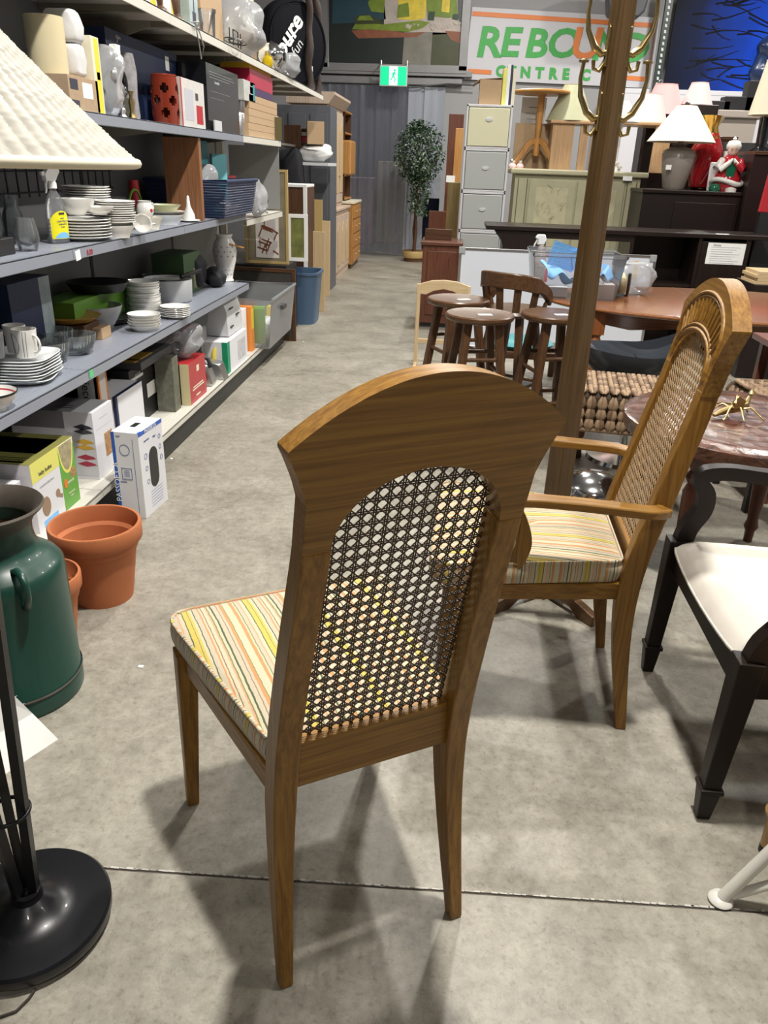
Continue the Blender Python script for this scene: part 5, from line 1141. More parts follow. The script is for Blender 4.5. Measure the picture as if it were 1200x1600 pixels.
sz0=at(540,275,y=12.3).z; 
mb().box(cx-.42,cx-.40,11.95,12.6,.932,2.1).build('back_panel','walnut_z',t)
for z_ in (.95,sz0,sz0+.55,2.08): mb().box(cx-.40,cx-.12,11.95,12.6,z_,z_+.02).build('shelf','honey_x',t,bevel=.003)
for y_ in (11.95,12.58): mb().box(cx-.40,cx-.14,y_,y_+.02,.932,2.1).build('side_panel','walnut_z',t)
mb().box(cx-.3,cx-.05,11.94,12.5,sz0+.02,sz0+.47).build('amber_box','honey_z',t,bevel=.02)
# ================================================================ back wall: strip curtain, beam, sign, painting, banner
for o in list(bpy.data.objects):
    if o.name=='wall_back': bpy.data.objects.remove(o)
OX0,OX1,OZ=-2.25,-.30,2.60
w1=struct('wall_back',mb().box(-4,OX0,WY,WY+.2,0,6.2).box(OX1,8,WY,WY+.2,0,6.2).box(OX0,OX1,WY,WY+.2,OZ,6.2),'wall_grey')
struct('wall_storeroom_back',mb().box(-4,1,18,18.2,0,4),'wall_grey'); struct('wall_storeroom_left',mb().box(-4.2,-4,14.1,18,0,4),'wall_grey'); struct('wall_storeroom_right',mb().box(1,1.2,14.1,18,0,4),'wall_grey'); struct('ceiling_storeroom',mb().box(-4.2,1.2,14.1,18.2,4,4.1),'ceiling_grey')
struct('floor_storeroom',mb().box(-4,1,14.2,18.2,-.1,0),'concrete')
lamp(-1.6,16.0,3.6,.3,.3,26,(.92,.95,1))
for i,(x,y,w_,h,mm,lb) in enumerate([(-2.6,15.2,.7,1.9,'olive','olive tall carton stack dimly seen behind the strip curtain, left'),(-1.9,15.8,.6,1.2,'pale_pink','pinkish padded box seen behind the strip curtain'),(-1.2,16.4,.8,1.5,'cream','pale carton seen through the middle of the strip curtain'),(-.5,15.6,.5,2.1,'navy','dark blue upright carton seen through the curtain at right')]):
    tag(mb().box(-w_/2,w_/2,0,.5,0,h).build('carton',mm,None,(x,y,0),bevel=.01),lb,'box')
mat('steel_beam',(.22,.22,.225),.45,.3,noise=.15,nscale=5)
t=thing('door_beam','grey steel beam and conduit over the strip curtain doorway','beam',(0,0,0))
mb().box(OX0-.15,OX1+.25,WY-.10,WY,OZ,OZ+.10).build('lintel','steel_beam',t,bevel=.004); mb().box(OX0-.1,OX1+.4,WY-.14,WY,OZ+.12,OZ+.2).build('track','steel_beam',t,bevel=.004)
mb().tube([at(634,128,y=WY-.12),at(640,137,y=WY-.12),at(700,131,y=WY-.12),at(740,133,y=WY-.12)],.012,8).build('cable','dark_grey',t,smooth=60)
clear('strip_plastic',(.66,.67,.72),.16,.20,(.36,.37,.42)); clear('strip_plastic_pale',(.70,.72,.78),.2,.55,(.52,.55,.62))
ct=thing('strip_curtain','clear grey plastic strip curtain across the doorway at the end of the aisle','curtain',(0,WY-.06,0))
n=15
for k in range(n):
    x=OX0+.06+k*(OX1-OX0-.16)/(n-1); off=(-.012 if k%2 else .012); ph=random.uniform(0,6); amp=random.uniform(.02,.06); zb_=.03+random.uniform(0,.05) if k<11 else (.95 if k>12 else .1)
    mb().grid(4,14,lambda u,v,x=x,off=off,ph=ph,amp=amp,zb_=zb_:(x+(u-.5)*.20+amp*.3*math.sin(3*v+ph)*(1-v),off+amp*math.sin(2.2*v+ph)*(1-v)*.5+.012*math.sin(math.pi*u),zb_+(OZ-.02-zb_)*v)).build('strip','strip_plastic_pale' if k>10 else 'strip_plastic',ct,smooth=60)
# exit sign
p=at(615,119,y=WY-.35); t=thing('exit_sign','green and white running-man exit sign hung over the doorway','exit sign',p)
mat('sign_green',(0,.5,.22),.4,emit=1.1); mat('sign_white',(.75,1,.85),.4,emit=1.3)
mb().box(-.215,.215,-.03,.03,-.14,.14).build('sign_housing','light_grey',t,bevel=.006)
mb().box(-.20,.20,-.034,-.030,-.125,.125).build('sign_face','sign_green',t); mb().box(-.065,.065,-.037,-.034,-.125,.125).build('sign_door','sign_white',t)
mb().lathe([(.0001,0),(.018,0),(.018,.002),(.0001,.002)],12,M=Matrix.Translation((.02,-.037,.075))@Matrix.Rotation(math.pi/2,4,'X')).bar((.015,-.038,.055),(-.005,-.038,.0),.002,.03).bar((-.005,-.038,.0),(.03,-.038,-.04),.002,.018).bar((.03,-.038,-.04),(.015,-.038,-.09),.002,.016).bar((-.005,-.038,0),(-.04,-.038,-.06),.002,.018).bar((.01,-.038,.045),(.05,-.038,.01),.002,.013).bar((.01,-.038,.045),(-.035,-.038,.02),.002,.013).build('running_figure','sign_green',t)
for x in (-.2,.2): mb().tube([(x,0,.14),(x,0,.20),(x,.24,.20)],.014,8).build('hanger','steel',t)
# landscape painting in a steel frame
PZ0=2.80; PX0,PX1=-2.17,-.12; PY=WY-.10
t=thing('garden_painting','large garden pond painting in a grey metal frame above the doorway','painting',(0,0,0))
mat('paint_pond',(.008,.014,.013),.35,noise=.6,nscale=3); mat('paint_green',(.15,.22,.015),.5,noise=.5,nscale=9); mat('paint_dark_leaf',(.015,.05,.02),.5,noise=.6,nscale=8); mat('paint_yellow',(.65,.50,.04),.5,noise=.5,nscale=10); mat('paint_path',(.42,.37,.33),.5,noise=.3,nscale=8)
mat('paint_rust',(.22,.07,.03),.5,noise=.4,nscale=9); mat('paint_reflect',(.18,.17,.14),.35,noise=.4,nscale=7); mat('paint_olive',(.035,.042,.008),.4,noise=.4,nscale=6); mat('paint_teal',(.012,.05,.07),.4,noise=.4,nscale=4)
mb().box(PX0,PX1,PY,PY+.03,PZ0+.08,5.0).build('canvas','paint_pond',t)
def patch(pts,m,e,name='painted_patch'):
    b=mb(); P=[(at(px,py,y=PY).x,at(px,py,y=PY).z) for px,py in pts]; b.prism(P,PY-.001*e,PY+.001,'xz'); return b.build(name,m,t)
patch([(520,0),(600,0),(603,30),(560,35),(519,37)],'paint_teal',1)
patch([(600,0),(622,-60),(712,-60),(716,28),(722,52),(660,55),(600,40)],'paint_path',1)
patch([(665,50),(722,52),(718,110),(662,108)],'paint_olive',1); patch([(632,50),(676,50),(672,108),(628,104)],'paint_reflect',2)
patch([(549,48),(580,44),(640,52),(665,50),(650,58),(560,60)],'paint_rust',3); patch([(695,48),(722,50),(722,70),(705,62)],'paint_rust',3)
patch([(550,46),(556,36),(600,38),(655,32),(672,35),(660,44),(636,50),(580,46)],'paint_green',4)
patch([(556,38),(556,25),(570,23),(592,30),(600,37)],'paint_olive',5); patch([(558,32),(562,25),(578,24),(584,32)],'paint_green',6)
patch([(575,5),(590,-30),(602,-10),(600,20),(580,18)],'paint_green',4)
patch([(622,30),(622,0),(640,-30),(668,-20),(664,28),(650,32)],'paint_yellow',4); patch([(620,28),(622,8),(638,4),(640,26)],'paint_green',5)
patch([(668,30),(666,0),(690,-30),(712,-20),(716,26),(700,28),(680,26)],'paint_green',5); patch([(668,32),(670,18),(680,18),(678,32)],'paint_dark_leaf',6); patch([(706,30),(708,22),(716,22),(716,32)],'paint_dark_leaf',6)
patch([(690,18),(692,-10),(704,-10),(702,20)],'paint_yellow',6)
b=mb(); rnd=random.Random(9)
for k in range(30):
    px=rnd.uniform(628,722); q=at(px,rnd.uniform(38,46) if px<690 else rnd.uniform(36,50),y=PY); b.lathe([(.0001,.0),(rnd.uniform(.012,.03),0),(.0001,.004)],7,M=Matrix.Translation((q.x,PY-.005,q.z))@Matrix.Rotation(math.pi/2,4,'X'))
b.build('painted_pebble','paint_path',t)['kind']='stuff'
for a in ((PX0-.13,PX0,PZ0,5.1),(PX1,PX1+.13,PZ0,5.1),(PX0-.13,PX1+.13,PZ0-.04,PZ0+.07)): mb().box(a[0],a[1],PY-.05,PY+.05,a[2],a[3]).build('frame_bar','steel_beam',t,bevel=.006)
mb().box(PX0,PX0+.02,PY-.055,PY-.05,PZ0,5).build('frame_fillet','chrome',t)
# banner
BYY=WY-.04
t=thing('shop_banner','white banner with orange border and green lettering on the back wall','banner',(0,0,0))
mat('banner_white',(.50,.50,.53),.5); mat('banner_orange',(.62,.18,.04),.5); mat('banner_green',(.04,.32,.06),.5,noise=.25,nscale=40)
cn=[at(725,124,y=BYY),at(1016,138,y=BYY),at(1031,28,y=BYY),at(738,11,y=BYY)]
b=mb(); b.prism([(c.x,c.z) for c in cn],BYY-.01,BYY,'xz').build('banner_cloth','banner_white',t)
def line(p,q,w_=.06): a=at(*p,y=BYY-.014); c=at(*q,y=BYY-.014); mb().bar(a,c,.006,w_).build('border_line','banner_orange',t)
line((738,21),(1024,40)); line((1024,38),(1012,125)); line((1014,124),(972,121)); line((731,111),(768,113))
ba=math.atan2(at(1000,92,y=BYY).z-at(760,78,y=BYY).z,at(1000,92,y=BYY).x-at(760,78,y=BYY).x)
for ch,px,py,sz,m_ in [('R',763,68,.80,'banner_green'),('E',796,68,.76,'banner_green'),('B',837,70,.76,'banner_green'),('O',879,70,.76,'banner_green'),('U',914,70,.80,'banner_orange'),('N',949,74,.76,'banner_green'),('D',989,77,.76,'banner_green')]:
    q=at(px,py,y=BYY-.014-.003*(px%3)); text(ch,sz*.70,m_,t,q,(math.pi/2,0,0),bold=.016,shear=.12,ext=.0005,sx=1.12)
for ch,px in [('C',782),('E',801),('N',821),('T',843),('R',864),('E',884),('C',915)]:
    q=at(px,112+(px-780)*.045,y=BYY-.014); text(ch,.20,'banner_green',t,q,(math.pi/2,0,0),bold=.012,ext=.001)
# green perforated rack post, loudspeaker above, white ledge, blue painting
mat('rack_green',(.006,.02,.016),.4)
t=thing('rack_post','dark green perforated pallet rack post right of the banner','post',(0,0,0))
pa=at(1023,150,y=13.5); pb=at(1043,-60,y=13.5)
mb().bar(pa,pb,.02,.10,up=(0,1,0)).build('post_body','rack_green',t) if False else mb().box(pa.x-.05,pa.x+.05,13.48,13.56,0,5.2).build('post_body','rack_green',t)
for k in range(34):
    z_=2.5+.075*k; mb().prism([(pa.x-.012,z_),(pa.x+.018,z_),(pa.x+.010,z_+.04),(pa.x-.018,z_+.04)],13.475,13.481,'xz').build('post_slot','light_grey',t)
q=at(990,8,y=13.0); t=thing('ceiling_speaker','dark grey rounded loudspeaker at the top of the banner','speaker',(q.x,13.2,q.z-.12))
mb().prism([(-.40,.5),(-.32,.02),(-.28,0),(.10,-.02),(.18,.06),(.26,.5)],-.15,.15,'xz').build('speaker_body','dark_grey',t,bevel=.03,smooth=40); mb().tube([(0,.1,.4),(0,.3,1.0),(0,.6,1.2)],.03,8).build('bracket','steel',t)
q0=at(955,136,y=13.7); q1=at(1195,152,y=13.7)
tag(mb().box(q0.x-.0,8,13.565,13.88,q0.z-.09,q0.z-.02).build('wall_ledge','wall_white',None,bevel=.01),'long white ledge under the blue painting','ledge')
struct('wall_low',mb().box(q0.x,8,13.57,13.89,0,q0.z-.09),'wall_white')
tag(mb().tube([at(1055,147,y=13.53)+Vector((0,0,-.12)),at(1100,158,y=13.53)+Vector((0,0,-.1)),at(1150,160,y=13.53)+Vector((0,0,-.1)),at(1190,160,y=13.53)+Vector((0,0,-.1))],.018,8).build('wall_pipe','light_grey',None,smooth=60),'thin grey pipe along the low white wall','pipe')
def bluepaint():
    m,nt,b=newmat('blue_canvas'); L=nt.links; N=nt.nodes.new
    tc=N('ShaderNodeTexCoord'); sp=N('ShaderNodeSeparateXYZ'); L.new(tc.outputs['Object'],sp.inputs[0])
    nz=N('ShaderNodeTexNoise'); nz.inputs['Scale'].default_value=1.2; nz.inputs['Detail'].default_value=6; L.new(tc.outputs['Object'],nz.inputs['Vector'])
    ad=N('ShaderNodeMath'); ad.operation='MULTIPLY_ADD'; ad.inputs[1].default_value=.9; L.new(nz.outputs['Fac'],ad.inputs[0]); L.new(sp.outputs['X'],ad.inputs[2])
    mr=N('ShaderNodeMapRange'); mr.inputs[1].default_value=.35; mr.inputs[2].default_value=2.5; L.new(ad.outputs[0],mr.inputs[0])
    r=N('ShaderNodeValToRGB'); cr=r.color_ramp; cr.elements[0].color=(.004,.006,.014,1); cr.elements[1].color=(.04,.16,.30,1); cr.elements[1].position=1
    for p_,c in ((.25,(.006,.012,.05,1)),(.45,(.006,.035,.28,1)),(.62,(.008,.06,.55,1)),(.8,(.012,.10,.42,1))): e=cr.elements.new(p_); e.color=c
    L.new(mr.outputs[0],r.inputs[0]); L.new(r.outputs[0],b.inputs['Base Color']); b.inputs['Roughness'].default_value=.6; b.inputs['Specular IOR Level'].default_value=.15; MATS['blue_canvas']=m
bluepaint()
bx0=at(1036,140,y=13.75).x; bz0=q0.z-.019
t=thing('blue_painting','large deep blue painting with black branch strokes standing on the white ledge','painting',(bx0,13.75,bz0))
mb().box(0,3.4,0,.05,0,2.6).build('canvas','blue_canvas',t)
b=mb(); rnd=random.Random(5)
for k in range(46):
    x=rnd.uniform(.25,1.1); z=rnd.uniform(.02,1.5); dx=rnd.uniform(.3,.8); dz=rnd.uniform(-.22,.16); pts=[(x+dx*f,-.003,z+dz*f+.05*math.sin(3*f+k)) for f in (0,.33,.66,1)]
    pts=[(a,c,max(.02,e)) for a,c,e in pts]; b.tube(pts,[.012,.01,.007,.003],4)
b.build('painted_branch','black',t)['kind']='stuff'
# ================================================================ right-hand half: furniture zone
# artificial ficus in a basket
q=at(648,405,z=0); TX,TY=-.66,13.25
t=thing('ficus_tree','artificial ficus tree in a brown basket by the strip curtain','tree',(TX,TY,0))
mat('leaf_green_dark',(.012,.035,.014),.35); mat('leaf_green_mid',(.035,.085,.03),.35); mat('leaf_pale',(.22,.30,.2),.4); mat('basket_brown',(.12,.055,.02),.7,noise=.4,nscale=60,bump=.5)
mb().lathe([(.0001,0),(.15,0),(.175,.17),(.16,.17),(.0001,.15)],24).build('basket','basket_brown',t,smooth=50); mb().lathe([(.178,.06),(.184,.09),(.184,.14),(.176,.165)],24).build('basket_band','gold_frame',t,smooth=50)
mb().tube([(0,0,.1),(.02,0,.5),(-.01,.02,.9),(.03,0,1.3),(.02,0,1.7)],[.03,.026,.022,.018,.01],8).tube([(.02,.02,.1),(-.02,.03,.5),(.02,0,.9),(-.03,.02,1.4)],[.02,.018,.015,.01],8).tube([(.02,0,1.2),(.25,.05,1.5),(.36,0,1.75)],[.012,.01,.005],6).tube([(0,0,1.15),(-.2,0,1.4),(-.32,.05,1.6)],[.012,.01,.005],6).build('trunk','walnut_z',t,smooth=60)
lv=mb(); rnd=random.Random(11)
def leaf(c,s):
    a,e,rl=rnd.uniform(0,6.28),rnd.uniform(-1.1,.6),rnd.uniform(-.8,.8); M_=Matrix.Translation(c)@Matrix.Rotation(a,4,'Z')@Matrix.Rotation(-e,4,'Y')@Matrix.Rotation(rl,4,'X'); k=len(lv.v)
    for p in ((0,0,0),(s*.45,s*.22,.006),(s,0,-.01),(s*.45,-s*.22,.006)): lv.v.append(tuple(M_@Vector(p)))
    lv.cur=rnd.choice([0,0,0,1,1,2]) if rnd.random()<.9 else 2; lv.face(k,k+1,k+2); lv.face(k,k+2,k+3)
for k in range(2600):
    r=rnd.random()
    if r<.80:
        th=rnd.uniform(0,6.28); rr=rnd.random()**.5; ph=rnd.uniform(-1,1); R_=.40*math.sqrt(max(0,1-ph*ph)); leaf((R_*rr*math.cos(th)*1.0+.02,R_*rr*math.sin(th)*.8,1.62+.42*ph+.05*math.sin(5*th)),rnd.uniform(.05,.085))
    else:
        th=rnd.uniform(0,6.28); rr=rnd.random()**.5*.17; leaf((rr*math.cos(th)+.05,rr*math.sin(th),rnd.uniform(.72,1.3)),rnd.uniform(.05,.08))
o=lv.build('foliage',['leaf_green_dark','leaf_green_mid','leaf_pale'],t); o['kind']='stuff'
# tall brown door-like panels and cabinets left of the drawer tower
def slabpx(name,label,cat,px0,px1,pyt,pyb,y,m,th=.05,z0=None,**k):
    a=at(px0,pyb,y=y); b_=at(px1,pyb,y=y); zt_=at((px0+px1)/2,pyt,y=y).z; z0=a.z if z0 is None else z0
    o=mb().box(0,b_.x-a.x,0,th,0,zt_-z0).build(name,m,None,(a.x,y,z0),bevel=.003,**k); tag(o,label,cat); return o
slabpx('tall_board','tall dark brown wooden panel standing right of the strip curtain','panel',690,712,178,380,11.6,'mahog_z',z0=0)
slabpx('tall_board','reddish brown lower panel behind the dark cabinet','panel',668,706,330,380,11.0,'mahog_z',z0=0)
slabpx('honey_panel','honey-coloured board between the brown panel and the white drawers','board',704,716,200,330,10.8,'honey_z',z0=0)
slabpx('slim_cabinet','slim olive-brown cabinet side left of the white drawers','cabinet',693,712,285,400,9.6,wood('olive_wood',(.10,.07,.025),(.16,.11,.04),'z'),th=.4,z0=0)
p=at(704,280,y=9.7); tag(mb().box(-.05,.05,0,.1,0,.07).build('card_box','white',None,(p.x,9.68,at(700,285,y=9.6).z+.001)),'tiny white box on the slim cabinet','box')
t=thing('dark_cabinet','dark reddish wooden side cabinet beside the whiteboard','cabinet',(0,0,0))
y=7.58; a=at(655,500,y=y); b_=at(712,500,y=y); zt_=at(680,378,y=y).z
mb().box(a.x,b_.x,y,y+.5,.04,zt_-.03).build('carcass','mahog_z',t,bevel=.004); mb().box(a.x-.02,b_.x+.02,y-.02,y+.52,zt_-.03,zt_).build('cabinet_top','mahog_x',t,bevel=.004); mb().box(a.x+.05,b_.x-.03,y-.012,y,.12,zt_-.08).build('door','mahog_z',t,bevel=.004); mb().box(a.x+.02,b_.x,y+.02,y+.48,0,.04).build('plinth','black',t)
slabpx('folded_chair_arm','dark wooden bar lying across on top of the dark cabinet','bar',664,706,358,368,7.8,'walnut_x',th=.04,z0=zt_+.001)
# white plastic drawer tower
t=thing('drawer_tower','tall stack of white plastic drawer units with translucent fronts','drawer tower',(0,0,0),0)
y=8.03; x0,x1=.03,.455
mat('tower_white',(.62,.62,.64),.4); mat('front_cream',(.66,.64,.45),.4); mat('front_cloud',(.42,.44,.43),.35)
zs=[0,.42,.81,1.19,1.58,1.975]
edges=[at(720,360,y=y).z,at(715,298,y=y).z,at(715,231,y=y).z,at(718,162,y=y).z]; zs=[0,edges[0]*.5,edges[0],edges[1],edges[2],edges[3]]
for k in range(5):
    u=mb(); z0,z1=zs[k]+.001,zs[k+1]; sh=0
    u.box(x0,x0+.02,y,y+.5,z0,z1).box(x1-.02,x1,y,y+.5,z0,z1).box(x0,x1,y+.49,y+.5,z0,z1).box(x0,x1,y,y+.5,z1-.02,z1).box(x0,x1,y,y+.5,z0,z0+.015)
    o=u.build('drawer_unit','tower_white',t,bevel=.003)
    mb().box(x0+.024,x1-.024,y-.004,y+.015,z0+.02,z1-.026).build('drawer_front','front_cream' if k==4 else 'front_cloud',o,bevel=.006)
    mb().lathe([(.0001,.012),(.03,.01),(.034,0)],20,sy=.55,M=Matrix.Translation(((x0+x1)/2,y-.004,(z0+z1)/2+.02+.04*(k==4)))@Matrix.Rotation(math.pi/2,4,'X')).build('drawer_pull','light_grey',o,smooth=60)
zt_=zs[-1]
t=thing('open_carton','small open cardboard box with a lifted flap on the drawer tower','box',(at(748,160,y=8.1).x,8.1,zt_))
w_=at(782,160,y=8.1).x-at(748,160,y=8.1).x; h_=at(765,124,y=8.1).z-zt_
mb().box(0,w_,0,.3,0,.004).box(0,w_,0,.004,.004,h_).box(0,w_,.296,.3,.004,h_).box(0,.004,.004,.296,.004,h_).box(w_-.004,w_,.004,.296,.004,h_).build('carton_walls','cardboard',t); mb().bar((0,.15,h_),(-.06,.15,h_-.04),.004,.3,up=(0,1,0)).build('flap','cardboard',t); mb().bar((0,.15,h_),(w_,.15,h_+.015),.004,.3,up=(0,1,0)).build('flap','cardboard',t)
for i,(px,w_,h_,mm) in enumerate([(783,.035,.30,'lemon'),(789,.03,.33,'white'),(794,.02,.33,'navy'),(798,.03,.30,'cream')]):
    tag(mb().box(0,w_,0,.24,0,h_).build('book',mm,None,(at(px,160,y=8.1).x,8.1,zt_),bevel=.001),['yellow thin book upright on the drawer tower','white book upright beside the yellow one','narrow navy book between two pale ones','cream book at the right end of the row on the tower'][i],'book')
# cream painted cabinet
t=thing('painted_cabinet','cream painted cabinet with two floral door panels behind the long dark console','cabinet',(0,0,0))
y=8.5; x0=at(800,330,y=y).x+.0; x1=1.80; zt_=at(900,266,y=y).z
mat('paint_cream',(.40,.38,.25),.5,noise=.12,nscale=8); mat('paint_dark_line',(.10,.08,.04),.6); mat('floral',(.46,.43,.28),.5,noise=.25,nscale=16)
mb().box(x0,x1,y,y+.5,0,zt_-.05).build('carcass','paint_cream',t,bevel=.004); mb().box(x0-.05,x1+.06,y-.05,y+.53,zt_-.05,zt_).build('cabinet_top','paint_cream',t,bevel=.012)
for x in (x0+.04,x1-.12):
    f=mb().box(x,x+.08,y-.012,y,.1,zt_-.09).build('pilaster','paint_cream',t,bevel=.003)
    for dx in (-.008,.083): mb().box(x+dx,x+dx+.006,y-.004,y,.1,zt_-.09).build('dark_line','paint_dark_line',f)
xm=(x0+x1)/2
for k,(a,b_) in enumerate(((x0+.15,xm-.01),(xm+.01,x1-.15))):
    d=mb().box(a,b_,y-.018,y,.12,zt_-.10).build('door','paint_cream',t,bevel=.004)
    mb().box(a+.07,b_-.07,y-.021,y-.017,.2,zt_-.17).build('door_panel','floral',d,bevel=.003)
    b=mb(); rnd=random.Random(20+k)
    for s in range(22):
        x=rnd.uniform(a+.1,b_-.1); z=rnd.uniform(.7,zt_-.22); b.tube([(x,y-.022,z),(x+rnd.uniform(-.03,.03),y-.022,z+.05),(x+rnd.uniform(-.05,.05),y-.022,z+.08)],.0014,4)
        b.lathe([(.0001,.001),(.005,.0005),(.0001,-.002)],6,M=Matrix.Translation((x,y-.022,z+.05))@Matrix.Rotation(math.pi/2,4,'X'))
    b.build('painted_sprig',mat('sprig',(.22,.2,.11),.6),d)['kind']='stuff'
for x in (x0+.1,x1-.1): mb().lathe([(.0001,-.0),(.01,0),(.01,.01)],8,c=(x,y,0)).build('foot','paint_cream',t)
q=at(982,279,y=8.4); tag(mb().box(-.045,.045,0,.002,-.02,.02).build('price_sticker','price_tag',None,(q.x,y-.053,q.z)),'small white sticker on the edge of the cream cabinet','price tag')
CZ=zt_
# orange pedestal table on the cabinet
px=at(832,262,y=8.6).x; h=at(838,140,y=8.6).z-CZ
t=thing('pedestal_table','honey orange tripod pedestal table standing on the cream cabinet','table',(px+.03,8.72,CZ))
mb().lathe([(.0001,h-.03),(.27,h-.03),(.285,h-.02),(.285,h-.008),(.27,h),(.0001,h)],40).build('tabletop','honey_x',t,smooth=40)
mb().lathe([(.03,.12),(.035,.2),(.026,.3),(.034,.5),(.034,h-.06),(.05,h-.03)],24).build('column','honey_z',t,smooth=50)
for k in range(3):
    a=math.radians(200+120*k); c,s=math.cos(a),math.sin(a); mb().sweep([(.02*c,.02*s,.26),(.09*c,.09*s,.23),(.16*c,.16*s,.13),(.235*c,.235*s,.015)],[(.03,.06),(.03,.05),(.03,.045),(.03,.03)],up=(-s,c,0)).build('leg','honey_z',t,bevel=.005,smooth=40)
zf=at(830,150,y=8.75).z
t=carton('certificate_board','framed white certificate sheet leaning at the back of the cream cabinet','certificate',(at(812,200,y=8.95).x,8.95,CZ),(at(850,200,y=8.95).x,8.95,CZ),at(830,152,y=8.95).z-CZ,.02,'paper',decals=[('F',.3,.7,.86,.868,'ink'),('F',.2,.8,.78,.785,'ink'),('F',.25,.8,.7,.705,'ink'),('F',.2,.5,.6,.605,'ink'),('F',.15,.75,.35,.6,'cardboard'),('F',0,1,.0,.58,'mahog_x')])
tag(mb().box(0,.5,0,.03,0,.42).build('brown_board','cardboard',None,(at(800,260,y=8.85).x,8.85,CZ)),'plain tan board leaning behind the pedestal table','board')
for i,(px_,y_) in enumerate([(800,8.55),(812,8.6)]):
    t=thing('pink_ornament',['small pink and chrome ornament at the left end of the cream cabinet','small pink ornament by the foot of the pedestal table'][i],'ornament',(at(px_,262,y=y_).x,y_-.02,CZ))
    mb().lathe([(.0001,0),(.035,0),(.04,.02),(.02,.05),(.0001,.055)],14).build('bowl','pale_pink',t,smooth=50); mb().lathe([(.02,.052),(.03,.07),(.0001,.085)],14).build('knob','chrome',t,smooth=50)
# side table block with the green lamp shade
def side_block(px0,px1,pyt,y,label,m1='pine_z'):
    a=at(px0,265,y=y).x; b_=at(px1,265,y=y).x; h=at((px0+px1)/2,pyt,y=y).z-CZ
    t=thing('end_table',label,'table',(a,y,CZ)); w_=b_-a
    wood('light_oak_z',(.40,.24,.12),(.52,.34,.19),'z'); wood('light_oak_x',(.40,.24,.12),(.52,.34,.19),'x')
    mb().box(-.03,w_+.03,-.03,.40,h-.03,h).build('tabletop','light_oak_x',t,bevel=.008)
    mb().box(0,w_*.18 if px1-px0>60 else w_*.6,0,.03,0,h-.03).build('front_panel','light_oak_z',t,bevel=.003); mb().box(w_*.78,w_,0,.03,0,h-.03).build('front_panel','light_oak_z',t,bevel=.003); mb().box(0,.02,.03,.36,0,h-.03).build('side_panel','light_oak_z',t); mb().box(w_-.02,w_,.03,.36,0,h-.03).build('side_panel','light_oak_z',t)
    return t,w_,h
t,w1_,h1=side_block(857,912,188,8.53,'light oak end table on the cream cabinet, under the green lampshade')
def shade(name,label,loc,r0,r1,h,m,sy=1,pleat=0,n=48,group=None,parts=None):
    t=thing(name,label,'lampshade',loc,group=group)
    mb().lathe([(r0,0),(r1,h)],n,sy=sy,fn=(lambda th,r,z:r*(1+pleat*math.sin(th*24))) if pleat else None).lathe([(r0-.004,.002),(r1-.004,h-.002)],n,sy=sy).build('shade_fabric',m,t,smooth=60)
    mb().tube([(r0*math.cos(2*math.pi*k/40),r0*sy*math.sin(2*math.pi*k/40),0.003) for k in range(40)],.004,6,closed=True).build('lower_trim',m,t,smooth=60); mb().tube([(r1*math.cos(2*math.pi*k/40),r1*sy*math.sin(2*math.pi*k/40),h) for k in range(40)],.004,6,closed=True).build('upper_trim',m,t,smooth=60)
    return t
mat('shade_green',(.38,.38,.24),.6,noise=.1,nscale=20)
q=at(885,188,y=8.7); shade('lampshade','sage green bell lampshade on the light oak end table',(q.x+.03,8.72,CZ+h1),.23,.085,at(890,132,y=8.7).z-CZ-h1,'shade_green',pleat=.012)
t,w2_,h2=side_block(926,1040,190,8.75,'wider light oak table on the right of the cream cabinet, carrying the pink shades')
for i,(px_,py_,y_,r0,r1,hh,mm,lb) in enumerate([(1010,193,8.95,.20,.11,.26,'pale_pink','pale pink lampshade on the wider oak table, in front'),(1034,180,9.92,.23,.12,.30,'pink','rose pink lampshade behind the pale pink one'),(1088,165,9.92,.17,.09,.22,'pale_pink','small pale pink lampshade behind the large cream shade')]):
    q=at(px_,py_,y=y_); zz=CZ+h2 if i==0 else q.z
    shade('lampshade',lb,(q.x,y_,zz),r0,r1,hh,mm,pleat=.008)
    if i: tag(mb().box(q.x-.20,q.x+.20,y_-.14 if i==1 else 9.75,y_+.2 if i==1 else 10.1,0,q.z-.001).build('shelf_carcass','espresso_z',None,bevel=.004),['','dark cabinet carrying the rose pink shade','dark cabinet behind the cream table lamp'][i],'cabinet')
q=at(1032,130,y=9.92); tag(mb().tube([(0,.02*math.cos(a_),.02*math.sin(a_)) for a_ in [2*math.pi*k/12 for k in range(12)]],.005,6,closed=True).build('finial_ring','steel',None,(q.x,9.92,at(1034,180,y=9.92).z+.325),smooth=60,rot=(0,0,1.57)),'little ring finial on the rose pink shade','finial')
# white glass table lamp with flower foot
q=at(962,262,y=8.48); t=thing('table_lamp','white glass column lamp with flower base and white shade','lamp',(q.x,8.55,CZ))
hh=at(965,190,y=8.48).z-CZ
mb().lathe([(.0001,0),(.06,.0),(.055,.03),(.025,.05),(.02,.1),(.022,hh-.06),(.035,hh-.03),(.02,hh),(.0001,hh)],24).build('lamp_column',mat('milk_glass',(.55,.55,.54),.15),t,smooth=50)
mb().lathe([(.17,hh-.0),(.055,hh+.18)],32).build('lamp_shade','white',t,smooth=60)
rnd=random.Random(3)
for k in range(9):
    a=k*.7; mb().lathe([(.0001,.02),(.022,.012),(.018,-.008),(.0001,-.01)],10,c=(.055*math.cos(a),.055*math.sin(a),.02+.06*rnd.random())).build('flower','cream_gloss',t,smooth=60)
mb().tube([(-.03,-.02,.2),(-.09,-.04,.12),(-.10,-.05,.04),(-.07,-.05,.01)],.004,6).build('cord','paper',t,smooth=60)
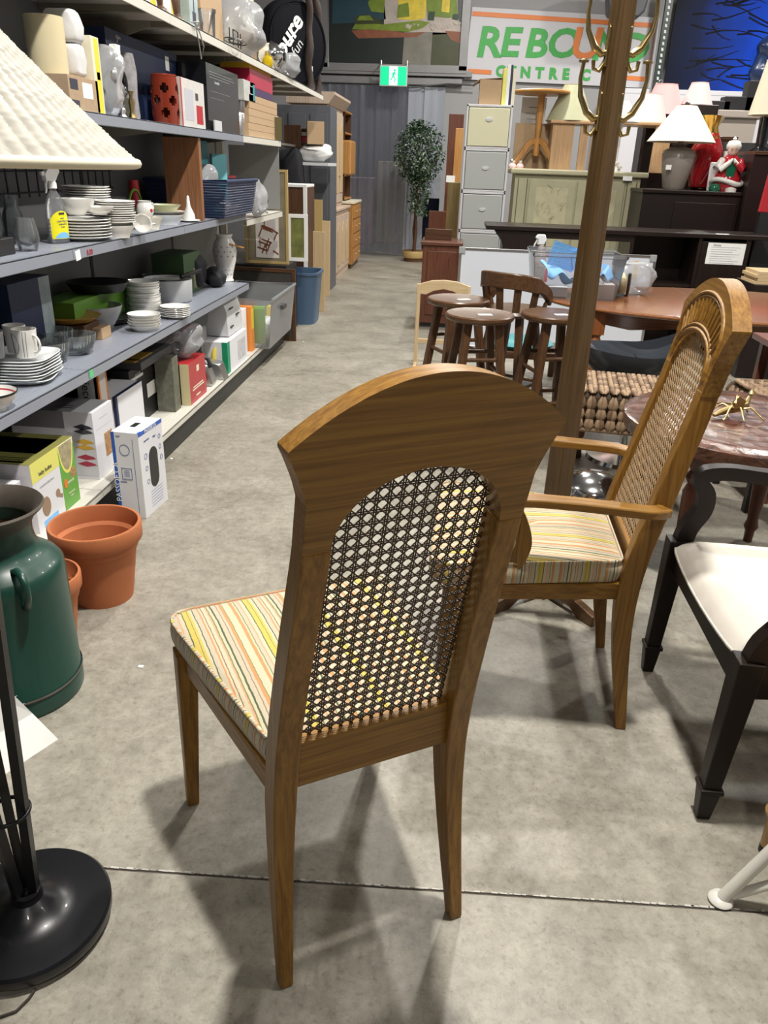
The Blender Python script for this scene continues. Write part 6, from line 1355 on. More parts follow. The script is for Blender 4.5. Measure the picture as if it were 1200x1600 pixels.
# dark bookcase behind
y=9.46; a=at(990,300,y=y).x; b_=at(1075,300,y=y).x; zt_=at(1040,196,y=y).z
t=thing('dark_bookcase','dark brown open bookcase behind the oak table and pink shades','bookcase',(0,0,0))
mb().box(a,a+.03,y,y+.3,0,zt_).build('side_panel','espresso_z',t); mb().box(b_,b_+.03,y,y+.3,0,zt_).build('side_panel','espresso_z',t); mb().box(a,b_,y+.28,y+.3,0,zt_).build('back_panel','espresso_z',t)
for z_ in (.1,.5,.85,1.2,zt_-.03): mb().box(a+.03,b_,y,y+.28,z_,z_+.025).build('shelf','walnut_x',t)
# dark wall units right
mat('espresso_plain',(.014,.0085,.0075),.4,spec=.35)
y=7.9; a=at(1005,300,y=y); b_=at(1160,300,y=y); LZ=at(1080,298,y=y).z
t=thing('low_wall_unit','dark brown low cupboard carrying the taupe lamp and figurine','cupboard',(0,0,0))
mb().box(a.x,b_.x,y,y+.55,0,LZ-.03).build('carcass','espresso_plain',t,bevel=.004); mb().box(a.x-.01,b_.x,y-.02,y+.55,LZ-.03,LZ).build('cupboard_top','espresso_x',t,bevel=.003); mb().box(a.x+.3,b_.x-.03,y-.01,y,.3,LZ-.10).build('front_panel','espresso_plain',t,bevel=.003)
y=7.85; a=at(1158,240,y=y); zt_=at(1180,236,y=y).z
t=thing('tall_dark_cabinet','taller dark brown cabinet at the right edge, behind the low cupboard','cabinet',(0,0,0)); mb().box(b_.x+.004,b_.x+1.3,y-.05,y+.7,0,zt_-.03).build('carcass','espresso_plain',t,bevel=.004); mb().box(b_.x+.003,b_.x+1.32,y-.07,y+.7,zt_-.03,zt_).build('cabinet_top','walnut_x',t,bevel=.003)
HZ=zt_
tag(mb().box(0,.7,0,.3,0,.10).build('cable_box','dark_grey',None,(at(1140,232,y=8.7).x,8.75,HZ-.0),bevel=.004),'flat black electronics box on the tall dark cabinet','electronics')
# taupe lamp with cream shade
q=at(1052,296,y=8.1); t=thing('table_lamp','taupe ceramic urn lamp with wide cream shade on the low cupboard','lamp',(q.x,8.12,LZ))
mat('taupe',(.25,.22,.19),.3); hb_=at(1060,232,y=8.1).z-LZ; hs0=at(1060,222,y=8.1).z-LZ; hs1=at(1065,165,y=8.1).z-LZ
mb().lathe([(.0001,0),(.085,0),(.10,.02),(.135,hb_*.55),(.15,hb_*.86),(.14,hb_*.9),(.145,hb_*.93),(.12,hb_*.98),(.06,hb_*1.03),(.05,hb_*1.07),(.075,hb_*1.09),(.03,hb_*1.12),(.02,hs0+.1),(.0001,hs0+.1)],40).build('urn_body','taupe',t,smooth=45)
mb().lathe([(.305,hs0),(.09,hs1)],48).lathe([(.301,hs0+.002),(.087,hs1-.002)],48).build('lamp_shade',mat('shade_cream',(.72,.64,.53),.8),t,smooth=60)
mb().lathe([(.0001,hs1),(.02,hs1+.01),(.025,hs1+.025),(.0001,hs1+.04)],14).build('finial','steel',t,smooth=60); mb().box(-.13,-.08,-.136,-.128,.17,.21).build('price_sticker','paper',t)
# red and gold vase figure
q=at(1088,292,y=8.05); t=thing('red_gold_vase','tall red glass and gold sculptural vase right of the taupe lamp','vase',(q.x+.13,8.40,LZ)); hv=at(1108,180,y=8.3).z-LZ
def tw(th,r,z): return r*(1+.22*math.sin(2*th+z*9))
mb().lathe([(.0001,0),(.08,.0),(.10,.02),(.0001,.03)],24,fn=tw).build('gold_foot','gold',t,smooth=60)
mb().lathe([(.0001,.02),(.10,.03),(.11,.1),(.12,.22),(.13,.36),(.09,.5),(.08,hv*.72),(.0001,hv*.72)],32,fn=tw).build('red_body','red_gloss',t,smooth=60)
mb().lathe([(.085,hv*.55),(.10,hv*.7),(.08,hv*.85),(.13,hv),(.12,hv),(.07,hv*.85),(.0001,hv*.7)],32,fn=tw).build('gold_top','gold',t,smooth=60)
tag(mb().box(0,.09,0,.03,0,.25).build('grey_phone','light_grey',None,(at(1105,295,y=8.05).x,8.06,LZ),bevel=.01,rot=(-.1,0,0)),'light grey handset leaning behind the figurine','phone')
# ceramic figurine of an old lady in a red and white robe
q=at(1134,296,y=8.0); t=thing('ceramic_figurine','glazed figurine of a seated white-haired lady in red robe with white trim','figurine',(q.x,8.02,LZ),-.1)
mat('glaze_white',(.68,.66,.62),.12,coat=.5); mat('glaze_red',(.33,.012,.02),.12,coat=.5); mat('glaze_green',(.01,.10,.05),.12,coat=.5); mat('glaze_skin',(.62,.42,.36),.15,coat=.4)
mb().lathe([(.0001,0),(.10,0),(.13,.05),(.12,.12),(.085,.2),(.07,.28),(.045,.31),(.0001,.32)],28,sy=.8).build('robe','glaze_red',t,smooth=60)
mb().tube([(.135*math.cos(a_),.105*math.sin(a_)-.01,.085+.02*math.sin(2*a_)) for a_ in [2*math.pi*k/24 for k in range(24)]],.022,8,closed=True).build('robe_trim','glaze_white',t,smooth=60)
mb().prism([(-.03,.08),(.03,.08),(.045,.2),(.02,.27),(-.02,.27),(-.045,.2)],-.092,-.07,'xz').build('apron','glaze_green',t,bevel=.008,smooth=50)
mb().lathe([(.0001,-.045),(.035,-.035),(.048,0),(.045,.03),(.0001,.05)],20,c=(0,-.01,.345)).build('head','glaze_skin',t,smooth=60)
mb().lathe([(.035,.0),(.062,.02),(.066,.05),(.05,.085),(.0001,.1)],20,c=(.005,.012,.34)).lathe([(.0001,-.02),(.02,0),(.0001,.022)],12,c=(0,0,.445)).build('hair','glaze_white',t,smooth=60)
for s in (-1,1):
    mb().tube([(s*.07,-.01,.27),(s*.12,-.04,.2),(s*.09,-.09,.19),(s*.02,-.10,.25)],[.032,.034,.028,.02],10).build('sleeve','glaze_red' if s>0 else 'glaze_white',t,smooth=60); mb().tube([(s*.04,-.10,.235),(s*.015,-.105,.262),(s*.005,-.105,.28)],[.02,.014,.008],8).build('hand','glaze_white',t,smooth=60)
    mb().lathe([(.0001,0),(.004,.003),(.0001,.006)],8,c=(s*.017,-.056,.352)).build('eye','ink',t)
for s in (-1,1): mb().tube([(s*.017+.011*math.cos(a_),-.06,.355+.011*math.sin(a_)) for a_ in [2*math.pi*k/12 for k in range(12)]],.0015,5,closed=True).build('spectacle_rim','gold',t)
mb().lathe([(.0001,0),(.045,.0),(.055,.03),(.04,.06),(.0001,.07)],18,c=(-.11,-.08,0)).build('green_pot','glaze_green',t,smooth=60); mb().lathe([(.0001,0),(.05,.0),(.05,.03),(.0001,.05)],18,c=(.03,-.09,0)).build('shoe','glaze_white',t,smooth=60)
t=carton('white_carton','white and tan carton standing behind the figurine','box',(at(1135,240,y=8.25).x,8.30,LZ),(b_.x-.005,8.30,LZ),at(1140,236,y=8.25).z-LZ,.2,'warm_white',decals=[('F',0,1,.62,1,'white')])
# mantelpiece / fireplace surround, tv stand and electronics behind
y=10.6; a=at(1100,210,y=y); b_=at(1178,210,y=y); zt_=at(1130,172,y=y).z; t=thing('mantel_surround','whitewashed wooden mantel surround in the back right','mantelpiece',(0,0,0)); mat('limed',(.38,.33,.29),.6)
mb().box(a.x-.1,b_.x+.1,y-.06,y+.4,zt_-.08,zt_).build('mantel_shelf','limed',t,bevel=.012); mb().box(a.x,b_.x,y,y+.3,zt_-.35,zt_-.08).build('frieze','limed',t); mb().box(a.x,a.x+.16,y-.02,y+.3,0,zt_-.35).build('jamb','limed',t,bevel=.004); mb().box(b_.x-.16,b_.x,y-.02,y+.3,0,zt_-.35).build('jamb','limed',t,bevel=.004); mb().box(a.x+.16,b_.x-.16,y+.1,y+.2,0,zt_-.35).build('fire_panel','dark_grey',t)
for i,(px_,w_,h_) in enumerate([(1112,.22,.10),(1132,.35,.15),(1165,.18,.32)]):
    tag(mb().box(0,w_,0,.2,0,h_).build('black_device','black',None,(at(px_,172,y=y).x,y+.05,zt_),bevel=.006),['small black device at the left of the mantel shelf','larger black device in the middle of the mantel shelf','tall black speaker at the right of the mantel shelf'][i],'electronics')
y=8.95; a=at(1108,235,y=y); b_=at(1150,235,y=y); zt_=at(1130,213,y=y).z; t=thing('dark_stool','dark stool frame with a pale top behind the figurine','stool',(0,0,0))
mb().box(a.x,b_.x,y,y+.35,zt_-.03,zt_).build('stool_top','walnut_x',t,bevel=.004); mb().box(a.x+.02,b_.x-.02,y+.01,y+.03,zt_-.16,zt_-.03).build('apron','walnut_x',t)
for xx in (a.x+.03,b_.x-.07): mb().box(xx,xx+.05,y,y+.05,0,zt_-.03).build('leg','walnut_z',t)
cushiony('blue_bag',.55,.5,.75,mat('blue_film',(.015,.03,.09),.25,noise=.8,nscale=8,coat=.3),'dark blue shiny bag of things on the white ledge at the right edge','bag',(at(1185,150,y=13.0).x+.25,13.45,q0.z-.02 if False else at(955,136,y=13.7).z-.02),amp=.06,seed=81,exp=2.4)
q=at(1197,180,y=8.3); shade('lampshade','warm cream lampshade cut by the right edge above the tall cabinet',(q.x+.03,8.35,q.z),.17,.10,.45,'cream'); t=tag(mb().lathe([(.0001,0),(.1,0),(.1,.02),(.05,.05),(.06,.3),(.03,q.z-HZ),(.0001,q.z-HZ)],24).build('black_pedestal','black_gloss',None,(q.x+.03,8.35,HZ),smooth=50),'black pedestal under the cream shade at the right edge','pedestal')
q=at(1188,290,y=7.3); t=thing('red_chair_back','rounded dark red panel standing at the right edge','panel',(q.x+.13,7.3,1.0)); hz1=at(1190,250,y=7.3).z
mb().prism([(-.10,.16),(.5,.16),(.5,hz1-1.0),(.0,hz1-1.0),(-.08,(hz1-1.0)*.85)],0,.03,'xz').build('padded_back','red',t,bevel=.01)
mb().box(-.08,.5,.0,.06,-1.0,.158).build('back_post','black',t)
# long dark console table with cupboard end
t=thing('console_table','long dark espresso console with open middle and a white notice taped on its door','console',(0,0,0))
y=7.0; q=at(760,350,y=y); xr=2.62; ztop=.99
mb().box(q.x,xr,y-.02,y+.5,ztop-.035,ztop).build('console_top','espresso_x',t,bevel=.004)
xa1=at(782,380,y=y).x; xb1=at(853,380,y=y).x
mb().prism([(xa1-.06,ztop-.035),(xa1-.04,ztop-.07),(xa1,ztop-.11),(xa1+.02,ztop-.16),(xa1+.02,.02),(xb1,.02),(xb1,ztop-.035)],y,y+.46,'xz').build('left_pedestal','espresso_z',t,bevel=.004)
xc=at(985,380,y=y).x; xp=at(935,380,y=y).x
mb().box(xb1,xc,y+.0,y+.03,ztop-.09,ztop-.035).build('apron','espresso_x',t)
mb().box(xp,xp+.06,y+.02,y+.08,0,ztop-.09).build('middle_post','espresso_z',t)
for a in ((xc,xc+.03),(xr-.2,xr-.16)): mb().box(a[0],a[1],y,y+.46,0,ztop-.035).build('side_panel','espresso_z',t)
xd=at(1088,400,y=y).x
mb().box(xd,xd+.03,y,y+.46,0,ztop-.035).build('divider','espresso_z',t); mb().box(xc,xr-.16,y+.44,y+.46,0,ztop-.035).build('back_panel','espresso_x',t)
for z_ in (.02,.42,.55): mb().box(xc+.03,xd,y+.02,y+.44,z_,z_+.025).build('inner_shelf','espresso_x',t)
d=mb().box(xd+.03,xr-.2,y-.01,y+.01,.06,ztop-.06).build('cupboard_door','espresso_z',t,bevel=.004)
a=at(1101,412,y=y-.012); b_=at(1160,412,y=y-.012); c_=at(1106,379,y=y-.012)
mb().box(a.x,b_.x,y-.0125,y-.0105,a.z,c_.z).build('notice_paper','paper',t)
for k in range(8): mb().box(a.x+.03,b_.x-.04-.03*(k%3),y-.0135,y-.0124,c_.z-.035-.018*k,c_.z-.031-.018*k).build('notice_line','pale_grey_print',t)
text('Notice',.022,'ink',t,((a.x+b_.x)/2-.08,y-.0135,c_.z-.018),(math.pi/2,0,0))
p=at(1130,369,y=7.0); tag(mb().box(-.05,.05,-.03,.03,0,.001).build('price_sticker','price_tag',None,(p.x,7.03,ztop+.0005)),'small white sticker lying on the dark console top','price tag')
for i in range(4): tag(mb().box(0,.5,0,.3,0,.022).build('plywood_sheet','pine_x',None,(at(1183,440,y=6.1).x+.02*(i%2),6.15,at(1190,446,y=6.1).z+.023*i),bevel=.001),['lowest','second lowest','second from top','topmost'][i]+' plywood board in the small stack at the right edge','board','plywood boards at the right edge')
zz=at(1190,446,y=6.1).z; xx=at(1183,440,y=6.1).x
tag(mb().box(xx,xx+.8,6.12,6.55,0,zz-.001).build('dark_crate','espresso_plain',None,bevel=.004),'dark box under the plywood boards at the right edge','crate')
# whiteboard
y=6.72; a=at(706,560,y=y); zt_=at(706,386,y=y).z; xr2=at(1028,400,y=y).x; xl=a.x
t=thing('whiteboard','large whiteboard with aluminium frame standing on edge in front of the console','whiteboard',(xl,y,0),rot=(-.03,0,0)); W_=xr2-xl
mb().box(.02,W_-.02,.004,.02,.02,zt_-.02).build('board_face',mat('board_white',(.62,.65,.72),.15,coat=.3),t)
for a in ((0,.022,0,zt_),(W_-.022,W_,0,zt_),(.022,W_-.022,0,.022),(.022,W_-.022,zt_-.022,zt_)): mb().box(a[0],a[1],0,.024,a[2],a[3]).build('frame_bar','steel',t,bevel=.002)
for x in (0,W_-.05): mb().box(x-.003,x+.05,-.004,.028,zt_-.05,zt_+.003).build('corner_cap','grey',t,bevel=.003)
mb().prism([(.70,.58),(.745,.58),(.745,zt_-.06)],.0005,.004,'xz').build('red_flag','red',t); mb().box(.70,1.15,.0005,.004,zt_-.05,zt_-.028).build('red_strip','red',t)
mb().box(W_-.17,W_-.14,.0005,.004,zt_-.19,zt_-.05).build('yellow_tape','mustard',t)
# oval dining table
t=thing('dining_table','oval glossy cherry dining table with turned legs carrying the clear bin','table',(1.60,4.76,0))
def oval(a,b,n=64): return [(a*math.cos(2*math.pi*k/n),b*math.sin(2*math.pi*k/n)) for k in range(n)]
b=mb(); n=72; idx=[]
for s,z in ((0,.752),(.97,.752),(.99,.750),(1.0,.742),(1.0,.735),(.985,.728),(.95,.726),(0,.726)):
    if s==0: idx.append([len(b.v)]); b.v.append((0,0,z)); continue
    idx.append([len(b.v)+k for k in range(n)]); b.v+=[(1.06*s*math.cos(2*math.pi*k/n),.62*s*math.sin(2*math.pi*k/n),z) for k in range(n)]
for A,B in zip(idx,idx[1:]):
    for k in range(n):
        if len(A)==1: b.face(A[0],B[k],B[(k+1)%n])
        elif len(B)==1: b.face(A[k],B[0],A[(k+1)%n])
        else: b.face(A[k],A[(k+1)%n],B[(k+1)%n],B[k])
b.build('tabletop','cherry_x',t,smooth=35)
mb().box(-.15,-.147,-.61,.61,.7515,.7525).build('leaf_seam','walnut_y',t)
for y_ in (-.33,.33): mb().prism([(-.78,.726),(-.78,.66),(-.6,.63),(-.3,.65),(.3,.65),(.6,.63),(.78,.66),(.78,.726)],y_-.012,y_+.012,'xz').build('apron','cherry_x',t)
for x_ in (-.78,.78): mb().box(x_-.012,x_+.012,-.33,.33,.65,.726).build('apron','cherry_x',t)
for x_,y_ in ((-.78,-.33),(-.78,.33),(.78,-.33),(.78,.33)):
    l=mb().box(x_-.04,x_+.04,y_-.04,y_+.04,.60,.726).lathe([(.0001,0),(.02,0),(.024,.05),(.03,.2),(.036,.42),(.026,.47),(.038,.50),(.030,.52),(.042,.55),(.028,.58),(.036,.60)],20,c=(x_,y_,0)); l.build('leg','cherry_z',t,smooth=40)
# things on the dining table
TZ=.7525
q=at(905,470,z=TZ); 
t=thing('clear_bin','clear plastic bin stuffed with blue cloths at the left end of the dining table','bin',(q.x-.02,q.y+.22,TZ),.0)
tote(t,.46,.32,.24,.03,'clear_plastic',.003)
for o in kids(t):
    o.location=(0,-.16,0)
def cloth(label,x,y,z,w_,d_,h_,m,sd,rz=0,nm='blue_cloth'):
    rnd=random.Random(sd); ph=[rnd.uniform(0,6) for _ in range(5)]
    def f(u,v):
        return ((u-.5)*w_+.02*math.sin(7*v+ph[0]),(v-.5)*d_+.02*math.sin(6*u+ph[1]),h_*(.55+.45*math.sin(3*u+ph[2])*math.cos(2.5*v+ph[3]))+.02*math.sin(11*u+ph[4]))
    o=mb().grid(14,12,f).build(nm,m,None,(x,y,z),rz,smooth=25); so=o.modifiers.new('solid','SOLIDIFY'); so.thickness=.002; tag(o,label,'cloth'); return o
bxx,byy=q.x-.02,q.y+.22
mat('cloth_blue',(.20,.45,.78),.7)
cloth('light blue disposable cloth folded low in the clear bin',bxx-.08,byy,TZ+.03,.2,.2,.16,'cloth_blue',1)
for i,(x,z,a_) in enumerate([(-.09,.20,.5),(.08,.19,-.6)]):
    tag(mb().grid(6,6,lambda u,v:((u-.5)*.17,.02*math.sin(4*u+2*v),v*.14)).build('blue_cloth','cloth_blue',None,(bxx+x,byy+.02*i,TZ+z-.05),rot=(.2,a_*.5,.4)),['light blue cloth corner sticking up at the left of the bin','light blue cloth corner sticking up right of the wooden post'][i],'cloth')
cloth('grey crumpled film in the right half of the bin',bxx+.10,byy,TZ+.03,.2,.2,.12,'grey',4,nm='grey_film')
cloth('light blue cloth at the right of the bin',bxx+.16,byy+.03,TZ+.06,.12,.15,.1,'cloth_blue',6)
tag(mb().box(-.06,.06,-.04,.04,0,.055).build('small_white_box','white',None,(bxx-.10,byy-.1,TZ+.006),bevel=.003),'small white box low inside the bin at the left','box')
p=at(928,465,z=TZ); tag(mb().box(-.10,.10,-.05,.05,0,.085).build('white_carton','warm_white',None,(p.x,p.y-.02,TZ),bevel=.002),'plain white carton in front of the clear bin, right of the post','box')
p=at(968,462,z=TZ); t=thing('glass_jar','clear glass jar holding a pale yellow bulb shape beside the white carton','jar',(p.x,p.y+.01,TZ))
mb().lathe([(.0001,0),(.05,0),(.055,.01),(.055,.13),(.05,.13),(.05,.01),(.0001,.008)],28).build('jar_wall','clear_glass',t,smooth=50)
mb().lathe([(.0001,.012),(.04,.02),(.045,.06),(.03,.10),(.012,.13),(.0001,.135)],24).build('pale_bulb',mat('bulb_yellow',(.7,.62,.4),.5),t,smooth=60)
p=at(852,462,z=TZ); t=thing('spray_bottle','patterned spray bottle with white head behind the left end of the bin','spray bottle',(p.x-.01,p.y+.42,TZ),.2)
zh=at(845,366,y=p.y+.42).z-TZ
mb().lathe([(.0001,0),(.04,0),(.04,zh*.5),(.018,zh*.78),(.016,zh*.8),(.0001,zh*.8)],22).build('bottle_body',mat('speckled',(.35,.3,.27),.5,noise=.7,nscale=80),t,smooth=50)
mb().prism([(-.03,zh*.80),(.015,zh*.80),(.028,zh*.90),(.015,zh),(-.03,zh),(-.045,zh*.93),(-.028,zh*.90)],-.013,.013,'xz').build('spray_head','white_gloss',t,bevel=.006,smooth=40)
mb().tube([(-.030,0,zh*.9),(-.045,0,zh*.80),(-.048,0,zh*.76)],.005,6).build('trigger','white_gloss',t)
cushiony('plastic_bag',.28,.12,.19,'plastic_bag','clear plastic bag bunched at the right end of the bin','bag',(bxx+.36,byy+.16,TZ),amp=.02,seed=91)
# stools
def stool(label,c,h,rt,m='walnut',group='dark wooden bar stools'):
    t=thing('bar_stool',label,'stool',(c.x,c.y,0),random.uniform(0,.5),group)
    mb().lathe([(.0001,h-.036),(rt*.86,h-.036),(rt*.97,h-.028),(rt,h-.018),(rt*.99,h-.006),(rt*.95,h),(rt*.8,h-.003),(.0001,h-.005)],44).build('seat','stool_brown_x',t,smooth=40)
    for k in range(4):
        a=math.pi/4+k*math.pi/2; mb().bar((rt*.62*math.cos(a),rt*.62*math.sin(a),h-.034),(rt*1.25*math.cos(a),rt*1.25*math.sin(a),0),.042,.042,.036,.036).build('leg','stool_brown_z',t,bevel=.006)
    for k in range(4):
        a=math.pi/4+k*math.pi/2; b_=a+math.pi/2
        for z in ((.22,.46) if k%2 else (.30,.53)):
            r=rt*(1.25-(1.25-.62)*z/(h-.034)); mb().tube([(r*math.cos(a),r*math.sin(a),z),(r*math.cos(b_),r*math.sin(b_),z)],.011,8).build('rung','stool_brown_z',t,smooth=60)
    mb().box(-.035,.035,-.02,.02,0,.0008).build('price_sticker','price_tag',t,(.02,-.03,h-.0035))
    return t
wood('stool_brown_x',(.065,.030,.013),(.12,.058,.026),'x',.3,coat=.3); wood('stool_brown_z',(.065,.030,.013),(.12,.058,.026),'z',.35)
stool('dark round bar stool nearest the camera, overlapping the one behind',at(750,489,z=.75),.75,.178)
stool('dark round bar stool at the back left, beside the pale valet frame',at(722,472,z=.75)+Vector((-.02,.14,0)),.75,.178)
stool('dark round bar stool at the right, half behind the coat rack post',at(868,489,z=.75),.75,.178)
# captain's bar chair with curved back
cx_,cy_=.375,4.62
t=thing('captains_chair','dark wooden captain style bar chair with curved back rail behind the stools','chair',(cx_,cy_,0),2.55)
mb().lathe([(.0001,.66),(.19,.66),(.20,.675),(.19,.69),(.0001,.685)],36).build('seat','stool_brown_x',t,smooth=40)
zr=at(800,420,y=cy_).z
pts=[];ws=[]
for k in range(25):
    a=math.radians(-20+220*k/24); pts.append((.195*math.cos(a),.195*math.sin(a),zr-.045-.12*(abs(k-12)/12)**3)); ws.append((.085 if k in range(5,20) else .06,.032))
mb().sweep(pts,ws,up=(0,0,1)).build('curved_back_rail','stool_brown_x',t,bevel=.006,smooth=50)
for k in range(7):
    a=math.radians(-5+190*k/6); mb().bar((.17*math.cos(a),.17*math.sin(a),.685),(.192*math.cos(a),.192*math.sin(a),zr-.08-.08*(abs(k-3)/3)**3),.042,.014,up=(math.cos(a),math.sin(a),0)).build('back_slat','stool_brown_z',t,bevel=.003)
for k in range(4):
    a=math.pi/4+k*math.pi/2; mb().bar((.12*math.cos(a),.12*math.sin(a),.662),(.24*math.cos(a),.24*math.sin(a),0),.04,.04,.03,.03).build('leg','stool_brown_z',t,bevel=.005)
    b_=a+math.pi/2; r=.20; mb().tube([(r*math.cos(a),r*math.sin(a),.25),(r*math.cos(b_),r*math.sin(b_),.25)],.011,8).build('rung','stool_brown_z',t,smooth=60)
# pale valet / folding frame
fy=5.95; xl=at(652,500,y=fy).x; xr_=at(729,500,y=fy).x; zt_=at(690,445,y=fy).z
t=thing('valet_frame','pale wooden valet frame with arched top rail left of the bar stools','valet stand',((xl+xr_)/2,fy,0)); hw_=(xr_-xl)/2
for s in (-1,1):
    mb().bar((s*hw_,0,.03),(s*hw_,0,zt_),.028,.028).build('post','pine_z',t,bevel=.003); mb().bar((s*hw_,-.20,.018),(s*hw_,.20,.018),.03,.036).build('foot','pine_y',t,bevel=.004)
b=mb(); P=[(-hw_,zt_-.07),(-hw_*.7,zt_-.075),(-hw_*.4,zt_-.045),(0,zt_-.03),(hw_*.4,zt_-.045),(hw_*.7,zt_-.075),(hw_,zt_-.07),(hw_,zt_),(hw_*.5,zt_+.028),(0,zt_+.035),(-hw_*.5,zt_+.028),(-hw_,zt_)]
b.prism(P,-.012,.012,'xz').build('arched_rail','pine_x',t,bevel=.003); mb().bar((-hw_,0,.2),(hw_,0,.2),.02,.03).build('cross_bar','pine_x',t)
# teal cushion on a dark low bench under the stools
t=thing('low_bench','dark low bench with a teal cushion seen between the stool legs','bench',(.52,5.68,0)); mb().box(-.3,.3,-.2,.2,.20,.25).build('bench_top','walnut_x',t,bevel=.004)
for x in (-.27,.27):
    for y in (-.17,.17): mb().box(x-.02,x+.02,y-.02,y+.02,0,.2).build('leg','walnut_z',t)
mb().lathe([(.0001,.25),(.17,.255),(.19,.28),(.16,.31),(.0001,.32)],24,sx=1.3).build('cushion','teal',t,smooth=60)
# coat rack post
RX,RY=.412,2.50
t=thing('coat_rack','tall dark brown wooden coat rack with curved brass hooks','coat rack',(RX,RY,0),math.radians(38))
wood('rack_wood_z',(.065,.035,.012),(.115,.066,.024),'z',.35); wood('rack_wood_x',(.075,.035,.012),(.135,.066,.025),'x',.35)
mb().bar((0,0,.03),(0,0,1.98),.070,.070,.048,.048).build('post','rack_wood_z',t,bevel=.003); mb().lathe([(.0001,1.98),(.035,1.98),(.03,2.0),(.015,2.03),(.0001,2.04)],4).build('post_cap','rack_wood_z',t)
for k in range(4):
    a=k*math.pi/2; M_=Matrix.Rotation(a,4,'Z'); mb().prism([(.034,.03),(.034,.20),(.07,.16),(.16,.06),(.25,.04),(.25,0),(.18,0),(.14,.025)],-.016,.016,'xz',M=M_).build('foot','rack_wood_x',t,bevel=.004)
def hook(ang,z,big=True):
    M_=Matrix.Rotation(ang,4,'Z')@Matrix.Translation((0,.0085,0))
    pl=mb().prism([(-.012,z-.045),(.012,z-.045),(.014,z),(.012,z+.05),(0,z+.06),(-.012,z+.05),(-.014,z)],-.0405,-.034,'xz',M=M_).build('hook_plate','brass',t,bevel=.002)
    tr=lambda P:[tuple(M_@Vector(p)) for p in P]
    P=[(0,-.038,z-.01),(0,-.050,z-.014),(0,-.072,z+.002),(0,-.094,z+.042),(0,-.100,z+.085),(0,-.096,z+.125)]
    mb().tube(tr(P),[.008,.010,.0095,.0075,.0055,.0055],8).lathe([(.0001,0),(.013,.002),(.014,.007),(.0001,.012)],14,M=Matrix.Translation(M_@Vector((0,-.096,z+.123)))).build('coat_hook','brass',pl,smooth=60)
    P=[(0,-.038,z-.03),(0,-.052,z-.055),(0,-.068,z-.05),(0,-.070,z-.03)]
    mb().tube(tr(P),[.007,.006,.0055,.006],8).build('lower_hook','brass',pl,smooth=60)
for z,an in ((1.585,-52),(1.585,128),(1.70,-52-0),(1.70,128)): pass
hook(math.radians(-38-90),1.575); hook(math.radians(-38+90),1.575); hook(math.radians(-38-90),1.735); hook(math.radians(-38+90),1.735); hook(0,1.60) if False else None
# black moulded saddle seat on chrome base
c=at(985,556,z=.56); t=thing('saddle_stool','glossy black moulded saddle seat on a chrome swivel base beyond the woven stool','stool',(c.x+.05,c.y,0),.05)
mat('vinyl_black',(.03,.036,.045),.3,coat=.3)
def sd(u,v):
    th=2*math.pi*u; a_=.30+.02*math.cos(2*th); b_=.21
    if v<.6:
        s=v/.6; x=a_*s*math.cos(th); y=b_*s*math.sin(th); z=.585-.055*(1-s**2)+.13*(x/.3)**2*(1 if x>0 else .15)+.01*s
    else:
        s=(v-.6)/.4; R_=1+.05*math.sin(s*math.pi); x=a_*R_*math.cos(th)*(1-.25*s); y=b_*R_*math.sin(th)*(1-.25*s); z=(.595+.13*(a_*math.cos(th)/.3)**2*(1 if math.cos(th)>0 else .15))*(1-s)+ (.48+.04*(math.cos(th)>0)*math.cos(th))*s
    return (x,y,z)
mb().grid(56,20,sd).build('saddle_seat','vinyl_black',t,smooth=60)
mb().tube([(0,-.19+.038*k,.536+.040*(abs(k-5)/5)**2) for k in range(11)],.004,5).build('seat_seam','black',t)
mb().lathe([(.0001,.03),(.20,.02),(.21,.0),(.0001,0)],36).lathe([(.03,.03),(.03,.475),(.10,.48),(.0001,.485)],24).build('chrome_base','chrome',t,smooth=50)
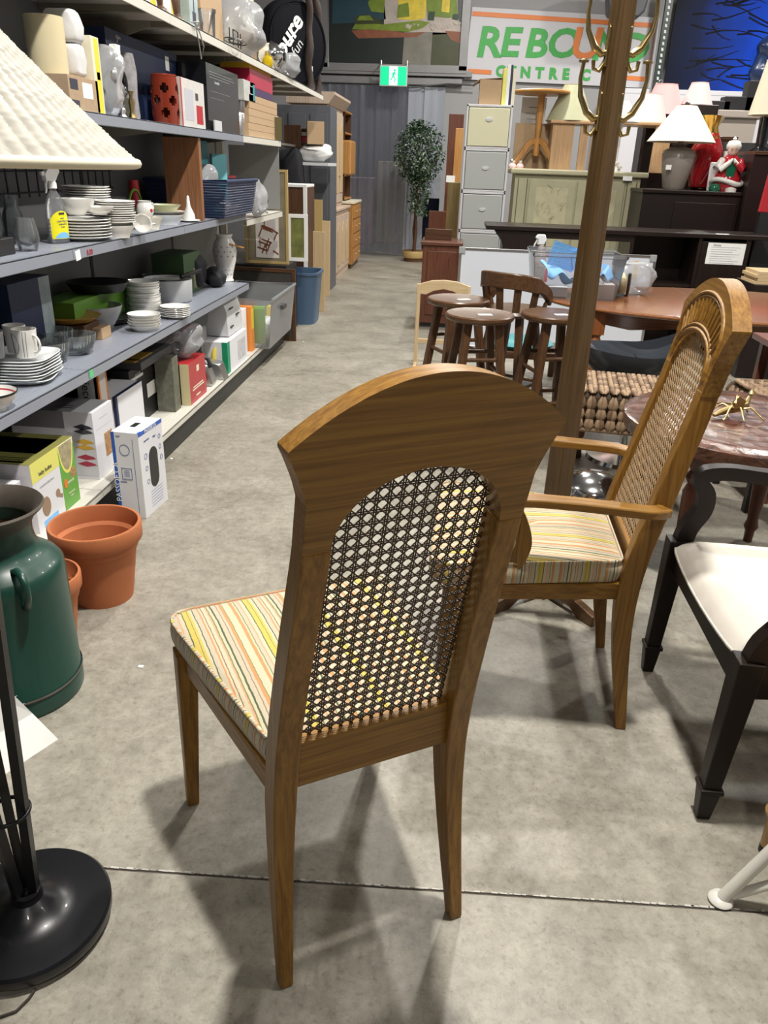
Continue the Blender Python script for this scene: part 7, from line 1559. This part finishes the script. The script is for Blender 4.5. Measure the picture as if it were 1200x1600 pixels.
# woven seagrass stools
mat('seagrass',(.28,.185,.11),.7,noise=.4,nscale=45); mat('seagrass_mid',(.15,.09,.05),.7,noise=.4,nscale=60); mat('seagrass_dark',(.06,.035,.02),.75,noise=.4,nscale=45)
def woven(label,cx,cy,w_,d_,z0,z1,rz,base=True):
    t=thing('woven_stool',label,'stool',(cx,cy,0),rz,'woven seagrass stools')
    b=mb(); s=.047; rnd=random.Random(1)
    def knot(P,ax,nr,k):
        ax=Vector(ax); nr=Vector(nr); P=Vector(P); side=ax.cross(nr).normalized()
        for sg in (-1,1):
            p0=P+side*sg*.002-ax*s*.75; p1=P+side*sg*s*.25+nr*.007; p2=P+side*sg*.004+ax*s*.85+nr*.002
            b.cur=rnd.choice([0,0,1]); b.tube([p0,p0.lerp(p1,.55),p1,p1.lerp(p2,.5),p2],[.004,.0105,.0135,.011,.004],6,cap=False)
    nx=int(w_/s); ny=int(d_/s); nz=int((z1-z0)/s)
    for i in range(nx):
        for j in range(ny): knot((-w_/2+s*(i+.5),-d_/2+s*(j+.5),z1),(0,1,0),(0,0,1),i)
    for i in range(nx):
        for j in range(nz):
            for yy,sg in ((-d_/2,-1),(d_/2,1)): knot((-w_/2+s*(i+.5),yy,z0+s*(j+.5)),(0,0,1),(0,sg,0),i)
    for i in range(ny):
        for j in range(nz):
            for xx_,sg in ((-w_/2,-1),(w_/2,1)): knot((xx_,-d_/2+s*(i+.5),z0+s*(j+.5)),(0,0,1),(sg,0,0),i)
    o=b.build('seagrass_weave',['seagrass','seagrass_mid'],t,smooth=60); o['kind']='stuff'
    mb().box(-w_/2+.006,w_/2-.006,-d_/2+.006,d_/2-.006,z0,z1-.004).build('seat_block','seagrass_dark',t,bevel=.02)
    mb().tube([(-w_/2,-d_/2,z0),(w_/2,-d_/2,z0),(w_/2,d_/2,z0),(-w_/2,d_/2,z0)],.013,8,closed=True).build('braided_edge','seagrass',t,smooth=60)
    for x in (-1,1):
        for y in (-1,1): mb().bar((x*(w_/2-.03),y*(d_/2-.03),z0),(x*(w_/2-.03),y*(d_/2-.03),0),.035).build('leg','espresso_z',t,bevel=.003)
    return t
woven('woven seagrass stool in front of the black saddle seat, right of the coat rack',.80,3.60,.47,.42,.36,.53,-.12)
woven('second woven seagrass stool at the right edge behind the carved table',1.64,3.62,.5,.42,.36,.53,.1)
# chrome pieces and black shelf behind the armchair
t=thing('chrome_trolley','low black and chrome two-tier trolley behind the armchair','trolley',(.62,2.92,0),.0)
for z in (.10,.22): mb().box(-.17,.19,-.13,.13,z,z+.018).build('shelf','black_gloss',t,bevel=.004)
for x in (-.15,.17):
    for y in (-.11,.11): mb().tube([(x,y,0),(x,y,.335)],.011,8).build('chrome_post','chrome',t,smooth=60)
mb().lathe([(.0001,.24),(.13,.24),(.14,.26),(.12,.30),(.05,.33),(.0001,.335)],32).build('chrome_dome','chrome',t,smooth=60)
mb().tube([(-.08,-.06,.13),(-.02,-.04,.17),(.05,0,.20)],[.03,.026,.02],12).build('chrome_cylinder','chrome',t,smooth=60)
# round carved table
TC=Vector((1.13,2.88,0)); th_=.60; R0=.44
t=thing('carved_round_table','round carved reddish brown side table with raised rim and turned legs','table',TC,.3)
def carve(name='carved_wood'):
    m,nt,b=newmat(name); L=nt.links; N=nt.nodes.new; tc=N('ShaderNodeTexCoord')
    v=N('ShaderNodeTexVoronoi'); v.inputs['Scale'].default_value=16; n_=N('ShaderNodeTexNoise'); n_.inputs['Scale'].default_value=9; n_.inputs['Distortion'].default_value=3
    L.new(tc.outputs['Object'],v.inputs['Vector']); L.new(tc.outputs['Object'],n_.inputs['Vector'])
    r=N('ShaderNodeValToRGB'); r.color_ramp.elements[0].color=(.04,.014,.008,1); r.color_ramp.elements[1].color=(.125,.052,.032,1); r.color_ramp.elements[0].position=.35; r.color_ramp.elements[1].position=.6; L.new(n_.outputs['Fac'],r.inputs[0]); L.new(r.outputs[0],b.inputs['Base Color'])
    b.inputs['Roughness'].default_value=.28; b.inputs['Coat Weight'].default_value=.3
    ad=N('ShaderNodeMath'); ad.operation='ADD'; L.new(v.outputs['Distance'],ad.inputs[0]); L.new(n_.outputs['Fac'],ad.inputs[1])
    bp=N('ShaderNodeBump'); bp.inputs['Strength'].default_value=.5; bp.inputs['Distance'].default_value=.006; L.new(ad.outputs[0],bp.inputs['Height']); L.new(bp.outputs['Normal'],b.inputs['Normal']); MATS[name]=m
carve()
mb().lathe([(.0001,th_-.006),(R0*.80,th_-.006),(R0*.82,th_+.001),(R0*.86,th_-.004),(R0*.97,th_-.002),(R0,th_-.008),(R0*1.0,th_-.02),(R0*.985,th_-.06),(R0*.93,th_-.065),(.0001,th_-.03)],72).build('tabletop','carved_wood',t,smooth=35)
mb().lathe([(R0*.90,th_-.06),(R0*.90,th_-.10),(R0*.87,th_-.10),(R0*.87,th_-.06)],48).build('apron_ring','carved_wood',t,smooth=40)
for k in range(4):
    a=k*math.pi/2+.5; mb().lathe([(.0001,0),(.018,0),(.02,.05),(.03,.07),(.022,.10),(.032,.25),(.036,.38),(.024,.41),(.038,.435),(.024,.46),(.036,.49),(.036,.54)],20,c=(.30*math.cos(a),.30*math.sin(a),0)).build('leg','mahog_z',t,smooth=50)
# brass insect-like sculpture on the carved table
q=at(1145,650,z=th_); t=thing('brass_sculpture','brass lizard-like sculpture with leaf fins on the carved round table','sculpture',(q.x,q.y,th_-.004),.4)
mb().tube([(-.09,.0,.012),(-.05,.01,.02),(0,.0,.035),(.04,-.01,.05),(.07,.01,.075)],[.006,.012,.018,.013,.008],10).lathe([(.0001,-.015),(.014,0),(.0001,.02)],12,c=(.075,.012,.085)).build('body','brass',t,smooth=60)
for a,l in ((.3,.10),(1.2,.07),(2.3,.09),(3.6,.08),(4.6,.07),(5.5,.11)):
    mb().tube([(0,0,.03),(l*.5*math.cos(a),l*.5*math.sin(a),.045),(l*math.cos(a),l*math.sin(a),.004)],[.006,.0045,.003],6).build('limb','brass',t,smooth=60)
for a in (-.6,.2,.9): mb().prism([(0,.02),(.028,.03),(.034,.07),(.01,.085),(-.012,.06)],-.002,.002,'xz',M=Matrix.Translation((-.01,-.01,0))@Matrix.Rotation(a,4,'Z')).build('leaf_fin','brass',t,bevel=.001)
tag(mb().tube([(0,0,.003),(.10,.04,.004),(.19,.02,.004)],.0035,6).build('brass_rod','brass',None,(q.x-.09,q.y+.13,th_),smooth=60),'thin brass rod lying behind the lizard-like sculpture','rod')
tag(mb().box(-.06,.06,-.025,.025,0,.001).build('price_sticker','price_tag',None,(.88,2.50,th_-.001)),'white sticker at the near rim of the carved table','price tag') if False else None
# dark armchair with cream seat, facing left
t=thing('dark_armchair','dark espresso armchair with cream seat and spade feet at the right edge, facing left','chair',(.955,1.775,0),math.radians(90))
mat('chair_dark',(.013,.008,.0065),.42,spec=.22); mat('chair_red_dark',(.03,.011,.007),.4); mat('linen',(.56,.52,.46),.85,bump=.1,nscale=300)
hw_,yf,yr=.30,.26,-.24
sz=.455
for s in (-1,1):
    F_=(s*hw_,yf-.01)
    mb().bar((F_[0],F_[1],.46),(F_[0],F_[1]+.012,.085),.058,.058,.040,.040,up=(0,1,0)).box(F_[0]-.027,F_[0]+.027,F_[1]-.016,F_[1]+.038,.085,.098).build('front_leg','chair_dark',t,bevel=.003)
    mb().bar((F_[0],F_[1]+.012,.085),(F_[0],F_[1]+.012,0),.046,.046,.032,.032,up=(0,1,0)).build('spade_foot','chair_dark',t,bevel=.004)
    mb().sweep([(s*hw_*.86,yr-.10,0),(s*hw_*.86,yr-.03,.2),(s*hw_*.86,yr,.44),(s*hw_*.84,yr-.03,.7),(s*hw_*.8,yr-.12,1.05)],[(.035,.04),(.04,.045),(.045,.05),(.04,.04),(.035,.035)]).build('rear_leg','chair_dark',t,bevel=.004,smooth=40)
    mb().bar((s*hw_,yf-.03,.405),(s*hw_*.87,yr,.405),.028,.09).build('side_rail','chair_dark',t,bevel=.003)
    P=[Vector(p) for p in [(s*hw_,yf-.02,.44),(s*(hw_+.003),yf-.03,.50),(s*(hw_+.008),yf-.065,.555),(s*(hw_+.010),yf-.065,.605),(s*(hw_+.008),yf-.035,.64),(s*(hw_+.006),yf-.045,.665),(s*(hw_+.002),yf-.11,.675),(s*(hw_-.01),yf-.25,.665),(s*(hw_*.86),yr-.02,.70)]]
    fine=[]
    for k in range(len(P)-1):
        for q_ in range(4): fine.append(P[k].lerp(P[k+1],q_/4))
    fine.append(P[-1])
    for _ in range(2): fine=[fine[0]]+[(fine[k-1]+fine[k]*2+fine[k+1])/4 for k in range(1,len(fine)-1)]+[fine[-1]]
    mb().sweep(fine,[(.038,.05-.016*k/len(fine)) for k in range(len(fine))]).build('arm','chair_dark',t,bevel=.004,smooth=50)
mb().box(-hw_,hw_,yf-.026,yf-.002,.36,.44).build('front_rail','chair_dark',t,bevel=.003); mb().box(-hw_*.85,hw_*.85,yr-.012,yr+.012,.36,.44).build('back_rail','chair_red_dark',t,bevel=.003)
mb().sweep([(-hw_*.8,yr-.12,1.03),(0,yr-.15,1.06),(hw_*.8,yr-.12,1.03)],[(.07,.03)]*3,up=(0,0,1)).build('crest_rail','chair_dark',t,bevel=.004)
for x in (-.10,0,.10): mb().bar((x,yr,.44),(x,yr-.14,1.04),.035,.014).build('back_splat','chair_dark',t,bevel=.003)
def seat(u,v):
    x=(u-.5)*2; W=hw_*(.86+.12*v); ins=.0 if v<.85 else 0
    X=x*W*(1-.10*max(0,v-.90)/.1*abs(x)**8); Y=yr+.02+(yf-yr-.015)*v+.02*(1-x*x)*v
    return (X,Y,sz-.010+.048*((1-abs(x)**6)*(1-abs(2*v-1)**6))**.6)
o=mb().grid(28,28,seat).build('seat_cushion','linen',t,smooth=70)
mb().prism([(-hw_*.85,yr+.02),(hw_*.85,yr+.02),(hw_*.96,yf-.02),(-hw_*.96,yf-.02)],.43,sz-.008,'xy').build('seat_base','linen',t)
pt=[seat(k/10,0) for k in range(11)]+[seat(1,k/10) for k in range(1,11)]+[seat(1-k/10,1) for k in range(1,11)]+[seat(0,1-k/10) for k in range(1,10)]
mb().tube(pt,.0035,6,closed=True).build('piping','linen',o,smooth=60)
# second table slab and dark table legs at the right, behind the armchair crest
q=at(1172,520,z=.72); t=thing('side_table','plain reddish brown square table at the right edge, beyond the armchair crest','table',(q.x+.0,q.y-.05,0))
mb().box(0,.9,-.45,.02,.70,.73).build('tabletop','mahog_x',t,bevel=.006); mb().box(.03,.87,-.42,-.40,.62,.70).build('apron','mahog_x',t)
for x in (.04,.82):
    for y in (-.43,-.04): mb().box(x,x+.04,y,y+.04,0,.70).build('leg','mahog_z',t)
t=thing('dark_pedestal','dark turned pedestal and crossed legs under the carved table, behind the cream-seat chair','table base',(1.12,2.42,0)) if False else None
# white metal stool legs and cane stool leg at the bottom right edge
F=at(1125,1408,z=0); t=thing('white_stool','white metal stool with splayed tube legs, its near leg in view at the right edge','stool',(F.x+.34,F.y-.12,0)); mat('white_enamel',(.66,.64,.58),.35)
G=Vector((-.34,.12,0))
mb().tube([G+Vector((.004,0,.012)),G+Vector((.165,.0,.36)),G+Vector((.215,-.04,.452))],.0135,12).build('leg','white_enamel',t,smooth=60)
mb().lathe([(.0001,0),(.022,0),(.026,.006),(.022,.013),(.0001,.016)],20,c=tuple(G)).build('foot_disc','white_enamel',t,smooth=60)
mb().tube([G+Vector((.02,0,.02)),G+Vector((.12,-.02,.11)),G+Vector((.30,-.04,.20))],.010,10).build('brace','white_enamel',t,smooth=60)
for a in (math.radians(-60),math.radians(60)):
    D_=Vector((.30*math.cos(a),.28*math.sin(a),0)); mb().tube([D_+Vector((0,0,.01)),D_*.4+Vector((0,0,.45))],.0135,12).build('leg','white_enamel',t,smooth=60)
mb().lathe([(.0001,.45),(.16,.45),(.17,.46),(.16,.475),(.0001,.475)],32).build('seat','white_enamel',t,smooth=50)
F=at(1196,1330,z=0); t=thing('rattan_stool','honey rattan stool leg with a binding ring and black tip at the right edge','stool',(F.x+.10,F.y-.055,0))
for s,(x,y) in enumerate(((-.10,-.10),(.12,-.10),(.12,.055),(-.10,.055))):
    mb().lathe([(.016,.02),(.0175,.10),(.0175,.105),(.026,.112),(.027,.125),(.019,.134),(.018,.35),(.0001,.35)],16,c=(x,y,0)).build('leg',mat('rattan',(.45,.27,.10),.35,coat=.3,noise=.15,nscale=30),t,smooth=50)
    mb().lathe([(.0001,0),(.0165,0),(.0165,.02),(.0001,.02)],16,c=(x,y,0)).build('black_tip','black',t,smooth=50)
mb().box(-.13,.15,-.13,.08,.35,.375).build('seat','rattan',t,bevel=.01)
# small litter on the floor
for i,(px,py) in enumerate([(220,1042),(452,529),(268,717),(474,534)]):
    p=at(px,py,z=0); tag(mb().box(-.008,.008,-.006,.006,0,.003).build('paper_scrap','paper',None,(p.x,p.y,0),bevel=.001,rz=i),['tiny white scrap on the floor between milk can and striped chair','white scrap on the floor near the clear tote','tiny scrap on the floor right of the dispenser carton','second white scrap on the floor near the clear tote'][i],'scrap')
# ceiling light housings (above the frame)
for o in [o for o in bpy.data.objects if o.type=='LIGHT']:
    x,y,z=o.location
    tag(mb().lathe([(.0001,.22),(.05,.22),(.07,.12),(.20,.06),(.22,.015),(.20,.015),(.0001,.05)],32).tube([(0,0,.2),(0,0,6.2-z if z>4 else .4)],.01,6).build('high_bay_lamp','steel',None,(x,y,z),smooth=50),'round steel high-bay ceiling lamp, %s, %s'%('left of the shelving' if x<-2 else 'over the storeroom' if y>14 else 'along the aisle' if x<2 else 'over the furniture on the right','behind the camera' if y<0 else 'nearest in its row' if y<3 else 'second in its row' if y<6 else 'third in its row' if y<10 else 'farthest in its row'),'ceiling lamp','high-bay ceiling lamps')
